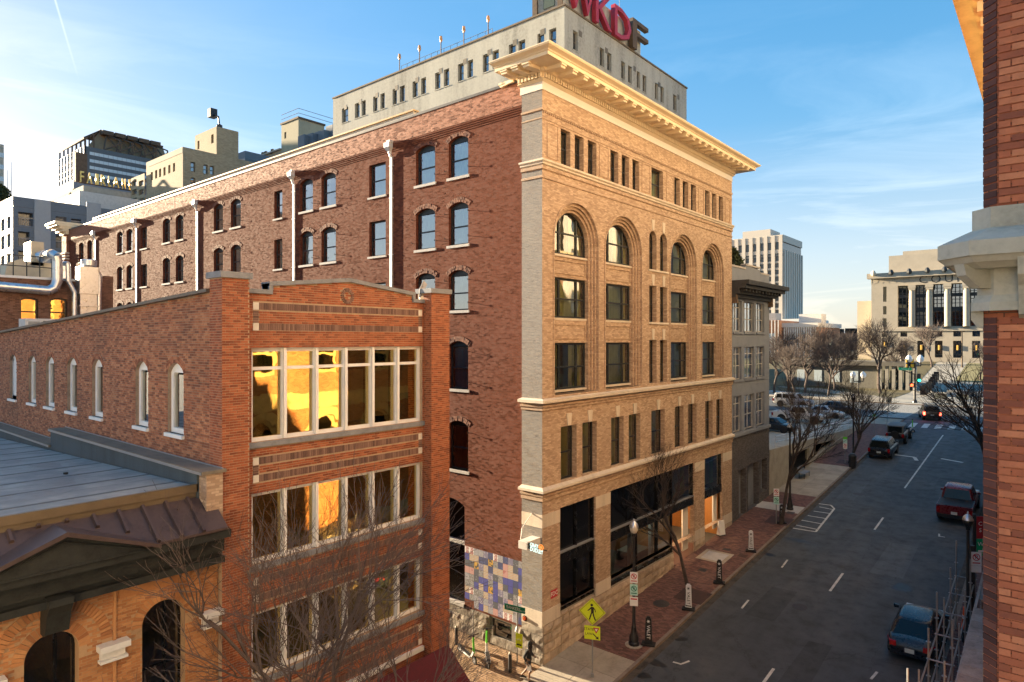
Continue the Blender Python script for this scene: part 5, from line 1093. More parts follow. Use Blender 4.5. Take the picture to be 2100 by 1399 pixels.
# white fin tower
WT = site('white_tower', 'white finned office tower rising beyond the park at right', 'building', (-85, 300, 0)); t0 = 300; d = ray(1606, 481); x0, y0 = CAM.x+t0*d[0], CAM.y+t0*d[1]; z0 = CAM.z+t0*d[2]; A, B = pX(y0), pY(x0); xl = onY(1470, 0, y0)[0]; yr = onX(1645, 0, x0)[0]; zl = onX(1606, 660, x0)[1]
wfin = plain('white tower fin', (.60,.53,.44), .6, var=.05)
m = MB(); m.box(xl, x0-.5, y0+.5, yr, zl, z0-1); m.build('glass_core', MAT['fgl'], WT)
for zA, zB in ((z0-3.2, z0), (z0-8.5, z0-6.8)):
    m = MB(); A.box(m, xl, x0, zA, zB, -.5, .05); m.build('spandrel', wfin, WT)
m = MB(); B.box(m, y0, yr, z0-3.2, z0, -.5, .05); m.build('spandrel', wfin, WT)
for k in range(10):
    u = x0-1-(x0-xl)*k/9.2; m = MB(); A.box(m, u-.8, u+.8, zl, z0-.2, -.5, .5); m.build('fin', wfin, WT)
for k in range(17):
    z = z0-9-3.1*k
    if z > zl: m = MB(); A.box(m, xl, x0-.1, z-.9, z, -.5, .1); m.build('floor_band', plain('grey tower band', (.2,.2,.19), .7) if k == 0 else WT.children[-1].data.materials[0], WT)
for k in range(9): u = y0+(yr-y0)*(k+.2)/9; m = MB(); B.box(m, u, u+(yr-y0)/9*.55, zl, z0-7, -.5, .6); m.build('fin', wfin, WT)
m = MB(); m.box(onY(1523, 0, y0+6)[0], onY(1580, 0, y0+6)[0], y0+6, y0+20, z0, onY(1550, 473, y0+6)[1]); m.build('penthouse', wfin, WT)
m = MB(); m.box(onY(1590, 0, y0-8)[0], onY(1652, 0, y0-8)[0], y0-8, y0+30, zl-2, zl+1); m.build('podium_roof', MAT['white'], WT); m = MB(); m.box(onY(1592, 0, y0-6)[0], onY(1648, 0, y0-6)[0], y0-6, y0+30, 0, zl-2); m.build('podium', MAT['fgl'], WT)
# ribbed brick hall and far brick block
t0 = 185; d = ray(1607, 663); x0, y0 = CAM.x+t0*d[0], CAM.y+t0*d[1]; z0 = CAM.z+t0*d[2]; OB = site('ribbed_hall', 'orange brick hall with white vertical ribs behind the park trees', 'building', (x0, y0+10, 0)); A = pX(y0)
xr = onY(1675, 0, y0)[0]; m = MB(); m.box(x0, xr, y0, y0+25, 0, z0-1.2); m.build('wall', MAT['orangeb'], OB); m = MB(); m.box(x0-.5, xr+.5, y0-.6, y0+25, z0-1.2, z0); m.build('roof_band', MAT['offw'], OB)
for k in range(15): u = x0+(xr-x0)*(k+.3)/15; m = MB(); A.box(m, u, u+.28, 3, z0-1.2, 0, .5); m.build('rib', MAT['white'], OB)
xl = onY(1560, 0, y0)[0]; m = MB(); m.box(xl, x0-.3, y0-3, y0+20, 0, z0+.8); m.build('side_block', MAT['orangeb'], OB)
for k in range(4): u = x0-.6-k*.9; m = MB(); pX(y0-3).box(m, u, u+.2, 3, z0+.8, 0, .2); m.build('rib', MAT['white'], OB)
gl_ = onY(1583, 720, y0-3); m = MB(); pX(y0-3).box(m, onY(1578, 0, y0-3)[0], onY(1589, 0, y0-3)[0], 5, onY(1583, 684, y0-3)[1], 0, .1); m.build('tall_window', MAT['fglw'], OB)
for k in range(6): z = 5+k*1.6; m = MB(); pX(y0-3).box(m, onY(1578, 0, y0-3)[0], onY(1589, 0, y0-3)[0], z, z+.15, .1, .16); m.build('glazing_bar', MAT['iron'], OB)
m = MB(); m.box(x0+3, x0+9, y0+4, y0+9, z0, z0+2.6); m.build('roof_plant', MAT['offw'], OB); m = MB(); m.box(x0-6, x0-2.5, y0+1, y0+6, z0+.8, z0+3); m.build('roof_plant', MAT['coping'], OB)
t0 = 320; d = ray(1672, 684); x0, y0 = CAM.x+t0*d[0], CAM.y+t0*d[1]; z0 = CAM.z+t0*d[2]; FK = site('far_brick_block', 'long low dark brick block on the skyline left of the courthouse', 'building', (x0+12, y0+6, 0)); A = pX(y0); xr = onY(1779, 0, y0)[0]
ops = [Op(x0+3+k*3.2, x0+5.4+k*3.2, z0-6.5, z0-2.2) for k in range(int((xr-x0-5)/3.2))]
ops += [Op(o.u0, o.u1, o.z0-7, o.z1-7) for o in ops]
m = MB(); wall(m, A, x0, xr, 0, z0, ops, .5); m.build('wall', brick('maroon brick', [(.14,.06,.045),(.2,.09,.07)], (.18,.12,.1), w=.5, h=.2, tilt=.02, bump=.1), FK)
for o in ops: m = MB(); A.box(m, o.u0, o.u1, o.z0, o.z1, -.6, -.5); m.build('window', MAT['fgl'], FK)
m = MB(); m.box(x0, xr, y0+.7, y0+20, 0, z0-.1); m.build('core', MAT['dkroom'], FK)
for a, b, h in ((1690, 1700, 1.4), (1708, 1726, 2.2), (1733, 1753, 2.4), (1755, 1759, 1.6)): m = MB(); m.box(onY(a, 0, y0+3)[0], onY(b, 0, y0+3)[0], y0+3, y0+8, z0-.1, z0+h); m.build('roof_plant', MAT['dkroom'], FK)
# courthouse
YC = 152.0; CH = site('courthouse', 'large pale limestone courthouse with tall windows between fluted columns', 'building', (20, 165, ZTOP)); A = pX(YC); hx = lambda x: onY(x, 0, YC)[0]; hz = lambda y, x=1900: onY(x, y, YC)[1]
x0, x1 = hx(1787), hx(2120); ztop = hz(562, 1790)
tall = [(1844.5,1862.5),(1879.6,1897.6),(1915.6,1934.5),(1953,1973),(1992,2012),(2033,2054),(2075,2097)]
TZ0, TZ1 = hz(670, 1900), hz(586, 1850)
bays_ = [Op(hx(a)-.35, hx(b)+.35, TZ0, TZ1) for a, b in tall]
small = [Op(hx(a+2), hx(b-2), hz(690.5), hz(679)) for a, b in tall]+[Op(hx(1808), hx(1819.5), hz(690.5), hz(679))]
low = [Op(hx(a+1.5), hx(b-1.5), hz(733), hz(699)) for a, b in tall]+[Op(hx(1808), hx(1819.5), hz(727), hz(699))]
col1 = [Op(hx(1811), hx(1818), hz(y1, 1815), hz(y0, 1815)) for y0, y1 in ((588,619),(628,645),(653,671))]
m = MB(); wall(m, A, x0, x1, ZTOP, ztop, bays_+small+low+col1, 1.0); m.build('front_wall', MAT['limestone'], CH)
chf = plain('dark bronze frame', (.03,.035,.04), .5); CG = (chf, MAT['wing'])
for o in bays_: window(CH, A, [o.u0+(o.u1-o.u0)*k/3 for k in range(4)], [o.z0+(o.z1-o.z0)*k/11 for k in range(12)], o, CG, .16, .9, .1)
for o in bays_:
    for a, b in ((.36, .46), (.0, .0), (.7, .78)): 
        if b > a: m = MB(); A.box(m, o.u0, o.u1, o.z0+(o.z1-o.z0)*a, o.z0+(o.z1-o.z0)*b, -.95, -.85); m.build('bronze_panel', chf, CH)
for o in small: window(CH, A, [o.u0, (o.u0+o.u1)/2, o.u1], [o.z0, o.z1], o, CG, .12, .4, .1)
for o in low:
    window(CH, A, [o.u0, (o.u0+o.u1)/2, o.u1], [o.z0+(o.z1-o.z0)*k/4 for k in range(5)], o, CG, .12, .6, .1)
    m = MB(); m.tube((o.c if o.rise else (o.u0+o.u1)/2, YC-.1, o.z0+1.7), ((o.u0+o.u1)/2, YC-.1, o.z0+2.8), .14, n=6); m.build('door_lantern', emit('lantern', (1, .55, .12), .25), CH)
for o in col1: window(CH, A, [o.u0, o.u1], [o.z0, o.z1], o, CG, .1, .4, .1)
for (a, b), (c, e) in zip(tall, tall[1:]):
    cx_ = (hx(b)+hx(c))/2; r_ = (hx(c)-hx(b))/2*.78; m = MB(); m.smooth = True; n = 24; prof = [(1.06, 0), (1.0, .5), (1.0, 6), (.88, TZ1-TZ0-1.2)]
    i = len(m.v)
    for rr_, z in prof:
        for k in range(n): t = 2*pi*k/n; q = r_*rr_*(1 if k % 2 else .93); m.v.append((cx_+q*cos(t), YC-.35+q*sin(t)*.8, TZ0+z))
    for j in range(len(prof)-1):
        for k in range(n): m.f.append((i+j*n+k, i+j*n+(k+1) % n, i+(j+1)*n+(k+1) % n, i+(j+1)*n+k))
    co = m.build('column', MAT['limestone'], CH); m = MB(); m.box(cx_-r_*1.15, cx_+r_*1.15, YC-.35-r_*.95, YC, TZ1-.7, TZ1); m.box(cx_-r_*1.02, cx_+r_*1.02, YC-.35-r_*.85, YC, TZ1-1.2, TZ1-.7); m.build('capital', MAT['limestone'], co)
m = MB(); m.box(x0-.8, x1, YC-.9, YC+1, ztop-1.2, ztop); m.build('cornice', MAT['limestone'], CH)
m = MB(); A.box(m, x0, x1, TZ0-1.0, TZ0-.4, 0, .25); m.build('belt_course', MAT['limestone'], CH)
m = MB(); m.box(x0, x1, YC+1.2, YC+30, ZTOP, ztop-.1); m.build('core', MAT['limestone'], CH)
z2 = hz(522, 1815); m = MB(); m.box(hx(1816), x1, YC+4, YC+28, ztop, z2); m.build('attic', MAT['limestone'], CH); m = MB(); m.box(hx(1842), x1, YC+6, YC+26, z2, z2+1.1); m.build('attic_top', MAT['limestone'], CH)
for x in (1793, 1829, 1866, 1903, 1938, 1975, 2010): m = MB(); m.lathe((hx(x), YC-.95, ztop-.1), [(.25, -.5), (.5, -.2), (.55, .2), (.3, .7), (.1, .8)], 8); m.build('lion_head', plain('bright stone', (.7,.6,.45), .8) if x == 1793 else CH.children[-1].data.materials[0], CH)
lettering('DAVIDSON', 2.6, plain('incised letter', (.395,.35,.275), .9), CH, A.p(hx(1866), hz(573, 1866), .02), (1, 0, 0), (0, 0, 1), .0, spacing=1.35); lettering('COUNTY', 2.6, CH.children[-1].data.materials[0], CH, A.p(hx(1955), hz(571, 1955), .02), (1, 0, 0), (0, 0, 1), .0, spacing=1.35)
for k in range(5): m = MB(); m.box(hx(1880), x1, YC-9+1.2*k, YC, ZTOP+.28*k, ZTOP+.28*(k+1)-.01); m.build('step', MAT['limestone'], CH)
m = MB(); m.box(x0-6, x0+.5, YC+14, YC+30, ZTOP, hz(645, 1782)+4); m.build('rear_wing', MAT['limestone'], CH)
# ================================================================== brick building beside the camera (right edge)
RX, RY, CHF = 16.34, -14.3, .118
RB = site('right_brick_building', 'red brick building corner with heavy stone capital at right edge', 'building', (20, -5, 0))
m = MB(); yend = 26.0; f2 = RY-CHF
m.face([(RX, RY, 0), (RX+CHF, f2, 0), (RX+CHF, f2, 22), (RX, RY, 22)]); m.face([(RX+CHF, f2, 0), (30, f2, 0), (30, f2, 22), (RX+CHF, f2, 22)]); rbm = brick('weathered red side brick', [(.2,.065,.042),(.38,.12,.06),(.5,.19,.1)], (.11,.06,.045), w=.205, h=.072, mj=.01, tilt=.06, stain=.3, stain_col=(.09,.05,.04), bump=.6); m.build('side_wall', rbm, RB)
RF = pY(RX); RF.u = Vector((0, -1, 0)); RF.n = Vector((-1, 0, 0))
rops = []
for k in range(9):
    yy = -11.5+k*4.0
    for z0, z1, rs_ in ((12.0, 14.4, 0), (6.6, 9.6, .9), (16.5, 19, 0)): rops.append(Op(-yy-.9, -yy+.9, z0, z1, rs_))
m = MB(); wall(m, RF, -yend, -RY, 0, 22, rops, .3); m.build('street_wall', brick('street brick', [(.3,.11,.05),(.42,.18,.08),(.5,.24,.12)], (.35,.25,.17), tilt=.05, bump=.3), RB)
for o in rops: window(RB, RF, [o.u0, o.u1], [o.z0, (o.z0+o.z1)/2, o.z1], o, (plain('cream trim', (.6,.5,.33), .6) if o is rops[0] else RB.children[-1].data.materials[0], MAT['wing']) if o is rops[0] else (TRIM, MAT['wing']), .22, .08, .1) if o is not rops[0] else globals().__setitem__('TRIM', plain('cream trim', (.5,.37,.19), .6)) or window(RB, RF, [o.u0, o.u1], [o.z0, (o.z0+o.z1)/2, o.z1], o, (TRIM, MAT['wing']), .22, .08, .1)
m = MB(); RF.box(m, -yend, -RY-.1, 10.0, 10.9, -.1, .012); m.build('stone_band', TRIM, RB)
for o in rops:
    if o.rise: m = MB(); ring(m, RF, Op(o.u0-.4, o.u1+.4, o.z0, o.z1+.4, o.rise+.4), o, .06, .0); m.build('arch_trim', TRIM, RB)
m = MB(); m.box(RX+.31, 30, f2+.3, yend, 0, 21.9); m.build('core', MAT['dkroom'], RB)
m = MB(); m.box(15.55, RX-.002, -13.8, yend, 21.0, 21.25); m.build('cornice', TRIM, RB); m = MB(); m.box(15.2, RX, -13.9, yend, 21.25, 21.8); m.build('cornice_top', TRIM, RB)
for k in range(30): m = MB(); y = -13+k*.8; m.box(15.65, RX-.003, y, y+.3, 20.75, 21.0); m.build('cornice_bracket', TRIM, RB)
# single bricks of the corner
bme = unit_brick(brickpiece('old red brick', [(.27,.085,.05),(.52,.165,.08),(.66,.27,.14)], .8, .5)); bmd = unit_brick(brickpiece('shade-toned corner brick', [(.055,.024,.022),(.11,.042,.034),(.16,.062,.046)], .85, .4)); bh = .072  # chamfer bricks coloured darker to carry the shade on that face
nb = 0; k = 0
while True:
    z = 10.55+bh*k; k += 1
    if z > 17.4: break
    if 14.2 < z+bh/2 < 15.27: continue
    o = bpy.data.objects.new('corner_brick', bmd); COL.objects.link(o); adopt(o, RB); o.rotation_euler = (0, 0, -pi/4+R.uniform(-.01, .01)); o.location = (RX+CHF/2+.02, RY-CHF/2+.02, z+bh/2); o.scale = (CHF*1.414-.006, .075+R.uniform(-.006, .006), bh-.011)
    u = RX+CHF+.004-(0 if k % 2 else .0); wds = [.1, .205, .205] if k % 2 else [.205, .205, .1]
    for w_ in wds:
        if u > RX+.5: break
        o = bpy.data.objects.new('brick', bme); COL.objects.link(o); adopt(o, RB); o.location = (u+w_/2, f2+.02, z+bh/2); o.scale = (w_-.009, .06+R.uniform(-.006, .006), bh-.01); o.rotation_euler = (R.uniform(-.01, .01), 0, R.uniform(-.012, .012)); u += w_
# stone capital wrapped round the corner
rst = plain('weathered painted stone', (.46,.46,.39), .85, var=.2, scale=2.5, bump=.35, bscale=14)
def wrap(p0, z0, p1, z1, name='capital_stone', c=.45, xr=30.0):
    m = MB(); r0 = []
    for p, z in ((p0, z0), (p1, z1)):
        cc = CHF+p*c; r0.append([(RX-p, 8, z), (RX-p, RY-p+cc-CHF*.9, z), (RX-p+cc, f2-p, z), (xr, f2-p, z), (xr, 8, z)])
    n = 5; i = len(m.v); m.v += r0[0]+r0[1]
    for k in range(n): m.f.append((i+k, i+(k+1) % n, i+n+(k+1) % n, i+n+k))
    m.f.append(tuple(range(i, i+n))[::-1]); m.f.append(tuple(range(i+n, i+2*n))); return m.build(name, rst, RB)
for p0, z0, p1, z1 in ((.09, 15.07, .09, 15.27), (.36, 14.93, .1, 15.07), (.36, 14.79, .36, 14.93), (.30, 14.73, .34, 14.79), (.2, 14.68, .28, 14.73), (.05, 14.43, .05, 14.68), (.1, 14.36, .06, 14.43), (.1, 14.28, .1, 14.36)): wrap(p0, z0, p1, z1)
for x, s in ((RX+.28, 1), (RX+.62, 1)):            # console brackets on the visible side
    m = MB(); m.prism([(f2, 14.2), (f2-.1, 14.24), (f2-.2, 14.5), (f2-.3, 14.6), (f2-.32, 14.76), (f2, 14.76)], lambda a, b, h: (h, a, b), x, x+.14); m.build('capital_bracket', rst, RB)
m = MB(); q = Vector((-1, -1, 0)).normalized(); b_ = Vector((RX+CHF/2, RY-CHF/2, 0)); s_ = Vector((1, -1, 0)).normalized()
m.prism([(0, 14.5), (.16, 14.5), (.3, 14.62), (.33, 14.73), (0, 14.73)], lambda a, z, h: tuple(b_+q*a+s_*h+Vector((0, 0, z))), -.06, .06); m.build('capital_bracket', rst, RB)
m = MB(); m.prism([(0, 14.12), (.05, 14.12), (.1, 14.2), (.1, 14.28), (0, 14.28)], lambda a, z, h: (RX-a, h, z), RY-.02, RY+.1); m.build('capital_drop', rst, RB)
m = MB(); m.hexa([(RX+.3, f2-.36, 14.78), (RX+.6, f2-.36, 14.78), (RX+.6, f2-.3, 14.78), (RX+.3, f2-.3, 14.78), (RX+.3, f2-.36, 14.95), (RX+.6, f2-.36, 14.95), (RX+.6, f2-.3, 14.95), (RX+.3, f2-.3, 14.95)]); 
for k, v in enumerate(m.v): 
    if v[1] < f2-.33: m.v[k] = ((v[0]-RX-.45)*.6+RX+.45, f2-.43, (v[2]-14.865)*.6+14.865)
m.build('capital_boss', rst, RB)

# unseen block added out of frame to shade the low roof and right corner
NB = site('unseen_shade_block', 'unseen brick block added beyond the left picture edge to cast shade', 'building', (-87, -28, 0))
nops = [Op(-96+4*k, -94.4+4*k, z, z+2.0) for k in range(4) for z in (11.0, 14.6)]
facade(NB, pX(-36.0), -100, -75, -3, 33.5, nops, MAT['orangeb'], name='front_wall'); m = MB(); m.box(-100, -75, -35.6, -20, -3, 33.4); m.build('core', MAT['orangeb'], NB); m = MB(); m.box(-100.1, -74.9, -36.1, -19.9, 33.4, 33.8); m.build('coping', MAT['coping'], NB)

# unseen row added for warm bounce light, behind the near corner and the camera
cst = plain('warm cream stucco', (.50,.43,.33), .9, var=.12, scale=.3)  # pale warm tone picked to bounce sunlight
def row(label, y0, y1, zt, n, storeys, zb, X=16.36):
    B_ = site('unseen_bounce_building', label, 'building', (24, (y0+y1)/2, zb)); pl = Pl((X, 0, 0), (0, -1, 0), (-1, 0, 0)); w = (y1-y0)/n
    ops = [Op(-(y1-w*k)+w*.3, -(y1-w*k)+w*.7, zb+4+3.8*j, zb+6.2+3.8*j) for k in range(n) for j in range(storeys)]
    facade(B_, pl, -y1, -y0, zb, zt, ops, cst, depth=.2, fw=.1, name='street_wall'); m = MB(); m.box(X+.44, X+18, y0, y1, zb, zt-.1); m.build('core', cst, B_); m = MB(); m.box(X-.36, X+18.1, y0-.02, y1, zt, zt+.5); m.build('cornice', TRIM, B_)
row('unseen cream building added behind the near brick corner to bounce sunlight', 26.1, 65, 52, 9, 11, 1.0)
row('unseen cream building added behind the viewpoint to bounce warm sunlight', -75, -26.5, 27, 10, 6, -5.5, 20.5)

m = MB(); m.box(16.9, 32, -12, 25.9, 22, 40); m.build('upper_block', cst, RB)  # unseen upper mass added to bounce sunlight onto the tan front

PB = site('unseen_park_shade_block', 'unseen tan block added behind the tall corner building to shade the park', 'building', (-95, 115, 0)); pops = [Op(-118+5*k, -115.5+5*k, z, z+2.2) for k in range(8) for z in (6, 10)]  # hidden block added to keep the sun off the park
facade(PB, pX(85.0), -120, -76, 0, 15, pops, MAT['tanb'], name='front_wall'); m = MB(); m.box(-120, -76, 85.5, 126, 0, 14.8); m.build('core', MAT['tanb'], PB); m = MB(); m.box(-120.2, -75.8, 84.8, 126, 14.8, 15.3); m.build('coping', MAT['coping'], PB)
# ================================================================== ground, street, pavements, park
def strip(name, x0, x1, ys, dz, mat, kind='structure', thick=0.0, zf=gz, parent=None, nx=1):
    m = MB(); xs = [x0+(x1-x0)*k/nx for k in range(nx+1)]
    for a, b in zip(ys, ys[1:]):
        for p, q in zip(xs, xs[1:]): m.face([(p, a, zf(a)+dz), (q, a, zf(a)+dz), (q, b, zf(b)+dz), (p, b, zf(b)+dz)])
        if thick:
            for x in (x0, x1): m.face([(x, a, zf(a)+dz), (x, b, zf(b)+dz), (x, b, zf(b)+dz-thick), (x, a, zf(a)+dz-thick)])
    if thick:
        for y in (ys[0], ys[-1]): m.face([(x0, y, zf(y)+dz), (x1, y, zf(y)+dz), (x1, y, zf(y)+dz-thick), (x0, y, zf(y)+dz-thick)])
    return m.build(name, mat, parent, kind=kind if parent is None else None)
def asphalt(name, base=.062):
    t = NT(name); p = t.pos(); big = t.noise(.18, 6, .6, p); mid_ = t.noise(1.3, 6, .65, p); fine = t.noise(60, 3, .7, p)
    mp_ = t.node('ShaderNodeMapping', {'Vector': p, 'Scale': (1.1, .06, 1)}).outputs[0]; lane = t.noise(.9, 4, .6, mp_)
    c = t.ramp(t.math('ADD', t.math('MULTIPLY', big, .5), t.math('MULTIPLY', lane, .5)), [(.3, (base*.62, base*.72, base*.82)), (.5, (base*.92, base*1.02, base*1.1)), (.68, (base*1.5, base*1.5, base*1.48))])
    c = t.mix(t.math('MULTIPLY', t.rng(t.noise(4.5, 5, .7, p), .56, .66, 0, 1), .35), c, (base*.4, base*.4, base*.42)); c = t.mix(t.math('MULTIPLY', t.rng(mid_, .52, .68, 0, 1), .5), c, (base*.55, base*.55, base*.55))
    vor = t.node('ShaderNodeTexVoronoi', {'Vector': t.node('ShaderNodeMapping', {'Vector': p, 'Scale': (.22, .1, .2)}).outputs[0], 'Scale': 1.0, 'Randomness': 1.0}, feature='DISTANCE_TO_EDGE').outputs['Distance']
    wob = t.math('ADD', vor, t.math('MULTIPLY', t.math('SUBTRACT', t.noise(1.5, 6, .65, p), .5), .12))
    crack = t.math('MULTIPLY', t.math('LESS_THAN', t.math('ABSOLUTE', wob), .003), .4); c = t.mix(crack, c, (.012, .012, .012))
    sp_ = t.math('GREATER_THAN', fine, .66); c = t.mix(t.math('MULTIPLY', sp_, .25), c, (base*3, base*3, base*3))
    t.bsdf(Base_Color=c, Roughness=t.rng(mid_, .3, .7, .62, .9), Normal=t.bump(fine, .35, .008)); return t.m
MAT['asphalt'] = asphalt('asphalt'); MAT['asphalt2'] = asphalt('cross street asphalt', .075)
pave = brick('brick paving', [(.09,.045,.04),(.16,.075,.06),(.22,.115,.09)], (.10,.07,.06), w=.2, h=.1, mj=.008, tilt=.05, stain=.4, stain_col=(.06,.045,.04), bump=.4)
alleyp = brick('alley paving', [(.22,.13,.07),(.34,.21,.11),(.42,.27,.15)], (.10,.065,.04), w=.3, h=.12, mj=.02, tilt=.12, stain=.3, stain_col=(.1,.07,.05), bump=.8)
concp = plain('pavement concrete', (.34,.30,.24), .92, var=.22, scale=1.1, bump=.2, bscale=22, rand=.1); concw = plain('light concrete', (.46,.44,.41), .9, var=.15, scale=1.0, bump=.15, bscale=20, rand=.06)
lawn = plain('winter lawn', (.10,.085,.04), .95, var=.35, scale=.6, bump=.4, bscale=20); gran = plain('kerb stone', (.20,.16,.13), .9, var=.3, scale=2, bump=.2)
ys = [-70+2*k for k in range(69)]
G = [(-1500,-3), (-70,-4.9)]
m = MB(); gy_ = [-400, -70]+[-60+6*k for k in range(22)]+[112, 146, 400, 3000]; gx = [-2500, -600, -200, -70, -30, 0, 3, 13.7, 40, 120, 600, 2500]
def gb(y): return gz(max(y, -70))-.32
idx = {}
for j, y in enumerate(gy_):
    for i, x in enumerate(gx): idx[i, j] = len(m.v); m.v.append((x, y, gb(y)))
for j in range(len(gy_)-1):
    for i in range(len(gx)-1): m.f.append((idx[i, j], idx[i+1, j], idx[i+1, j+1], idx[i, j+1]))
m.build('ground', plain('city ground', (.12,.11,.10), .95, var=.3, scale=.1), kind='structure')
KL, KR = 3.2, 13.25
strip('street', KL, KR, [-70, -40, -20, 0, 20, 40, 60, 66, 68.6], -.12, MAT['asphalt'])
strip('cross_street', -160, 160, [68.2, 88], -.116, MAT['asphalt2'])
gut = plain('dirty gutter', (.075,.062,.05), .95, var=.55, scale=2.5, bump=.3)
strip('gutter', KL, KL+.32, [-70, 0, 30, 62], -.114, gut); strip('gutter', KR-.32, KR, [-70, 0, 30, 62], -.114, gut)
strip('kerb', KL-.16, KL, [-70, -7, 0, 20, 40, 66], .004, gran, thick=.2); strip('kerb', KR, KR+.16, [-70, 0, 30, 66], .004, gran, thick=.2)
strip('kerb', -160, KL, [66, 66.16], .004, gran, thick=.2, zf=lambda y: ZTOP); strip('kerb', -160, 160, [88, 88.16], .004, gran, thick=.2)
SWK = strip('pavement', 0-.05, KL-.16, [2.62, 10, 20, 25.6], 0, pave, thick=.2)
strip('pavement', -.05, KL-.16, [27.3, 30.2], 0, pave, thick=.2); strip('pavement', -.05, KL-.16, [40.6, 50, 62], 0, pave, thick=.2)
strip('right_pavement', KR+.16, 16.4, [-70, 0, 30, 66], 0, pave, thick=.2)
CP = strip('concrete_pavement', -.05, KL-.16, [-70, -7, 0, 2.6], -.03, concp)
def panels(par, x0, x1, y0, y1, nx, ny, mat, g=.008, z=0.0):
    for i in range(nx):
        for j in range(ny):
            a, b = x0+(x1-x0)*i/nx+g, x0+(x1-x0)*(i+1)/nx-g; c, e = y0+(y1-y0)*j/ny+g, y0+(y1-y0)*(j+1)/ny-g
            m = MB(); q = z+R.uniform(-.002, .002); m.hexa([(a, c, gz(c)-.1), (b, c, gz(c)-.1), (b, e, gz(e)-.1), (a, e, gz(e)-.1), (a, c, gz(c)+q), (b, c, gz(c)+q), (b, e, gz(e)+q), (a, e, gz(e)+q)]); m.build('concrete_panel', mat, par)
panels(CP, .0, KL-.16, -8.4, 2.6, 2, 7, concp)
c2 = strip('driveway_strip', -.05, KL-.16, [25.6, 27.3], -.03, concw); panels(c2, .6, KL-.16, 25.62, 27.28, 2, 1, concw)
c3 = strip('garage_driveway', -.05, KL-.16, [30.2, 40.6], -.03, concp); panels(c3, 0, KL-.16, 30.22, 40.58, 2, 6, concp)
strip('corner_pavement', -160, KL-.16, [62, 66], .001, concp, thick=.2, zf=lambda y: ZTOP if y > 62 else gz(62))
strip('alley', -120, -.05, [-5.95, -3, 0.2], -.06, alleyp)
# painted markings, 4 mm over the asphalt
wp = plain('worn road paint', (.55,.54,.50), .8, var=.3, scale=4)
def paint(pts, name='road_marking', lab=None, par=None):
    m = MB(); m.face([(x, y, gz(min(y, 66.0))-.12+.005) for x, y in pts]); return m.build(name, wp, kind='structure')
def bar(x0, y0, x1, y1, w):
    v = Vector((x1-x0, y1-y0)).normalized(); n = Vector((-v.y, v.x))*w/2; paint([(x0-n.x, y0-n.y), (x1-n.x, y1-n.y), (x1+n.x, y1+n.y), (x0+n.x, y0+n.y)])
for a, b in ((3.0, 5.6), (14.4, 17.1), (25.3, 28.1), (36.3, 59.0)): bar(7.87, a, 7.87, b, .12)
def sp(x, y): p = street(x, y); return p.x, p.y
for p, q in (((1603,1160),(1615,1144)), ((1521,1243),(1535,1226)), ((1926,1097),(1926,1091)), ((1786,1387),(1799,1372)), ((1398,1356),(1414,1350)), ((1926,1096),(1938,1098)), ((1380,1352),(1398,1357))): bar(*sp(*p), *sp(*q), .1)
H_ = [sp(x, y) for x, y in ((1622,1079),(1673,1087),(1711,1040),(1704,1033),(1672,1029))]
for a, b in ((0, 1), (1, 2), (2, 3), (3, 4)): bar(*H_[a], *H_[b], .13)
for k in range(5):
    t_ = (k+.6)/5.2; l_ = Vector((KL+.25, H_[0][1]+(H_[4][1]-H_[0][1])*t_)); r0 = Vector(H_[1])+(Vector(H_[2])-Vector(H_[1]))*min(1, t_*1.18); bar(l_.x+.3*k*.25, l_.y, r0.x-.05, r0.y-.25, .11)
for k in range(17): m = MB(); y = 68.8+1.13*k; m.face([(-1.6, y, ZTOP-.111), (2.9, y, ZTOP-.111), (2.9, y+.5, ZTOP-.111), (-1.6, y+.5, ZTOP-.111)]); m.build('crosswalk_bar', wp, kind='structure')
for k in range(8): x = 4.2+1.22*k; paint([(x, 62.3), (x+.6, 62.3), (x+.6, 64.9), (x, 64.9)], 'crosswalk_bar')
for pts in (((1835,930),(1875,935)), ((1875,935),(1880,942)), ((1930,938),(1975,946))): bar(*sp(*pts[0]), *sp(*pts[1]), .3)
stain = plain('oil stain', (.018,.018,.018), .5, var=.3)
for x, y, a, b in ((1340,1352,.55,.12),(1395,1305,.3,.1),(1560,1130,.8,.15),(1640,1105,1.1,.08),(1850,1200,.45,.3),(1320,1380,.3,.1),(1925,1175,.2,.1)):
    p = street(x, y); m = MB(); m.face([(p.x+a*cos(t)*(1+.25*sin(3*t+x)), p.y+b*2.2*sin(t)*(1+.2*cos(2*t+y)), gz(p.y+b*2.2*sin(t)*(1+.2*cos(2*t+y)))-.12+.003) for t in [2*pi*k/14 for k in range(14)]]); m.build('oil_stain', stain, kind='structure')
pat = asphalt('fresh asphalt patch', .04); pat2 = asphalt('old asphalt patch', .085)
for i, (x0, x1, y0, y1) in enumerate(((5.2, 6.6, 9.5, 13.4), (9.0, 10.6, 18.0, 23.5), (8.3, 9.4, 4.2, 8.8), (4.2, 5.4, 31, 36.5), (9.6, 11.4, 38, 41), (6.0, 7.2, 45, 55), (5.6, 7.0, -1.5, 1.2))):
    m = MB(); m.face([(x0, y0, gz(y0)-.117), (x1, y0+.1, gz(y0+.1)-.117), (x1-.05, y1, gz(y1)-.117), (x0+.1, y1-.1, gz(y1-.1)-.117)]); m.build('asphalt_patch', pat if i % 2 == 0 else pat2, kind='structure')
tar = plain('tar seal', (.014,.014,.015), .45, var=.2); rt = random.Random(9)
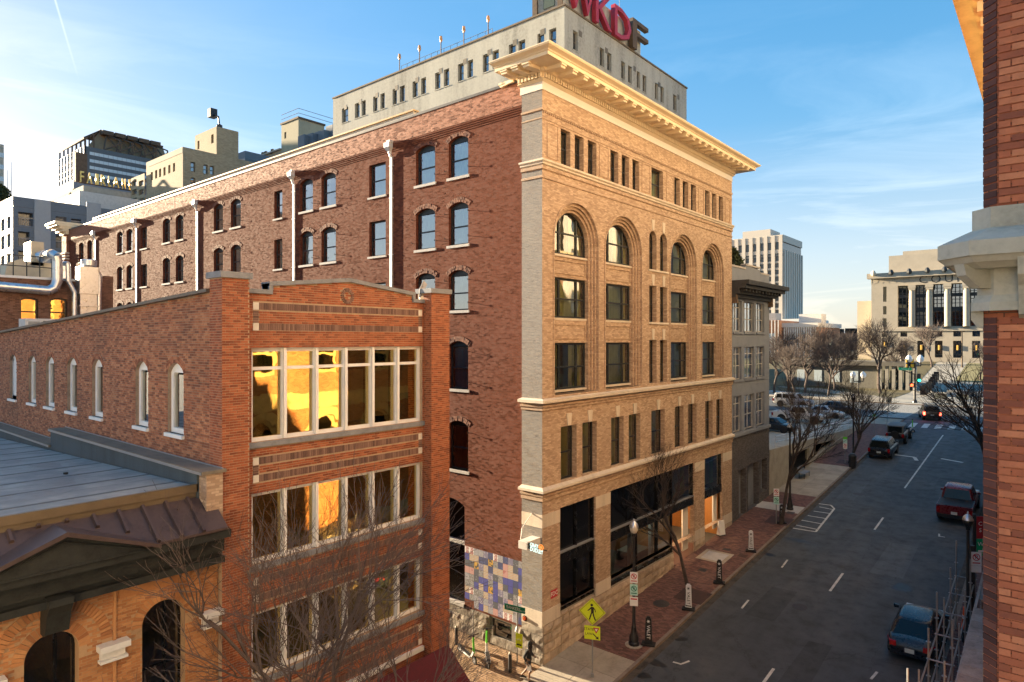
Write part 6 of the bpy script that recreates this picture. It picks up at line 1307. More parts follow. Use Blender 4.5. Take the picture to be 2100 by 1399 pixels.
for k in range(16):
    x, y = rt.uniform(3.8, 12.5), rt.uniform(0, 56); m = MB(); px, py = x, y; a = rt.choice((0, pi/2))+rt.uniform(-.3, .3)
    for j in range(rt.randint(5, 11)):
        a += rt.uniform(-.35, .35); nx, ny = px+.55*cos(a), py+.55*sin(a); n = Vector((-sin(a), cos(a)))*.022
        if not KL+.1 < nx < KR-.1: break
        m.face([(px-n.x, py-n.y, gz(py-n.y)-.1145), (nx-n.x, ny-n.y, gz(ny-n.y)-.1145), (nx+n.x, ny+n.y, gz(ny+n.y)-.1145), (px+n.x, py+n.y, gz(py+n.y)-.1145)]); px, py = nx, ny
    if m.f: m.build('tar_seal', tar, kind='structure')
# pavement furniture let into the ground
def plate(name, label, cat, x, y, w, h, mat, rd=False, dz=.006):
    p = street(x, y); m = MB()
    if rd: pts = [(p.x+w*cos(t), p.y+h*sin(t)) for t in [2*pi*k/18 for k in range(18)]]
    else: pts = [(p.x-w, p.y-h), (p.x+w, p.y-h), (p.x+w, p.y+h), (p.x-w, p.y+h)]
    m.prism(pts, lambda a, b, q: (a, b, gz(b)+q), -.03, dz); return m.build(name, mat, label=label, cat=cat)
cast = plain('cast iron cover', (.035,.03,.03), .6, var=.4, bump=.5, bscale=40); grate = plain('rusted grate', (.06,.032,.028), .8, var=.4, bump=.8, bscale=30)
plate('tree_grate', 'square dark red grate round the tree between two valet signs', 'grate', 1421, 1222, .75, .75, grate); plate('tree_grate', 'dark grate round the tree beside the driveway strip', 'grate', 1598, 1068, .75, .8, grate); plate('tree_grate', 'dark grate round the tree by the garage wall', 'grate', 1737, 948, .75, .75, grate)
plate('manhole_cover', 'round black manhole cover in the brick pavement by the lamp', 'manhole', 1356, 1238, .42, .42, cast, True); plate('utility_plate', 'pale square steel plate set in the brick pavement', 'utility plate', 1466, 1141, .62, .62, plain('bright steel plate', (.5,.5,.5), .5, metal=.3)); plate('plate_surround', 'concrete frame round the pale steel plate in the pavement', 'concrete frame', 1466, 1141, .85, .85, concp, dz=.003)
for i_, (x_, y_) in enumerate(((1640, 1240), (1760, 1010))):
    p = street(x_, y_); m = MB(); m.prism([(p.x+.36*cos(t), p.y+.36*sin(t)) for t in [2*pi*k/18 for k in range(18)]], lambda a, b, q: (a, b, gz(b)-.12+q), -.03, .006); m.build('manhole_cover', cast, label=('round iron cover in the near part of the road', 'round iron cover in the road beyond the hatched marking')[i_], cat='manhole')
plate('small_cover', 'small dark cover beside the pale steel plate', 'cover', 1490, 1127, .22, .16, cast); plate('small_cover', 'small dark cover below the pale steel plate', 'cover', 1441, 1169, .22, .22, cast); plate('small_cover', 'small rusty cover near the white valet sign', 'cover', 1523, 1140, .25, .22, grate); plate('small_cover', 'small square cover beside the lamp at the driveway strip', 'cover', 1621, 1052, .25, .25, cast)
# park and plaza beyond the cross street
pl_ys = [88.16, 112, 146, 150]
strip('plaza', -3.0, 160, pl_ys, 0, plain('plaza paving', (.36,.34,.29), .9, var=.12, scale=.4)); strip('park_path', -160, -3.0, [88.16, 97], 0, concp)
strip('lawn', -160, -3.0, [97, 112, 146, 400], .02, lawn); strip('plaza_lawn', 2.5, 160, [124, 146], .03, plain('pale lawn', (.22,.2,.1), .95, var=.2, scale=.5, bump=.3, bscale=20))
m = MB(); m.face([(-3.2, 97, ZTOP+.03), (-9, 97, ZTOP+.03), (-26, 112, ZTOP+.03), (-18, 112, ZTOP+.03)]); m.build('park_path', concp, kind='structure')
m = MB(); m.face([(-14, 97.2, ZTOP+.034), (-60, 97.2, ZTOP+.034), (-60, 101, ZTOP+.034), (-30, 103, ZTOP+.034)]); m.build('park_path', concw, kind='structure')
for k in range(6): m = MB(); m.box(3.0, 40, 106+.4*k, 109, ZTOP+.16*k, ZTOP+.16*(k+1)); m.build('plaza_steps', concw, kind='structure')
# distant hill
m = MB(); n = 40; cx_, cy_ = onZ(1745, 697.5, 13.9); d = ray(1752, 690); c = CAM+Vector(d)*1500
for k in range(n): 
    a = -400+800*k/(n-1); m.v.append((c.x+a, c.y, 4)); m.v.append((c.x+a, c.y+40, 14+22*math.exp(-(a/170)**2)+6*math.exp(-((a-150)/90)**2)))
for k in range(n-1): m.f.append((2*k, 2*k+2, 2*k+3, 2*k+1))
for k in range(n-1): i = len(m.v); a, b = m.v[2*k+1], m.v[2*k+3]; m.v += [a, b, (b[0], b[1]+200, 4), (a[0], a[1]+200, 4)]; m.f.append((i, i+1, i+2, i+3))
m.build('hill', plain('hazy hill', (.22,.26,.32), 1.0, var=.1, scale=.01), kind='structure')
# ================================================================== bare winter trees
bark = plain('dark bark', (.055,.043,.038), .95, var=.4, scale=6, bump=.5, bscale=30); barkp = plain('park bark', (.085,.066,.058), .95, var=.4, scale=4); barkl = plain('pale twig bark', (.14,.105,.09), .95, var=.3, scale=5)
def tree_meshes(seed, h, trunk, spread, levels=5, kids=(5, 5, 5, 4, 4), r0=.13, twig=.006, gnarl=.12, lean=(0, 0), up=.45, first=.5, lenf=.62):
    r = random.Random(seed); T = MB(); C = MB()
    def grow(p, d, L, rad, lev):
        n = 3 if lev < 3 else 2; m = T if lev < 2 else C; sides = (7, 6, 4, 3, 3, 3)[min(lev, 5)]; pts = [p]; q = p
        for k in range(n):
            d = (d+Vector((r.gauss(0, gnarl), r.gauss(0, gnarl), r.gauss(0, gnarl*.6)+up*.12*(1 if lev else 0)))).normalized(); q2 = q+d*(L/n)
            ra, rb = rad*(1-.5*k/n), rad*(1-.5*(k+1)/n); m.tube(q, q2, max(ra, twig), max(rb, twig*.8), sides, cap=False); q = q2; pts.append(q)
        if lev >= levels: return
        for c in range(kids[lev]):
            f = first+(1-first)*(c+r.random()*.7)/kids[lev] if lev else .62+.38*(c+.5)/kids[lev]
            i = min(int(f*n), n-1); b = pts[i]+(pts[i+1]-pts[i])*(f*n-i)
            a = Vector((r.gauss(0, 1), r.gauss(0, 1), r.gauss(0, .35))); a = (a-d*a.dot(d)).normalized()
            ang = r.uniform(.35, .8)*spread if lev else r.uniform(.45, .85)*spread
            nd = (d*cos(ang)+a*sin(ang)); nd.z += up*.25; grow(b, nd.normalized(), L*lenf*r.uniform(.75, 1.2), rad*(.55 if lev else .62)*r.uniform(.8, 1.1), lev+1)
        if lev: grow(q, d, L*.6, rad*.5, lev+1)
    grow(Vector((0, 0, -.1)), Vector((lean[0], lean[1], 1)).normalized(), trunk, r0, 0)
    # scale to the wanted height
    zmax = max(v[2] for v in C.v); k = h/zmax
    for M_ in (T, C): M_.v = [(x*k, y*k, z*k) for x, y, z in M_.v]
    return T, C
def plant(name, label, loc, TC, mats, group=None, rz=0.0, s=1.0):
    t = thing(name, label, 'tree', loc, group, rz); t.scale = (s, s, s)
    for nm, me in zip(('trunk', 'crown'), TC):
        o = link(nm, me, t)
    return t
def mk(seed, mats, **k):
    T, C = tree_meshes(seed, **k); return T.mesh('trunk', mats[0]), C.mesh('crown', mats[1])
sA = mk(3, (bark, bark), h=8.2, trunk=2.0, spread=.8, levels=5, kids=(4, 4, 3, 3, 2), r0=.07, gnarl=.17, lenf=.68, twig=.0035)
sB = mk(11, (bark, bark), h=10.4, trunk=2.4, spread=.8, levels=5, kids=(4, 4, 3, 3, 3), r0=.085, gnarl=.16, up=.32, twig=.0045, lenf=.68)
sC = mk(23, (bark, bark), h=8.8, trunk=1.9, spread=.95, levels=5, kids=(5, 4, 3, 3, 3), r0=.085, gnarl=.14, up=.35, twig=.0045, lenf=.67)
sD = mk(31, (bark, bark), h=11.0, trunk=1.8, spread=1.1, lean=(-.18, -.12), levels=5, kids=(6, 4, 4, 3, 2), r0=.11, gnarl=.14, up=.28, twig=.0045, lenf=.7)
sE = mk(47, (barkl, barkl), h=12.4, trunk=3.0, spread=.85, levels=5, kids=(4, 4, 4, 3, 3), r0=.065, gnarl=.16, up=.42, twig=.0028, lenf=.68)
sF = mk(53, (barkl, barkl), h=11.0, trunk=2.8, spread=.8, levels=5, kids=(4, 4, 3, 3, 3), r0=.055, gnarl=.17, up=.38, twig=.0028, lenf=.68)
p1 = [mk(60+k, (barkp, barkp), h=12, trunk=2.0, spread=.9+.1*k, levels=5, kids=(5, 4, 4, 3, 3), r0=.11, gnarl=.14, up=.38, twig=.005, lenf=.7) for k in range(3)]
GT = 'street trees in the pavement'
def at(x, y, dx=0.0): p = street(x, y); return (p.x+dx, p.y, gz(p.y)-.02)
plant('street_tree', 'slim bare tree in front of the black shopfronts and lit entrance', at(1415, 1217), sA, None, GT, 2.2)
plant('street_tree', 'bare tree before the grey painted building beside the lamp', at(1600, 1075), sB, None, GT, 4.0)
plant('street_tree', 'bare spreading tree by the parking garage wall', at(1740, 950), sC, None, GT, 0.6)
plant('street_tree', 'dark bare tree behind the red pickup at right', (13.45, 33.2, gz(33.2)), sD, None, GT, 0.0)
T5 = plant('street_tree', 'bare twiggy tree before the red brick building at lower left', (2.3, -12.6, gz(-12.6)), sE, None, GT, .4)
T6 = plant('street_tree', 'smaller bare twiggy tree before the low orange brick building', (2.5, -15.3, gz(-15.3)), sF, None, GT, 2.6)
plant('street_tree', 'slender bare tree in front of the maroon awning', (2.4, -9.6, gz(-9.6)), sF, None, GT, 5.1, .8)
# a few dead leaves still hanging
leaf = plain('dead leaf', (.17,.085,.045), .9, var=.4); rl = random.Random(5)
for T_, C_ in ((T5, sE[1]), (T6, sF[1])):
    m = MB(); n = len(C_.vertices)
    for k in range(160):
        v = C_.vertices[rl.randrange(n)].co; a, b = Vector((rl.gauss(0, 1), rl.gauss(0, 1), rl.gauss(0, 1))).normalized()*.035, Vector((rl.gauss(0, 1), rl.gauss(0, 1), -1)).normalized()*.06
        m.face([v, v+a*.6+b*.5, v+b, v-a*.6+b*.5])
    m.build('dead_leaves', leaf, T_, kind='stuff')
labs = ['bare park tree at the left end behind the grey building', 'bare park tree second from the grey building', 'broad reddish bare tree left of the park statue', 'bare park tree in front of the ribbed brick hall', 'bare park tree beside the pale green statue', 'bare park tree before the far brick block', 'tall bare tree in front of the courthouse corner', 'small pale-trunked tree right of the park pavilion', 'bare tree between the traffic signal and the courthouse', 'low bare tree left of the park pavilion', 'bare tree on the lawn behind the white parked vehicles', 'bare plaza tree beside the brick building edge']
for i, (x, y, top) in enumerate(((1588,806,676),(1618,800,668),(1652,806,676),(1672,790,664),(1712,802,668),(1745,792,684),(1806,806,640),(1834,800,694),(1911,788,690),(1698,812,690),(1632,815,700),(2010,800,715))):
    px, py = onZ(x, y, ZTOP)
    zc = (px-CAM.x)*-CS+(py-CAM.y)*CC; H = (y-top)/FPX*zc; plant('park_tree', labs[i], (px, py, gz(py)-.05), p1[i % 3], None, 'bare trees in the park', i*1.3, H/12)
# evergreen shrubs on roof terraces
def shrub(name, label, x, y, t, r, h):
    p = CAM+Vector(ray(x, y))*t; m = MB(); q = random.Random(int(x))
    S_ = thing(name, label, 'shrub', p)
    for k in range(900):
        a, z = q.uniform(0, 2*pi), q.random(); rad = r*(1-z)**.7*sqrt(q.random())*1.1+.05; c = Vector((rad*cos(a), rad*sin(a), z*h)); u = Vector((q.gauss(0, 1), q.gauss(0, 1), q.gauss(0, 1))).normalized()*.16*r/1.2; v = Vector((q.gauss(0, 1), q.gauss(0, 1), q.gauss(0, 1))).normalized()*.3*r/1.2; m.face([c, c+u+v*.5, c+v, c-u+v*.5])
    m.build('foliage', plain('evergreen', (.05,.065,.025), .9, var=.4), S_); m = MB(); m.tube((0, 0, -.6), (0, 0, h*.8), .1*r, .03, 6); m.build('stem', bark, S_)
shrub('roof_shrub', 'small evergreen on the pale hotel terrace left of centre', 153, 416, 120, 1.2, 2.4); shrub('roof_shrub', 'evergreen clump at the left edge above the flats', 2, 410, 100, 1.6, 2.2); shrub('roof_shrub', 'dark evergreen on the grey building roof beside tan brick', 1504, 552, 52, .9, 1.6)
# ================================================================== vehicles (local frame: +Y forward, origin on the ground)
def paintm(name, col, rough=.28, metal=.0):
    t = NT(name); p = t.node('ShaderNodeTexCoord').outputs['Object']; f = t.noise(9, 4, .6, p)
    b = t.bsdf(Base_Color=t.mix(t.math('MULTIPLY', f, .08), col, tuple(min(1, x*1.25+.01) for x in col)), Roughness=t.rng(f, .3, .7, rough-.06, rough+.1), Metallic=metal); b.inputs['Coat Weight'].default_value = .15; b.inputs['Coat Roughness'].default_value = .08; return t.m
MAT.update(cglass=plain('car glass', (.008,.011,.012), .12, var=.1, spec=.35), tyre=plain('tyre rubber', (.015,.015,.015), .85), rim=plain('alloy rim', (.35,.36,.38), .35, metal=.8), tail=plain('tail lamp', (.3,.008,.01), .25), taillit=emit('lit tail lamp', (1, .06, .03), 3.0), headl=plain('head lamp', (.6,.62,.62), .15), chrome=plain('chrome', (.6,.6,.62), .15, metal=.9), platem=plain('number plate', (.62,.66,.62), .5), plastic=plain('black plastic', (.02,.02,.022), .6))
def wheel(par, x, y, r, w=.22):
    m = MB(); m.smooth = True; prof = [(r*.62, -w/2), (r*.9, -w/2), (r, -w*.32), (r, w*.32), (r*.9, w/2), (r*.62, w/2)]; n = 20; i = 0
    for rr, a in prof:
        for k in range(n): t = 2*pi*k/n; m.v.append((x+a, y+rr*cos(t), r+rr*sin(t)))
    for j in range(len(prof)-1):
        for k in range(n): m.f.append((j*n+k, j*n+(k+1) % n, (j+1)*n+(k+1) % n, (j+1)*n+k))
    w_ = m.build('wheel', MAT['tyre'], par); s = 1 if x > 0 else -1; m = MB(); xo = x+s*w*.38
    m.tube((x-s*w*.3, y, r), (xo, y, r), r*.62, r*.62, 16)
    for k in range(5):
        t = 2*pi*k/5; m.hexa([(xo-.01, y+cos(t+a)*q, r+sin(t+a)*q) for q, a in ((.03, -1), (r*.58, -.16), (r*.58, .16), (.03, 1))]+[(xo+s*.02, y+cos(t+a)*q, r+sin(t+a)*q) for q, a in ((.03, -1), (r*.58, -.16), (r*.58, .16), (.03, 1))])
    m.build('rim', MAT['rim'], w_)
def sub_build(m, name, mat, par, lv=2):
    o = bpy.data.objects.new(name, m.mesh(name, mat)); COL.objects.link(o); md = o.modifiers.new('s', 'SUBSURF'); md.levels = lv; md.render_levels = lv
    dg = bpy.context.evaluated_depsgraph_get(); dg.update(); me = bpy.data.meshes.new_from_object(o.evaluated_get(dg)); bpy.data.objects.remove(o)
    for q in me.polygons: q.use_smooth = True
    return link(name, me, par)
def loft(m, secs):
    n = len(secs[0]); i = len(m.v)
    for s in secs: m.v += s
    for j in range(len(secs)-1):
        for k in range(n): m.f.append((i+j*n+k, i+j*n+(k+1) % n, i+(j+1)*n+(k+1) % n, i+(j+1)*n+k))
    m.f.append(tuple(i+k for k in range(n))[::-1]); m.f.append(tuple(i+(len(secs)-1)*n+k for k in range(n)))
SPECS = {
 # stations: (y, half width, z bottom, z shoulder); cabin: belt front/rear y, roof front/rear y, roof z, roof half width, belt z
 'sedan': dict(st=[(-2.28,.70,.42,.78),(-2.2,.82,.3,.98),(-1.9,.88,.2,1.0),(-1.2,.9,.18,.98),(0,.9,.18,.96),(.9,.9,.18,.94),(1.7,.87,.2,.86),(2.1,.8,.26,.74),(2.25,.68,.36,.64)], cab=(1.15,-1.95,.35,-1.05,1.44,.58,.95), wh=(-1.38,1.38,.32,.78)),
 'suv': dict(st=[(-2.25,.76,.45,.95),(-2.18,.88,.34,1.1),(-1.8,.93,.26,1.12),(-1,.94,.25,1.1),(0,.94,.25,1.08),(.9,.94,.25,1.06),(1.75,.92,.27,1.0),(2.2,.86,.32,.9),(2.34,.74,.42,.78)], cab=(1.1,-2.2,.45,-1.9,1.72,.66,1.08), wh=(-1.38,1.42,.36,.8)),
 'bigsuv': dict(st=[(-2.55,.85,.48,1.05),(-2.48,.98,.36,1.2),(-2,1.01,.3,1.22),(-1,1.01,.28,1.2),(0,1.01,.28,1.2),(1,1.01,.28,1.18),(1.9,1.0,.3,1.14),(2.5,.96,.36,1.06),(2.62,.86,.44,.9)], cab=(1.2,-2.5,.6,-2.3,1.9,.8,1.2), wh=(-1.5,1.55,.4,.86)),
 'jeep': dict(st=[(-1.85,.74,.6,1.0),(-1.82,.78,.5,1.12),(-1.2,.8,.45,1.12),(0,.8,.45,1.12),(.6,.78,.45,1.1),(1.2,.7,.48,1.06),(1.95,.66,.52,1.02),(2.0,.62,.55,.98)], cab=(.75,-1.84,.45,-1.8,1.85,.74,1.1), wh=(-1.25,1.45,.42,.84)),
 'pickup': dict(st=[(-2.85,.9,.55,1.02),(-2.8,.97,.5,1.12),(-2,1.0,.42,1.14),(-1,1.0,.4,1.14),(0,1.0,.4,1.16),(.9,1.0,.4,1.16),(1.8,1.0,.42,1.12),(2.6,.97,.46,1.06),(2.78,.88,.52,.9)], cab=(1.3,-1.0,.7,-.75,1.9,.74,1.14), wh=(-1.75,1.85,.42,.88)),
}
def car(kind, name, label, col, loc, rz=0.0, pitch=None, group=None, metal=0.2, lit=False, plate=True, cover=False, roofcol=None):
    S = SPECS[kind]; t = thing(name, label, 'pickup' if kind == 'pickup' else ('suv' if kind in ('suv', 'bigsuv', 'jeep') else 'car'), loc, group, rz)
    p = math.atan(GR) if pitch is None else pitch; t.rotation_euler = (p, 0, rz); pm = col if not isinstance(col, tuple) else paintm(name+' paint', col, metal=metal)
    def sec(y, w, zb, zs):
        h = [(.0, zb), (.84*w, zb), (.97*w, zb+.1), (w, zb+(zs-zb)*.45), (.985*w, zs-.12), (.9*w, zs-.02), (.45*w, zs+.015), (0, zs+.03)]
        return [(x, y, z) for x, z in h]+[(-x, y, z) for x, z in h[-2:0:-1]]
    m = MB(); m.smooth = True; st = S['st']
    if kind == 'pickup':                          # open load bed behind the cab
        front = [s for s in st if s[0] >= -1]; loft(m, [sec(*s) for s in front]); body = sub_build(m, 'body', pm, t)
        m = MB(); w = .98
        for x0, x1 in ((-w, -w+.12), (w-.12, w)): m.box(x0, x1, -2.8, -.98, .45, 1.16)
        m.box(-w+.02, w-.02, -2.72, -.98, .45, .62); m.build('load_bed', pm, t); m = MB(); m.box(-w, w, -2.84, -2.72, .55, 1.17); m.box(-w+.1, w-.1, -2.86, -2.8, 1.1, 1.19); m.build('tailgate', pm, t)
        if cover: m = MB(); m.box(-w+.04, w-.04, -2.75, -1.0, 1.14, 1.2); m.build('bed_cover', MAT['plastic'], t)
        m = MB(); m.box(-.95, .95, -2.98, -2.8, .42, .6); m.build('bumper', MAT['plastic'], t)
    else: loft(m, [sec(*s) for s in [(st[0][0]-.05, st[0][1]*.8, st[0][2]+.05, st[0][3]-.08)]+st+[(st[-1][0]+.05, st[-1][1]*.8, st[-1][2]+.05, st[-1][3]-.06)]]); body = sub_build(m, 'body', pm, t)
    bf, br, rf, rr, zr, wr, zb = S['cab']; wb = st[len(st)//2][1]*.94
    def ring_(k):
        e = k; yF, yR = bf+(rf-bf)*e, br+(rr-br)*e; w = wb+(wr-wb)*e**1.2; z = zb-.12*(e == 0)-.03+(zr-zb+.03)*e; c = .12
        return [(-w, yR+c, z), (-w+c, yR, z), (w-c, yR, z), (w, yR+c, z), (w, yF-c*1.6, z), (w-c*1.2, yF, z), (-w+c*1.2, yF, z), (-w, yF-c*1.6, z)]
    m = MB(); m.smooth = True; rings = [ring_(k) for k in (0, .5, .88, .96)]; top = [(x*.9, (y-(rf+rr)/2)*.94+(rf+rr)/2, zr) for x, y, z in ring_(1)]; loft(m, rings+[top]); cab = m.build('cabin', pm if kind != 'jeep' else (roofcol or pm), t)
    # glazing, a little proud of the pillars
    def quad(a0, a1, b0, b1, nrm, name):
        m = MB(); q = [Vector(v) for v in (a0, a1, b1, b0)]; n = Vector(nrm).normalized()*.012; m.face([v+n for v in q]); m.face([v+n*.2 for v in q][::-1]); m.build(name, MAT['cglass'], cab)
    def side(s, e, f): yF, yR = bf+(rf-bf)*e, br+(rr-br)*e; w = wb+(wr-wb)*e**1.2; return Vector((s*(w+.004), yR+(yF-yR)*f, zb-.03+(zr-zb+.03)*e))
    nz = (zr-zb)
    for s in (-1, 1):
        n = (s*nz, 0, (wb-wr))
        fr = ((.1, .33), (.36, .62), (.65, .88)) if kind in ('suv', 'bigsuv') else ((.12, .5), (.54, .9)) if kind != 'sedan' else ((.2, .52), (.56, .86))
        for f0, f1 in fr: quad(side(s, .12, f0), side(s, .12, f1), side(s, .86, f0+.02), side(s, .86, f1-.02), n, 'side_window')
    def fr_(e, f, x): yF, yR = bf+(rf-bf)*e, br+(rr-br)*e; w = wb+(wr-wb)*e**1.2-.13; return Vector((x*w, yF if f else yR, zb-.03+(zr-zb+.03)*e))
    quad(fr_(.08, 1, -1), fr_(.08, 1, 1), fr_(.88, 1, -1), fr_(.88, 1, 1), (0, nz, bf-rf), 'windscreen'); quad(fr_(.1, 0, -1), fr_(.1, 0, 1), fr_(.86, 0, -1), fr_(.86, 0, 1), (0, -nz, rr-br), 'rear_window')
    wy0, wy1, wr_, wx = S['wh']
    for y in (wy0, wy1):
        for s in (-1, 1): wheel(t, s*wx, y, wr_, .24)
        for s in (-1, 1): m = MB(); m.tube((s*(wx-.14), y, wr_+.02), (s*(st[len(st)//2][1]+.006), y, wr_+.02), wr_*1.16, wr_*1.16, 18); m.build('wheel_arch', MAT['plastic'], t)
    yr, wR, zR = (st[0][0], st[1][1], st[1][3]) if kind != 'pickup' else (-2.84, .97, 1.12); yf = st[-1][0]
    tm = MAT['taillit'] if lit else MAT['tail']
    for s in (-1, 1):
        m = MB(); 
        if kind in ('sedan',): m.hexa([(s*(wR-.34), yr-.07, zR-.3), (s*(wR-.1), yr-.04, zR-.3), (s*(wR+.05), yr+.34, zR-.26), (s*(wR-.3), yr+.3, zR-.26), (s*(wR-.34), yr-.04, zR-.12), (s*(wR-.1), yr-.01, zR-.11), (s*(wR+.05), yr+.34, zR-.1), (s*(wR-.3), yr+.3, zR-.1)])
        else: m.box(s*(wR-.18), s*(wR+.012), yr-.05, yr+.16, zR-.42, zR-.08)
        m.build('tail_light', tm, t); m = MB(); zf = st[-2][3]; m.box(s*(st[-2][1]-.3), s*(st[-2][1]-.02), yf-.22, yf-.02, zf-.2, zf-.06); m.build('headlight', MAT['headl'], t)
        m = MB(); m.box(s*(wb+.02), s*(wb+.22), bf-.42, bf-.3, zb+.04, zb+.18); m.build('mirror', pm if kind != 'jeep' else MAT['plastic'], t)
    if plate: m = MB(); zz = zR-.32 if kind != 'sedan' else zR-.3; m.box(-.17, .17, yr-.07, yr+.1, zz-.17, zz); pl_ = m.build('number_plate', MAT['platem'], t)
    if kind != 'pickup': m = MB(); m.box(-wR*.85, wR*.85, yr-.05, yr+.2, st[0][2]-.08, st[0][2]+.06); m.build('bumper', MAT['plastic'] if kind != 'sedan' else pm, t)
    m = MB(); m.box(-.45, .45, yf-.06, yf+.02, st[-1][2]+.05, st[-1][3]-.06); m.build('grille', MAT['plastic'], t)
    if kind in ('suv', 'bigsuv'):
        for s in (-1, 1): m = MB(); m.tube((s*wr*.88, rr+.3, zr+.03), (s*wr*.88, rf-.2, zr+.03), .025, n=6); m.build('roof_rail', MAT['chrome'], t)
    if kind == 'jeep': m = MB(); m.smooth = True; m.tube((0, yr-.05, .95), (0, yr-.28, .95), .38, .38, 18); m.build('spare_wheel', MAT['tyre'], t)
    if kind == 'sedan': m = MB(); m.box(-.06, .06, yr-.02, yr+.05, zR-.14, zR-.08); m.build('badge', MAT['chrome'], t)
    return t
def rd(x, y): return (x, y, gz(y)-.12)
car('sedan', 'parked_car', 'black sedan parked beside the scaffolding at lower right', (.012,.017,.026), rd(12.25, 11.35), group='vehicles parked along the street')
car('sedan', 'parked_car', 'dark car cut off by the bottom edge behind the black sedan', (.02,.03,.04), rd(12.2, 2.9), group='vehicles parked along the street')
car('pickup', 'parked_pickup', 'dark red pickup parked on the right under the bare tree', (.17,.012,.018), rd(11.8, 31.9), group='vehicles parked along the street', cover=True)
car('suv', 'parked_suv', 'black suv with grey roof parked before the garage tree', (.012,.013,.016), rd(4.5, 47.2), group='vehicles parked along the street')
car('jeep', 'parked_suv', 'boxy black off-road vehicle with spare wheel ahead of the suv', (.012,.014,.016), rd(4.55, 54.3), group='vehicles parked along the street', roofcol=plain('grey hardtop', (.13,.135,.14), .6))
car('suv', 'turning_suv', 'dark bronze suv with lit tail lamps crossing the intersection', (.045,.038,.03), (5.3, 69.8, ZTOP-.12), .25, 0, lit=True)
def flat(x, y, z): return (*onZ(x, y, z), z)
car('bigsuv', 'white_suv', 'large white suv driving right on the cross street', (.6,.6,.6), flat(1627, 834, ZTOP-.12), -pi/2, 0, metal=0)
car('sedan', 'dark_sedan', 'dark sedan with lit tail lamp on the cross street behind the tree', (.03,.035,.045), flat(1716, 846, ZTOP-.12), -pi/2, 0, lit=True)
car('pickup', 'white_pickup', 'white crew-cab pickup parked on the garage deck', (.62,.62,.62), flat(1640, 866, 4.45), -pi/2, 0, group='vehicles on the garage deck', metal=0)
car('sedan', 'silver_car', 'silver car parked behind the white pickup on the garage deck', (.42,.44,.46), flat(1690, 856, 4.45), -pi/2+.1, 0, group='vehicles on the garage deck', metal=.5)
car('sedan', 'dark_car', 'dark car nosing out left of the white pickup on the deck', (.025,.028,.032), flat(1588, 884, 4.45), -pi/2-.15, 0, group='vehicles on the garage deck')
# ================================================================== street furniture
signw = plain('white sign face', (.7,.7,.7), .5, var=.05); signy = plain('fluorescent yellow-green sign', (.62,.72,.02), .5, var=.03); signg = plain('street sign green', (.0,.17,.09), .45, var=.05); signr = plain('sign red', (.45,.015,.03), .5, var=.05); blk = MAT['iron']; txtk = plain('black lettering', (.012,.012,.012), .6, var=.05)
txtw = plain('white lettering', (.75,.75,.73), .5, var=.03); steel = plain('grey steel post', (.28,.28,.28), .5, metal=.5); valw = plain('white delineator', (.62,.64,.66), .6, var=.06); teal_s = plain('pale teal sign', (.4,.66,.62), .5, var=.05); limeg = plain('lime green', (.12,.62,.05), .4, var=.05)
def post(name, label, cat, loc, group=None, rz=0.0): return thing(name, label, cat, loc, group, rz)
def disc(m, c, r, n=16, d=.006, y=0.0): m.prism([(c[0]+r*cos(2*pi*k/n), c[1]+r*sin(2*pi*k/n)) for k in range(n)], lambda a, b, h: (a, h, b), y-d, y)
# --- acorn street lamps
def lamp(label, loc, h=5.6, signs=0, group='black acorn street lamps'):
    t = post('street_lamp', label, 'street lamp', loc, group)
    m = MB(); m.smooth = True; m.lathe((0, 0, 0), [(.24, 0), (.24, .12), (.2, .16), (.21, .35), (.15, .5), (.11, .75), (.12, .8), (.085, .86), (.075, 1.0), (.06, h-.75), (.09, h-.72), (.09, h-.62), (.13, h-.56)], 12); m.build('pole', blk, t)
    m = MB(); m.smooth = True; m.lathe((0, 0, 0), [(.12, h-.56), (.19, h-.42), (.2, h-.28), (.15, h-.16)], 12); m.build('globe', plain('frosted lamp glass', (.55,.52,.45), .25, var=.15) if 'lglobe' not in MAT else MAT['lglobe'], t)
    MAT.setdefault('lglobe', t.children[-1].data.materials[0])
    m = MB(); m.smooth = True; m.lathe((0, 0, 0), [(.21, h-.3), (.21, h-.26), (.16, h-.14), (.08, h-.06), (.03, h-.02), (.04, h+.03), (.01, h+.08)], 12); m.build('lamp_cap', MAT['galv'], t); return t
def plate_sign(t, w, h, z, mat, y=-.09, name='sign_plate', x=0.0):
    m = MB(); m.box(x-w/2, x+w/2, y-.012, y, z-h/2, z+h/2); return m.build(name, mat, t)
def noparking(t, z, x=0.0, mat=None, ring_m=None, y=-.09, s=1.0):
    p = plate_sign(t, .34*s, .5*s, z, mat or signw, y, x=x); m = MB(); n = 20; c = (x, z+.06*s)
    for k in range(n):
        a, b = 2*pi*k/n, 2*pi*(k+1)/n; m.face([(c[0]+r*cos(q), y-.016, c[1]+r*sin(q)) for r, q in ((.1*s, a), (.1*s, b), (.13*s, b), (.13*s, a))])
    m.face([(c[0]+q[0]*s, y-.017, c[1]+q[1]*s) for q in ((-.1, .07), (-.07, .1), (.1, -.07), (.07, -.1))]); m.build('ban_ring', ring_m or signr, p)
    lettering('P', .2*s, txtk, p, (c[0], y-.0145, c[1]), (1, 0, 0), (0, 0, 1), .001)
    m = MB(); m.box(x-.13*s, x+.13*s, y-.015, y-.012, z-.17*s, z-.13*s); m.build('text_bar', ring_m or signr, p); return p
p = street(1300, 1322); L1 = lamp('black street lamp with three small signs beside the yellow crossing sign', (p.x, p.y, gz(p.y)))
L1.rotation_euler = (0, 0, .5)
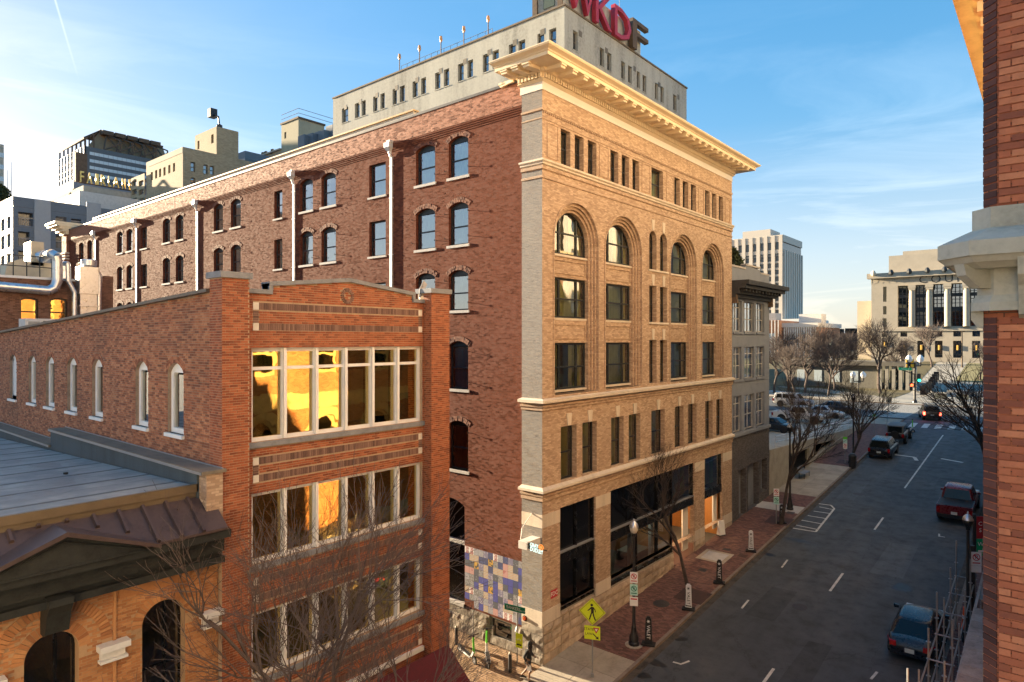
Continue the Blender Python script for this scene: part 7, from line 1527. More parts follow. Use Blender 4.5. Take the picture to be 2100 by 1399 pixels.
noparking(L1, 3.05); noparking(L1, 2.5, mat=teal_s, ring_m=signg); plate_sign(L1, .36, .4, 1.98, signw); m = MB(); m.box(-.14, .14, -.105, -.1, 2.06, 2.12); m.build('red_bar', signr, L1)
m = MB(); m.lathe((0, 0, -.02), [(.4, 0), (.4, .03)], 16); m.build('footing', concp, L1)
p = street(1620, 1045); lamp('black street lamp in front of the bare tree at the driveway strip', (p.x, p.y, gz(p.y)), 6.2)
p = street(1765, 945); lamp('black street lamp beside the garage tree near the parked suv', (2.75, p.y, gz(p.y)), 6.0)
lamp('black street lamp behind the scaffolding at right', (13.97, 12.2, gz(12.2)), 5.6)
# twin-globe lamps on the plaza
gl2 = plain('white lamp globe', (.8,.8,.8), .3, var=.03)
def twin(label, x, y, top):
    px, py = onZ(x, y, ZTOP); zc = (px-CAM.x)*-CS+(py-CAM.y)*CC; h = (y-top)/FPX*zc; t = post('globe_lamp', label, 'street lamp', (px, py, gz(py)), 'white globe lamps on the plaza', .7)
    m = MB(); m.lathe((0, 0, 0), [(.25, 0), (.2, .4), (.1, .6), (.08, h-1.6)], 8); m.box(-.9, .9, -.06, .06, h-1.7, h-1.55)
    for s in (-1, 1): m.tube((s*.85, 0, h-1.6), (s*.85, 0, h-1.1), .1, .16, 8)
    m.build('pole', blk, t)
    for s in (-1, 1): m = MB(); m.smooth = True; m.lathe((s*.85, 0, h-1.1), [(.2, 0), (.42, .25), (.46, .55), (.3, .9), (.08, 1.1)], 10); m.build('globe', gl2, t)
twin('twin white globe lamp in front of the park pavilion', 1760, 812, 762); twin('twin white globe lamp behind the traffic signal', 1876, 826, 728)
# --- pedestrian crossing sign
p = street(1215, 1388); t = post('crossing_sign', 'yellow pedestrian crossing sign on a thin post at the corner', 'road sign', (p.x, p.y, gz(p.y)), rz=.42)
m = MB(); m.tube((0, 0, 0), (0, 0, 3.3), .03, n=8); m.build('post', steel, t); m = MB(); m.box(-.06, .06, -.06, .06, 0, .14); m.build('post_base', steel, t)
zc, s = 2.72, .56; m = MB(); m.prism([(-s, zc), (0, zc-s), (s, zc), (0, zc+s)], lambda a, b, h: (a, h, b), -.06, -.045); d = m.build('diamond_plate', signy, t)
m = MB()
for a, b in (((-.5, 0), (0, .5)), ((0, .5), (.5, 0)), ((.5, 0), (0, -.5)), ((0, -.5), (-.5, 0))): m.tube((a[0], -.062, zc+a[1]), (b[0], -.062, zc+b[1]), .008, n=4)
m.build('border', txtk, d)
m = MB(); y = -.064; disc(m, (-.02, zc+.27), .055, 12, .004, -.061)
def pl(pts): m.face([(a, y, zc+b) for a, b in pts])
pl([(-.06, .2), (.06, .2), (.07, 0), (.06, -.06), (-.05, -.06), (-.05, .05)]); pl([(-.05, .19), (-.15, .08), (-.2, .04), (-.18, .01), (-.12, .05), (-.04, .12)]); pl([(.05, .19), (.13, .1), (.15, 0), (.12, -.02), (.1, .08), (.05, .13)]); pl([(-.05, -.05), (.0, -.05), (-.05, -.2), (-.09, -.34), (-.14, -.33), (-.1, -.18)]); pl([(-.0, -.05), (.06, -.05), (.1, -.2), (.16, -.34), (.11, -.36), (.05, -.22)])
m.build('walking_figure', txtk, d)
pz = 1.85; q = plate_sign(t, .66, .56, pz, signy, -.05, 'law_plate'); lettering('STATE', .15, txtk, q, (-.14, -.063, pz+.13), (1, 0, 0), (0, 0, 1), .001); lettering('LAW', .15, txtk, q, (-.14, -.063, pz-.06), (1, 0, 0), (0, 0, 1), .001)
m = MB(); m.face([(a, -.064, pz+b) for a, b in ((.03, .22), (.3, .22), (.165, -.02))]); m.build('yield_triangle', signr, q); m = MB(); m.face([(a, -.066, pz+b) for a, b in ((.1, .175), (.23, .175), (.165, .06))]); m.build('yield_centre', signw, q)
m = MB(); m.face([(a, -.064, pz+b) for a, b in ((.02, -.05), (.05, -.02), (.22, -.18), (.19, -.21))]); m.face([(a, -.064, pz+b) for a, b in ((.27, -.25), (.25, -.12), (.14, -.23))]); m.build('arrow', txtk, q)
# --- valet panels
def valet(label, x, y, white, tilt=0.0):
    p = street(x, y); t = post('valet_sign', label, 'valet sign', (p.x, p.y, gz(p.y)), 'valet signs along the kerb', .35+tilt); fm, tm = (valw, txtk) if white else (plain('black delineator', (.012,.012,.013), .5), txtw)
    m = MB(); m.box(-.3, .3, -.2, .2, 0, .07); m.box(-.18, .18, -.12, .12, .07, .12); m.build('base', MAT['tyre'], t)
    m = MB(); m.hexa([(-.16, -.05, .1), (.16, -.05, .1), (.16, .05, .1), (-.16, .05, .1), (-.125, -.05, 1.2), (.125, -.05, 1.2), (.125, .05, 1.2), (-.125, .05, 1.2)]); m.box(-.08, .08, -.03, .03, 1.2, 1.27); b = m.build('panel', fm, t)
    lettering('VALET', .21, tm, b, (0, -.055, .58), (0, 0, -1), (1, 0, 0), .003, sx=1.05)
    m = MB(); 
    for k in range(3): a = pi*k/3; m.face([(cos(a)*q+sin(a)*r, -.056, 1.06+sin(a)*q-cos(a)*r) for q, r in ((-.07, -.012), (.07, -.012), (.07, .012), (-.07, .012))])
    m.build('star_mark', tm, b)
    if white: m = MB(); m.box(-.14, -.12, -.056, -.052, .2, 1.0); m.box(-.14, .14, -.056, -.052, .17, .22); m.build('arrow_line', tm, b)
valet('black valet sign right of the lamp with three small signs', 1330, 1322, False); valet('white valet sign on the dark tree grate', 1412, 1250, True); valet('black valet sign beside the pale steel plate', 1475, 1196, False); valet('white valet sign farther up near the kerb', 1540, 1131, True); valet('black valet sign at the foot of the second tree', 1603, 1073, False)
# --- parking signs on posts
def psign(label, x, y, top, kind, rz=.4):
    p = street(x, y); zc = (p.x-CAM.x)*-CS+(p.y-CAM.y)*CC; h = (y-top)/FPX*zc; t = post('parking_sign', label, 'parking sign', (p.x, p.y, gz(p.y)), 'parking signs along the kerb', rz)
    m = MB(); m.tube((0, 0, 0), (0, 0, h), .03, n=8); m.build('post', steel, t)
    if kind == 0: noparking(t, h-.25, y=-.05); noparking(t, h-.8, y=-.05, mat=teal_s, ring_m=signg)
    elif kind == 1:
        plate_sign(t, .34, .2, h-.1, limeg, -.04); plate_sign(t, .34, .35, h-.38, teal_s, -.04); noparking(t, h-.82, y=-.04)
    else: plate_sign(t, .3, .3, h-.15, limeg, -.04); plate_sign(t, .3, .35, h-.5, signw, -.04)
    return t
psign('parking sign with two plates at the tree by the hatched marking', 1592, 1074, 1002, 0); psign('green and white parking sign at the garage tree', 1733, 950, 896, 1); psign('green and white parking sign beside the boxy black vehicle', 1793, 892, 848, 2)
p = street(1818, 876); t = post('back_of_sign', 'leaning sign post seen from behind near the far crosswalk', 'road sign', (p.x, p.y, gz(p.y)), rz=.6); t.rotation_euler = (0, .09, .6); m = MB(); m.tube((0, 0, 0), (0, 0, 3.4), .035, n=8); m.build('post', steel, t); m = MB(); m.box(-.3, .3, .04, .055, 2.75, 3.4); m.build('sign_plate', plain('sign back', (.4,.36,.28), .5), t)
# --- right-hand signs, wayfinding banners
t = post('no_parking_sign', 'white no-parking sign on the dark post left of the brick edge', 'parking sign', (14.1, 12.6, gz(12.6)), rz=.55); m = MB(); m.tube((0, 0, 0), (0, 0, 4.1), .09, n=8); m.build('post', blk, t); noparking(t, 3.55, y=-.1, s=1.2, x=.1); plate_sign(t, .4, .28, 3.1, signw, -.1, x=.1)
t = post('wayfinding_banner', 'red over green wayfinding banner partly hidden by the brick edge', 'banner', (14.02, 15.0, gz(15.0)), rz=.6); m = MB(); m.tube((-.05, 0, 0), (-.05, 0, 4.8), .07, n=8); m.build('post', blk, t)
m = MB(); m.box(.05, 1.1, -.02, .02, 3.66, 4.7); b = m.build('red_panel', plain('banner red', (.33,.02,.03), .6), t); m = MB(); m.box(.05, 1.1, -.02, .02, 2.87, 3.64); g = m.build('green_panel', plain('banner green', (.0,.36,.14), .6), t)
lettering('C', .26, txtw, b, (.2, -.025, 4.35), (1, 0, 0), (0, 0, 1), .002); lettering('S', .26, txtw, b, (.2, -.025, 4.05), (1, 0, 0), (0, 0, 1), .002); lettering('W', .26, txtw, g, (.22, -.025, 3.4), (1, 0, 0), (0, 0, 1), .002); m = MB(); m.face([(a, -.026, 2.95+b_) for a, b_ in ((.1, .1), (.3, .1), (.3, .0), (.42, .13), (.3, .26), (.3, .17), (.1, .17))]); m.build('arrow', txtw, g)
# --- traffic signal with street name
px, py = onZ(1876, 826, ZTOP); zc = (px-CAM.x)*-CS+(py-CAM.y)*CC; k = zc/FPX; t = post('traffic_signal', 'black traffic signal mast with green street name blade at the crossing', 'traffic signal', (px, py, ZTOP), rz=.66)
m = MB(); m.lathe((0, 0, 0), [(.35, 0), (.3, .25), (.17, .5), (.14, 6.0)], 10); m.build('mast', blk, t)
H = lambda y: (826-y)*k
for dx in (-1.15, -.5):
    m = MB(); m.box(dx-.2, dx+.2, -.2, .2, H(754), H(736)); m.build('signal_head', blk, t)
    for y in (740.5, 750): m = MB(); m.box(dx-.24, dx-.02 if dx < -1 else dx+.24, -.26, -.2, H(y+3.2), H(y-3.2)); m.build('visor', plain('signal yellow', (.75,.42,.02), .5), t)
m = MB(); m.box(-1.2, 0, -.05, .05, H(748), H(746)); m.tube((0, 0, H(768)), (-2.0, 0, H(758)), .07, n=6); m.build('arm', blk, t)
m = MB(); m.box(-2.35, -.45, -.06, -.03, H(759.5), H(754)); b = m.build('street_blade', plain('blade green', (.0,.5,.2), .4), t); lettering('Union St', .34, txtw, b, (-1.4, -.065, H(756.8)), (1, 0, 0), (0, 0, 1), .002)
for dx, y, col, nm in ((.55, 780, (.02, 1, .45), 'green'), (-.55, 790, (1, .1, .03), 'red')):
    m = MB(); m.box(min(dx, 0), max(dx, 0)+.1, -.05, .05, H(y)-.05, H(y)+.05); m.build('bracket', blk, t); m = MB(); m.box(dx-.22, dx+.22, -.18, .18, H(y)-.3, H(y)+(1.0 if nm == 'green' else .35)); m.build('signal_head', blk, t)
    m = MB(); m.prism([(dx+.2*cos(2*pi*q/14), H(y)+.2*sin(2*pi*q/14)) for q in range(14)], lambda a, b_, h: (a, h, b_), -.24, -.18); m.build(nm+'_light', emit(nm+' signal', col, 1.2), t)
# --- plaza pylons, flagpoles, planters, bin, pavilion, statue
stone_b = plain('black granite', (.018,.021,.026), .35, var=.2)
for i in range(8):
    y = 105.5+2.7*i; x = -.1-.05*i; t = site('granite_pylon', ['nearest', 'second', 'third', 'fourth', 'fifth', 'sixth', 'seventh', 'farthest'][i]+' black granite slab in the plaza row behind the signal', 'pylon', (x, y, gz(y)), 'black granite slabs on the plaza')
    m = MB(); z = gz(y); m.box(x-.42, x+.42, y-.2, y+.2, z+.15, z+1.7); m.build('slab', stone_b, t); m = MB(); m.box(x-.5, x+.5, y-.28, y+.28, z, z+.15); m.build('plinth', concw, t)
for i, (x, y, top) in enumerate(((1973, 790, 718), (1984, 784, 717))):
    px, py = onZ(x, y, ZTOP); zc = (px-CAM.x)*-CS+(py-CAM.y)*CC; h = (y-top)/FPX*zc; t = post('light_mast', ('left' if i == 0 else 'right')+' of two tall thin light masts before the courthouse', 'light mast', (px, py, gz(py)), 'light masts on the plaza'); m = MB(); m.lathe((0, 0, 0), [(.3, 0), (.14, .4), (.09, h)], 8); m.build('pole', MAT['rust'], t); m = MB(); m.box(-.45, .45, -.15, .15, h, h+.15); m.build('lamp_head', MAT['rust'], t)
for i, (x, y) in enumerate(((1930, 817), (1975, 819))):
    px, py = onZ(x, y, ZTOP); t = post('stone_planter', ('left' if i == 0 else 'right')+' low stone planter on the plaza pavement', 'planter', (px, py, ZTOP), 'planters on the plaza'); m = MB(); m.hexa([(-.75, -.5, 0), (.75, -.5, 0), (.75, .5, 0), (-.75, .5, 0), (-.85, -.55, .62), (.85, -.55, .62), (.85, .55, .62), (-.85, .55, .62)]); m.build('trough', plain('grey planter', (.16,.17,.15), .9), t); m = MB(); m.box(-.7, .7, -.42, .42, .6, .68); m.build('soil', lawn, t)
px, py = onZ(1850, 782, ZTOP); t = post('plaza_bin', 'dark litter bin beside the park path', 'bin', (px, py, gz(py))); m = MB(); m.lathe((0, 0, 0), [(.45, 0), (.5, 1.2), (.42, 1.3)], 10); m.build('body', blk, t); m = MB(); m.lathe((0, 0, 1.3), [(.5, 0), (.3, .25), (.1, .3)], 10); m.build('lid', blk, t)
PV = site('park_pavilion', 'low flat-roofed stone pavilion behind the park trees', 'pavilion', (-10, 116, ZTOP)); za = gz(114); m = MB(); m.box(-26, -2.2, 113.2, 119, za+4.3, za+5.1); m.build('roof', plain('pavilion roof', (.16,.15,.13), .9), PV)
m = MB(); m.box(-25, -8.5, 114, 118.5, za, za+4.3); m.build('wall', plain('pavilion stone', (.2,.19,.16), .9), PV)
for i in range(6): m = MB(); x = -8.0+1.1*i; m.box(x-.28, x+.28, 113.6, 114.2, za-.2, za+4.3); m.build('column', MAT['conc'], PV)
for i in range(5): m = MB(); x = -7.5+1.1*i; m.box(x-.25, x+.25, 115.6, 115.7, za, za+3.4); m.build('glass_door', MAT['fgl'], PV)
for i in range(4): m = MB(); x = -22+3.2*i; m.box(x-.7, x+.7, 113.95, 114.02, za+1.0, za+3.2); m.build('window', MAT['fglw'], PV)
d = Vector(ray(1707, 726))*150+CAM; t = site('statue', 'pale green statue on a tall column among the park trees', 'statue', (d.x, d.y, gz(d.y))); verd = plain('verdigris', (.22,.33,.3), .8, var=.25, scale=2)
m = MB(); m.lathe((d.x, d.y, gz(d.y)-.2), [(1.2, 0), (1.0, .8), (.5, 1.0), (.42, d.z-gz(d.y)), (.8, d.z-gz(d.y)+.3)], 12); m.build('column', plain('pale column', (.4,.42,.42), .8), t)
m = MB(); m.smooth = True; m.lathe((d.x, d.y, d.z), [(.75, 0), (.7, .8), (.5, 1.6), (.62, 2.2), (.55, 2.6), (.2, 2.8), (.26, 3.1), (.2, 3.4), (.05, 3.5)], 10); m.tube((d.x-.5, d.y, d.z+2.4), (d.x-.95, d.y-.2, d.z+1.5), .16, .12, 6); m.tube((d.x+.5, d.y, d.z+2.4), (d.x+.8, d.y-.4, d.z+1.7), .16, .12, 6); m.build('figure', verd, t)
# --- corner and alley details
def alley(x, y): a, b = onZ(x, y, 0); return (a, b, gz(b)-.06)
for i, (x, y) in enumerate(((936, 1316), (1046, 1372))):
    t = post('bollard', ['slim black bollard left of the scooters by the stone base', 'slim black bollard right of the scooters near the walking person'][i], 'bollard', alley(x, y), 'bollards in the alley'); m = MB(); m.smooth = True; m.lathe((0, 0, 0), [(.075, 0), (.075, .74), (.06, .78)], 10); m.build('shaft', blk, t); m = MB(); m.smooth = True; m.lathe((0, 0, .78), [(.062, 0), (.05, .05), (.015, .08)], 10); m.build('cap', plain('worn bollard cap', (.3,.25,.18), .5), t)
def scooter(label, loc, rz, lean=.0, s=1.0, group='shared electric scooters'):
    t = post('electric_scooter', label, 'scooter', loc, group, rz); t.rotation_euler = (0, lean, rz); t.scale = (s, s, s); wh = plain('scooter white', (.62,.62,.6), .4) if 'scw' not in MAT else MAT['scw']; MAT.setdefault('scw', wh)
    m = MB(); m.hexa([(-.5, -.08, .15), (.32, -.08, .15), (.32, .08, .15), (-.5, .08, .15), (-.5, -.09, .22), (.32, -.09, .22), (.32, .09, .22), (-.5, .09, .22)]); d = m.build('deck', wh, t); m = MB(); m.box(-.45, .28, -.075, .075, .221, .226); m.build('grip', MAT['tyre'], d)
    m = MB(); m.hexa([(.28, -.05, .16), (.36, -.05, .14), (.36, .05, .14), (.28, .05, .16), (.46, -.045, .5), (.54, -.045, .48), (.54, .045, .48), (.46, .045, .5)]); m.build('neck', wh, t)
    m = MB(); m.tube((.5, 0, .42), (.42, 0, 1.08), .045, .035, 8); m.build('stem', limeg, t); m = MB(); m.tube((.42, -.25, 1.12), (.42, .25, 1.12), .02, n=6); m.tube((.42, 0, 1.05), (.42, 0, 1.16), .04, n=6); m.build('handlebar', blk, t)
    for x, r in ((.56, .14), (-.6, .125)):
        m = MB(); m.smooth = True; n = 16
        for rr, a in ((r*.6, -.03), (r, -.03), (r, .03), (r*.6, .03)):
            for k in range(n): q = 2*pi*k/n; m.v.append((x+rr*cos(q), a, r+rr*sin(q)))
        for j in range(3):
            for k in range(n): m.f.append((j*n+k, j*n+(k+1) % n, (j+1)*n+(k+1) % n, (j+1)*n+k))
        w = m.build('wheel', MAT['tyre'], t); m = MB(); m.tube((x, -.028, r), (x, .028, r), r*.6, n=12); m.build('hub', MAT['rim'], w)
    m = MB(); m.box(-.72, -.42, -.05, .05, .24, .3); m.build('mudguard', blk, t); m = MB(); m.tube((-.05, .08, .16), (-.02, .22, .0), .012, n=5); m.build('kickstand', blk, t)
scooter('green and white scooter nearer the brick pier in the alley', alley(958, 1342), -.25, .05, 1.08); scooter('green and white scooter turned away beside the other in the alley', alley(1000, 1349), pi-.75, -.05, 1.08)
p = street(1856, 883); scooter('green and white scooter standing in the road at the far crosswalk', (p.x, p.y, gz(p.y)-.12), .1, .1, 1.3)
# mural of posters on the alley wall
MU = site('poster_mural', 'mural of many small posters pasted on the alley brick wall', 'mural', (-3, .1, 1.3))
def pm_(name, bg_, fg, sc, th, kind='n'):
    t = NT(name); g = t.node('ShaderNodeNewGeometry'); oi = t.node('ShaderNodeObjectInfo'); v = t.node('ShaderNodeVectorMath', {0: g.outputs['Position'], 1: t.node('ShaderNodeCombineXYZ', {0: t.math('MULTIPLY', oi.outputs['Random'], 40.0), 1: 0.0, 2: 0.0}).outputs[0]}, operation='ADD').outputs[0]
    if kind == 'l': f = t.math('GREATER_THAN', t.math('FRACT', t.math('MULTIPLY', t.node('ShaderNodeSeparateXYZ', {0: v}).outputs[2], sc)), th)
    else: f = t.math('GREATER_THAN', t.noise(sc, 4, .6, v), th)
    t.bsdf(Base_Color=t.mix(f, bg_, fg), Roughness=.7); return t.m
pms = [pm_('poster grey print', (.22,.22,.24), (.11,.105,.11), 14, .52), pm_('poster blue', (.03,.035,.24), (.13,.14,.42), 9, .66), pm_('poster lines', (.34,.32,.3), (.42,.2,.04), 14, .72, 'l'), pm_('poster gold', (.45,.25,.02), (.03,.025,.02), 7, .52), pm_('poster peach', (.4,.22,.21), (.27,.08,.08), 5, .6), pm_('poster dark', (.05,.055,.08), (.2,.2,.22), 10, .62), pm_('poster navy', (.02,.03,.12), (.05,.07,.2), 6, .6), pm_('poster pale', (.27,.27,.31), (.15,.15,.2), 20, .55), pm_('poster violet', (.14,.13,.22), (.28,.26,.34), 9, .55)]
ptxt = plain('poster crimson', (.4,.02,.03), .6); pr = random.Random(4); nc, nr = 12, 9; x0, x1, z0, z1 = -4.76, -1.16, 1.34, 4.16; ppl = None
for i in range(nc):
    for j in range(nr):
        if j == 0 and i < 2: continue
        a, b = x0+(x1-x0)*i/nc, x0+(x1-x0)*(i+1)/nc; c, e = z0+(z1-z0)*j/nr, z0+(z1-z0)*(j+1)/nr
        twenty = (i, j) in ((0, 8), (1, 8), (6, 8), (11, 3), (8, 0), (9, 0), (1, 2)); mt = signw if twenty else pms[pr.choice((0, 0, 1, 1, 2, 3, 4, 5, 5, 6, 6, 7, 7, 8))]
        m = MB(); AW.box(m, a+.004, b-.004, c+.004, e-.004, .001, .008); po = m.build('poster', mt, MU)
        if twenty:
            for dz in (.07, -.09): lettering('20', .2, ptxt, po, ((a+b)/2, AW.o.y-.010, (c+e)/2+dz), (1, 0, 0), (0, 0, 1), .001)
# neon restaurant sign
neon = emit('white neon', (.75, 1, .9), .3); neono = emit('orange neon', (1, .3, .05), .4)
NS = site('neon_sign', 'glowing neon GRAY and DUDLEY sign hung at the building corner', 'neon sign', (-.6, -.9, 5.2)); YN = -.85
bx0, bz0 = onY(1066, 1122, YN); bx1, bz1 = onY(1083, 1111, YN); m = MB(); m.box(bx0, bx1, YN-.1, .0, bz0-.02, bz1-.02); m.build('mount_box', MAT['offw'], NS); m = MB(); m.path([(bx0+.05, YN, bz1), (bx0-.12, YN+.3, bz1+.4), (bx0, -.0, bz1+.95)], .02, 6); m.build('cable', MAT['offw'], NS)
a0, zt_ = onY(1086, 1113, YN); a1, zb_ = onY(1121, 1139, YN); zm_ = (zt_+zb_)/2; hgt = (zt_-zb_)
m = MB(); m.box(a0-.1, a1, YN+.03, YN+.05, zm_-.02, zm_+.02); m.box(bx1-.2, a0, YN, YN+.04, bz0+.02, bz1-.04); m.build('frame', blk, NS)
lettering('GRAY', .25, neon, NS, (a0+.24, YN, zt_-hgt*.24), (1, 0, -.03), (0, 0, 1), .005, sx=.68); lettering('DUDLEY', .25, neon, NS, (a0+.37, YN, zb_+hgt*.22), (1, 0, -.03), (0, 0, 1), .005, sx=.72)
lettering('&', .16, neono, NS, (a0+.61, YN, zt_-hgt*.22), (1, 0, 0), (0, 0, 1), .008, name='ampersand'); m = MB(); n = 20; c = (a0+.61, zt_-hgt*.22)
for k in range(n): a, b = 2*pi*k/n, 2*pi*(k+1)/n; m.tube((c[0]+.11*cos(a), YN, c[1]+.11*sin(a)), (c[0]+.11*cos(b), YN, c[1]+.11*sin(b)), .012, n=5)
m.build('neon_ring', neono, NS)
# FDC plate, wall lamp, alley street sign, bike sign
ya, zz = onX(1136, 1217); t = site('fdc_plate', 'small red FDC plate on the tan brick corner', 'sign', (0, ya, zz)); m = MB(); ST.box(m, ya-.24, ya+.24, zz-.17, zz+.17, 0, .02); b = m.build('plate', signr, t); lettering('FDC', .27, txtw, b, (.024, ya, zz), (0, 1, 0), (0, 0, 1), .002)
px, pz_ = onY(1077, 1268); t = site('alarm_lamp', 'small orange alarm lamp on the grey pier', 'lamp', (px, 0, pz_)); m = MB(); m.smooth = True; m.tube((px, .0, pz_), (px, -.1, pz_), .1, .07, 10); m.build('lens', plain('orange lens', (.5,.08,.02), .3), t); m = MB(); m.tube((px, .0, pz_), (px, -.03, pz_), .13, n=10); m.build('bracket', blk, t)
t = post('alley_street_sign', 'green BANKERS street name blade on a post at the alley corner', 'street sign', (-1.02, -.45, -.03), rz=.16); H_z = onY(1069, 1250, -.45)[1]; m = MB(); m.tube((0, 0, 0), (0, 0, H_z+.2), .03, n=8); m.build('post', steel, t); m = MB(); m.box(-.62, .42, -.045, -.03, H_z-.13, H_z+.13); b = m.build('blade', signg, t); lettering('BANKERS', .2, txtw, b, (-.17, -.05, H_z), (1, 0, 0), (0, 0, 1), .001, sx=.85); lettering('ALLEY', .09, txtw, b, (.3, -.05, H_z-.04), (1, 0, 0), (0, 0, 1), .001)
z_b = onY(1076, 1318, -.5)[1]; q = plate_sign(t, .34, .62, z_b, signy, -.035, 'bike_plate', x=.12); m = MB(); m.box(.0, .24, -.052, -.048, z_b-.2, z_b-.14); m.build('text_bar', txtk, q); lettering('o^o', .14, txtw, q, (.12, -.05, z_b+.05), (1, 0, 0), (0, 0, 1), .001, name='bicycle_mark')
# handrail / standpipe on the base, A-board at entrance, bench, litter bin, bike rack
t = site('standpipe', 'grey pipe and valve fixed to the alley stone base', 'pipe', (-4.0, .0, .3)); m = MB(); m.path([(-4.1, .05, .1), (-4.1, .02, 1.3)], .025, 6); m.path([(-1.4, -.0, 1.3), (-1.4, -.1, 1.1), (-1.25, -.12, .95)], .04, 6); m.build('pipe', steel, t); m = MB(); m.tube((-1.25, -.12, .95), (-1.2, -.25, .9), .07, n=8); m.build('valve', MAT['galv'], t)
p = street(1449, 1093); t = post('menu_board', 'small white notice board standing at the lit entrance', 'notice board', (.25, p.y+.1, gz(p.y)), rz=1.2); m = MB(); m.hexa([(-.25, -.15, 0), (.25, -.15, 0), (.25, .15, 0), (-.25, .15, 0), (-.25, -.03, .95), (.25, -.03, .95), (.25, .03, .95), (-.25, .03, .95)]); m.build('board', txtw, t); m = MB(); m.box(-.27, .27, -.17, .17, 0, .06); m.build('foot', blk, t)
p = street(1640, 978); t = post('metal_bench', 'dark metal bench against the garage gate', 'bench', (.75, p.y, gz(p.y)), rz=pi/2); m = MB(); m.hexa([(-.8, -.25, .42), (.8, -.25, .42), (.8, .2, .45), (-.8, .2, .45), (-.8, -.25, .46), (.8, -.25, .46), (.8, .2, .49), (-.8, .2, .49)]); m.build('seat', steel, t); m = MB(); m.hexa([(-.8, .2, .5), (.8, .2, .5), (.8, .24, .5), (-.8, .24, .5), (-.8, .32, .9), (.8, .32, .9), (.8, .36, .9), (-.8, .36, .9)]); m.build('backrest', steel, t)
for x in (-.7, .7):
    for y in (-.2, .2): m = MB(); m.tube((x, y, 0), (x, y, .46), .025, n=6); m.build('leg', blk, t)
p = street(1745, 952); t = post('litter_bin', 'black litter bin at the foot of the garage tree', 'bin', (p.x+.35, p.y-1.0, gz(p.y-1.0))); m = MB(); m.lathe((0, 0, 0), [(.28, 0), (.32, .9), (.34, .95), (.3, 1.05)], 12); m.build('body', blk, t); m = MB(); m.lathe((0, 0, 1.05), [(.33, 0), (.2, .15), (.05, .18)], 12); m.build('lid', blk, t)
t = site('stone_post', 'tan stone gate post at the brick building edge far up the street', 'post', (14.9, 60, gz(60))); z = gz(60); m = MB(); m.box(14.4, 15.6, 59.4, 60.6, z, z+3.4); m.build('shaft', MAT['conc'], t); m = MB(); m.box(14.3, 15.7, 59.3, 60.7, z+3.4, z+3.7); m.build('cap', MAT['limestone'], t)
# --- sidewalk shed and scaffold on the right
SH = site('sidewalk_shed', 'weathered plank roof of the sidewalk shed beside the brick building', 'shed', (15.3, 8, gz(8))); plank = plain('weathered plank', (.30,.27,.24), .9, var=.3, scale=2, bump=.3, streak=False, rand=.18)
def shz(y): return 2.75+gz(y)
for k in range(26):
    y0 = -2+k*.62; up = .0 if y0 < 9.2 else .12
    if 9.0 < y0 < 9.5: continue
    m = MB(); x0 = 14.45+(.0 if y0 < 9.2 else .1); q = R.uniform(0, .012); m.hexa([(x0, y0, shz(y0)+up), (16.3, y0, shz(y0)+up), (16.3, y0+.6, shz(y0+.6)+up), (x0, y0+.6, shz(y0+.6)+up), (x0, y0, shz(y0)+up+.05+q), (16.3, y0, shz(y0)+up+.05+q), (16.3, y0+.6, shz(y0+.6)+up+.05+q), (x0, y0+.6, shz(y0+.6)+up+.05+q)]); m.build('plank', plank, SH)
for k in range(6): y = -1.5+2.9*k; m = MB(); m.tube((14.6, y, gz(y)), (14.6, y, shz(y)), .05, n=6); m.build('post', MAT['galv'], SH)
m = MB(); m.hexa([(14.4, -2, shz(-2)-.2), (14.5, -2, shz(-2)-.2), (14.5, 14, shz(14)-.2), (14.4, 14, shz(14)-.2), (14.4, -2, shz(-2)), (14.5, -2, shz(-2)), (14.5, 14, shz(14)), (14.4, 14, shz(14))]); m.build('edge_beam', plank, SH)
SC = site('scaffold', 'galvanised tube scaffold frame standing along the kerb by the shed', 'scaffold', (13.9, 8, gz(8)))
for i in range(7):
    for x in (13.45, 14.15):
        y = .6+2.1*i; h = 3.0+.5*((i*7+int(x*10)) % 3); m = MB(); m.tube((x, y, gz(y)), (x, y, gz(y)+h), .03, n=6)
        for z in (.6, 1.2, 1.8, 2.4, 3.0): 
            if z < h: m.lathe((x, y, gz(y)+z), [(.075, 0), (.075, .02)], 8)
        m.build('standard', steel, SC)
for i in range(6):
    y0, y1 = .6+2.1*i, 2.7+2.1*i
    for x, z in ((13.45, 2.4), (14.15, 2.4), (13.45, 1.2)): m = MB(); m.tube((x, y0, gz(y0)+z), (x, y1, gz(y1)+z), .028, n=6); m.build('ledger', steel, SC)
for i in range(7): y = .6+2.1*i; m = MB(); m.tube((13.45, y, gz(y)+2.4), (14.15, y, gz(y)+2.4), .028, n=6); m.build('transom', steel, SC)
for i, (x, y) in enumerate(((13.9, 2.2), (13.85, 13.5))):
    t = post('traffic_drum', ['orange traffic marker at the lower end of the scaffold', 'orange traffic marker at the upper end of the scaffold'][i], 'traffic marker', (x, y, gz(y))); m = MB(); m.lathe((0, 0, 0), [(.25, 0), (.2, .5), (.17, .95), (.05, 1.0)], 12); m.build('body', plain('safety orange', (.7,.1,.01), .5), t); m = MB(); m.lathe((0, 0, .45), [(.215, 0), (.2, .15)], 12); m.build('reflective_band', signw, t)
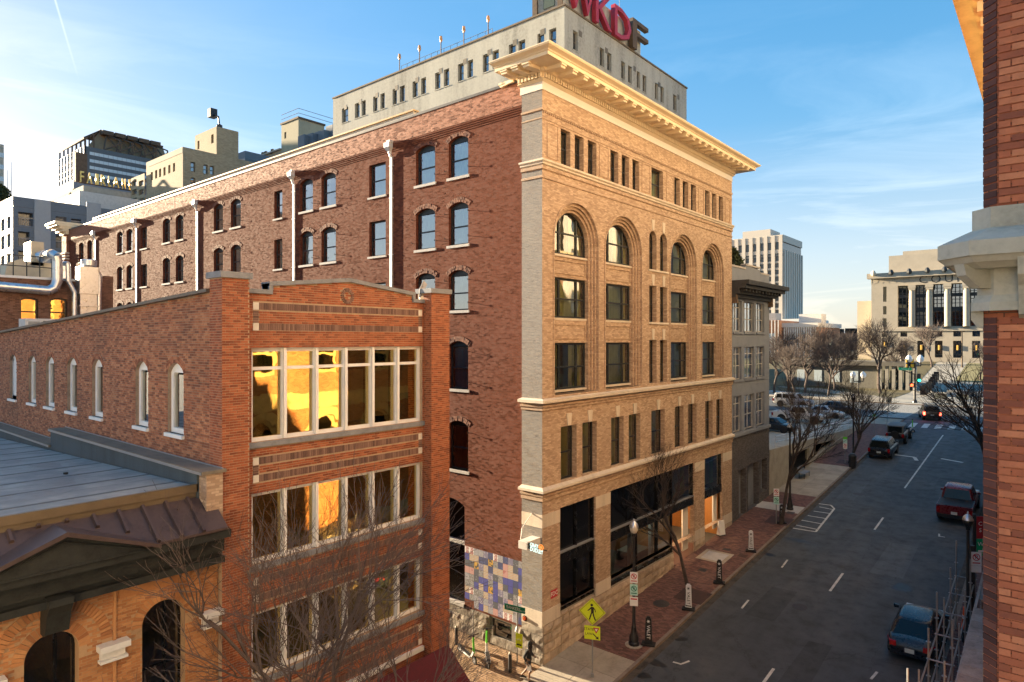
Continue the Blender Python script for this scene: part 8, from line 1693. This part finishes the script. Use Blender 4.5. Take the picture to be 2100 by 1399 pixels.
# ================================================================== the walking person
def skin(name, joints, edges, mat, parent, sub=2, root=0):
    me = bpy.data.meshes.new(name); me.from_pydata([j[0] for j in joints], edges, []); o = bpy.data.objects.new(name, me); COL.objects.link(o)
    md = o.modifiers.new('skin', 'SKIN'); md.use_smooth_shade = True; ss = o.modifiers.new('sub', 'SUBSURF'); ss.levels = sub; ss.render_levels = sub
    for i, j in enumerate(joints):
        r = j[1]; me.skin_vertices[0].data[i].radius = (r, r) if not isinstance(r, tuple) else r
        me.skin_vertices[0].data[i].use_root = i == root
    dg = bpy.context.evaluated_depsgraph_get(); dg.update(); new = bpy.data.meshes.new_from_object(o.evaluated_get(dg)); bpy.data.objects.remove(o); new.materials.clear(); new.materials.append(mat)
    for p in new.polygons: p.use_smooth = True
    return link(name, new, parent)
xx, yy = onZ(1083, 1397, -.1); PE = thing('person', 'person in a black hoodie and dark shorts walking past the corner', 'person', (xx, yy, gz(yy)), rz=-pi/2+.35)   # local +Y = walking direction
skn = plain('skin', (.16,.085,.05), .6, var=.1); hood = plain('black hoodie', (.013,.013,.015), .9, var=.3); shrt = plain('dark shorts', (.03,.03,.035), .9); shoe = plain('dark shoe', (.03,.03,.03), .6); hairm = plain('black hair', (.01,.009,.008), .8)
# joints: pelvis, spine, chest, neck, head, legs in stride, arms
J = [((0,0,.86),.115),((0,.01,1.02),.12),((0,.03,1.22),.14),((0,.05,1.37),.055),((0,.07,1.44),.06),((0,.09,1.53),.088),((0,.09,1.6),.075),
 ((.09,.02,.82),.085),((.1,.17,.47),.058),((.1,.1,.42),.055),((.1,.06,.1),.036),((.1,.16,.04),.036),((.1,.27,.03),.03),
 ((-.09,-.02,.82),.085),((-.1,-.06,.46),.058),((-.1,-.2,.28),.05),((-.1,-.33,.14),.035),((-.1,-.27,.05),.034),((-.1,-.18,.03),.03),
 ((.18,.03,1.3),.055),((.22,-.1,1.06),.043),((.21,.02,.85),.032),((.2,.06,.77),.03),
 ((-.18,.03,1.3),.055),((-.23,.06,1.05),.043),((-.2,.24,.93),.032),((-.19,.31,.92),.03)]
E_ = [(0,1),(1,2),(2,3),(3,4),(4,5),(5,6),(0,7),(7,8),(8,9),(9,10),(10,11),(11,12),(0,13),(13,14),(14,15),(15,16),(16,17),(17,18),(2,19),(19,20),(20,21),(21,22),(2,23),(23,24),(24,25),(25,26)]
body = skin('body', J, E_, skn, PE)
for s, h in ((1, 22), (-1, 26)):                  # fingers rooted in the palm, thumb from its side
    c = Vector(J[h][0]); m = MB(); m.smooth = True; dr = Vector((0, .25, -1)).normalized() if s > 0 else Vector((0, 1, .05)).normalized()
    sd = Vector((0, 1, .2)).normalized() if s > 0 else Vector((0, -.1, 1)).normalized()
    for k in range(4): b = c+sd*(.012*(k-1.5)*1.6)+dr*.02; L_ = (.06, .07, .066, .052)[k]; q = b+dr*L_*.6; m.tube(b, q, .009, .008, 5); m.tube(q, q+(dr+Vector((-s*.6, 0, 0))).normalized()*L_*.5, .008, .006, 5)
    b = c+sd*.03; m.tube(b, b+(sd+dr).normalized()*.05, .01, .007, 5); m.build('fingers', skn, PE)
skin('hoodie', [((0,0,.84),.135),((0,.01,1.0),.14),((0,.03,1.2),.158),((0,.04,1.36),.085),((.17,.03,1.31),.075),((.225,-.1,1.06),.06),((.215,0,.88),.045),((-.17,.03,1.31),.075),((-.235,.06,1.05),.06),((-.205,.2,.945),.045)], [(0,1),(1,2),(2,3),(2,4),(4,5),(5,6),(2,7),(7,8),(8,9)], hood, PE)
skin('shorts', [((0,0,.88),.13),((.09,.02,.8),.108),((.1,.13,.55),.085),((-.09,-.02,.8),.108),((-.1,-.05,.55),.085)], [(0,1),(1,2),(0,3),(3,4)], shrt, PE)
m = MB(); m.smooth = True; m.lathe((0, .075, 1.36), [(.1, 0), (.12, .06), (.1, .1)], 12); m.build('hood', hood, PE)
m = MB(); m.smooth = True; m.lathe((0, .075, 1.5), [(.1, -.06), (.108, .02), (.1, .09), (.06, .14), (.01, .155)], 14); m.build('hair', hairm, PE)
m = MB()
for s in (-1, 1): m.lathe((s*.032, .172, 1.535), [(.002, -.008), (.01, 0), (.002, .008)], 6)
m.build('eyes', txtk, PE); m = MB(); m.hexa([(-.014, .17, 1.5), (.014, .17, 1.5), (.01, .17, 1.5), (-.01, .17, 1.5), (-.008, .172, 1.535), (.008, .172, 1.535), (.008, .17, 1.535), (-.008, .17, 1.535)]); m.v[0] = (-.014, .195, 1.505); m.v[1] = (.014, .195, 1.505); m.build('nose', skn, PE); m = MB(); m.box(-.022, .022, .168, .176, 1.474, 1.482); m.build('mouth', plain('lips', (.12,.04,.035), .6), PE)
for s in (-1, 1): m = MB(); m.lathe((s*.092, .085, 1.51), [(.005, -.03), (.018, 0), (.014, .03), (.004, .04)], 6); m.build('ear', skn, PE)
for x, y, z, a in ((.1, .17, 0, 0), (-.1, -.25, .05, .5)): m = MB(); m.smooth = True; m.hexa([(x-.045, y-.12, z), (x+.045, y-.12, z), (x+.045, y+.16, z), (x-.045, y+.16, z), (x-.04, y-.1, z+.1), (x+.04, y-.1, z+.1), (x+.035, y+.12, z+.055), (x-.035, y+.12, z+.055)]); sh = m.build('shoe', shoe, PE); m = MB(); m.box(x-.048, x+.048, y-.125, y+.165, z-.012, z+.015); m.build('sole', txtw, sh)
t = thing('white_bag', 'small white bag carried by the walking person', 'bag', (xx+.0, yy, gz(yy))); t.rotation_euler = PE.rotation_euler; m = MB(); m.hexa([(.14, .0, .52), (.2, .0, .52), (.2, .2, .52), (.14, .2, .52), (.15, .02, .74), (.19, .02, .74), (.19, .16, .74), (.15, .16, .74)]); m.build('bag', txtw, t); m = MB(); m.path([(.17, .04, .74), (.185, .07, .8), (.17, .12, .74)], .008, 5); m.build('handle', txtw, t)
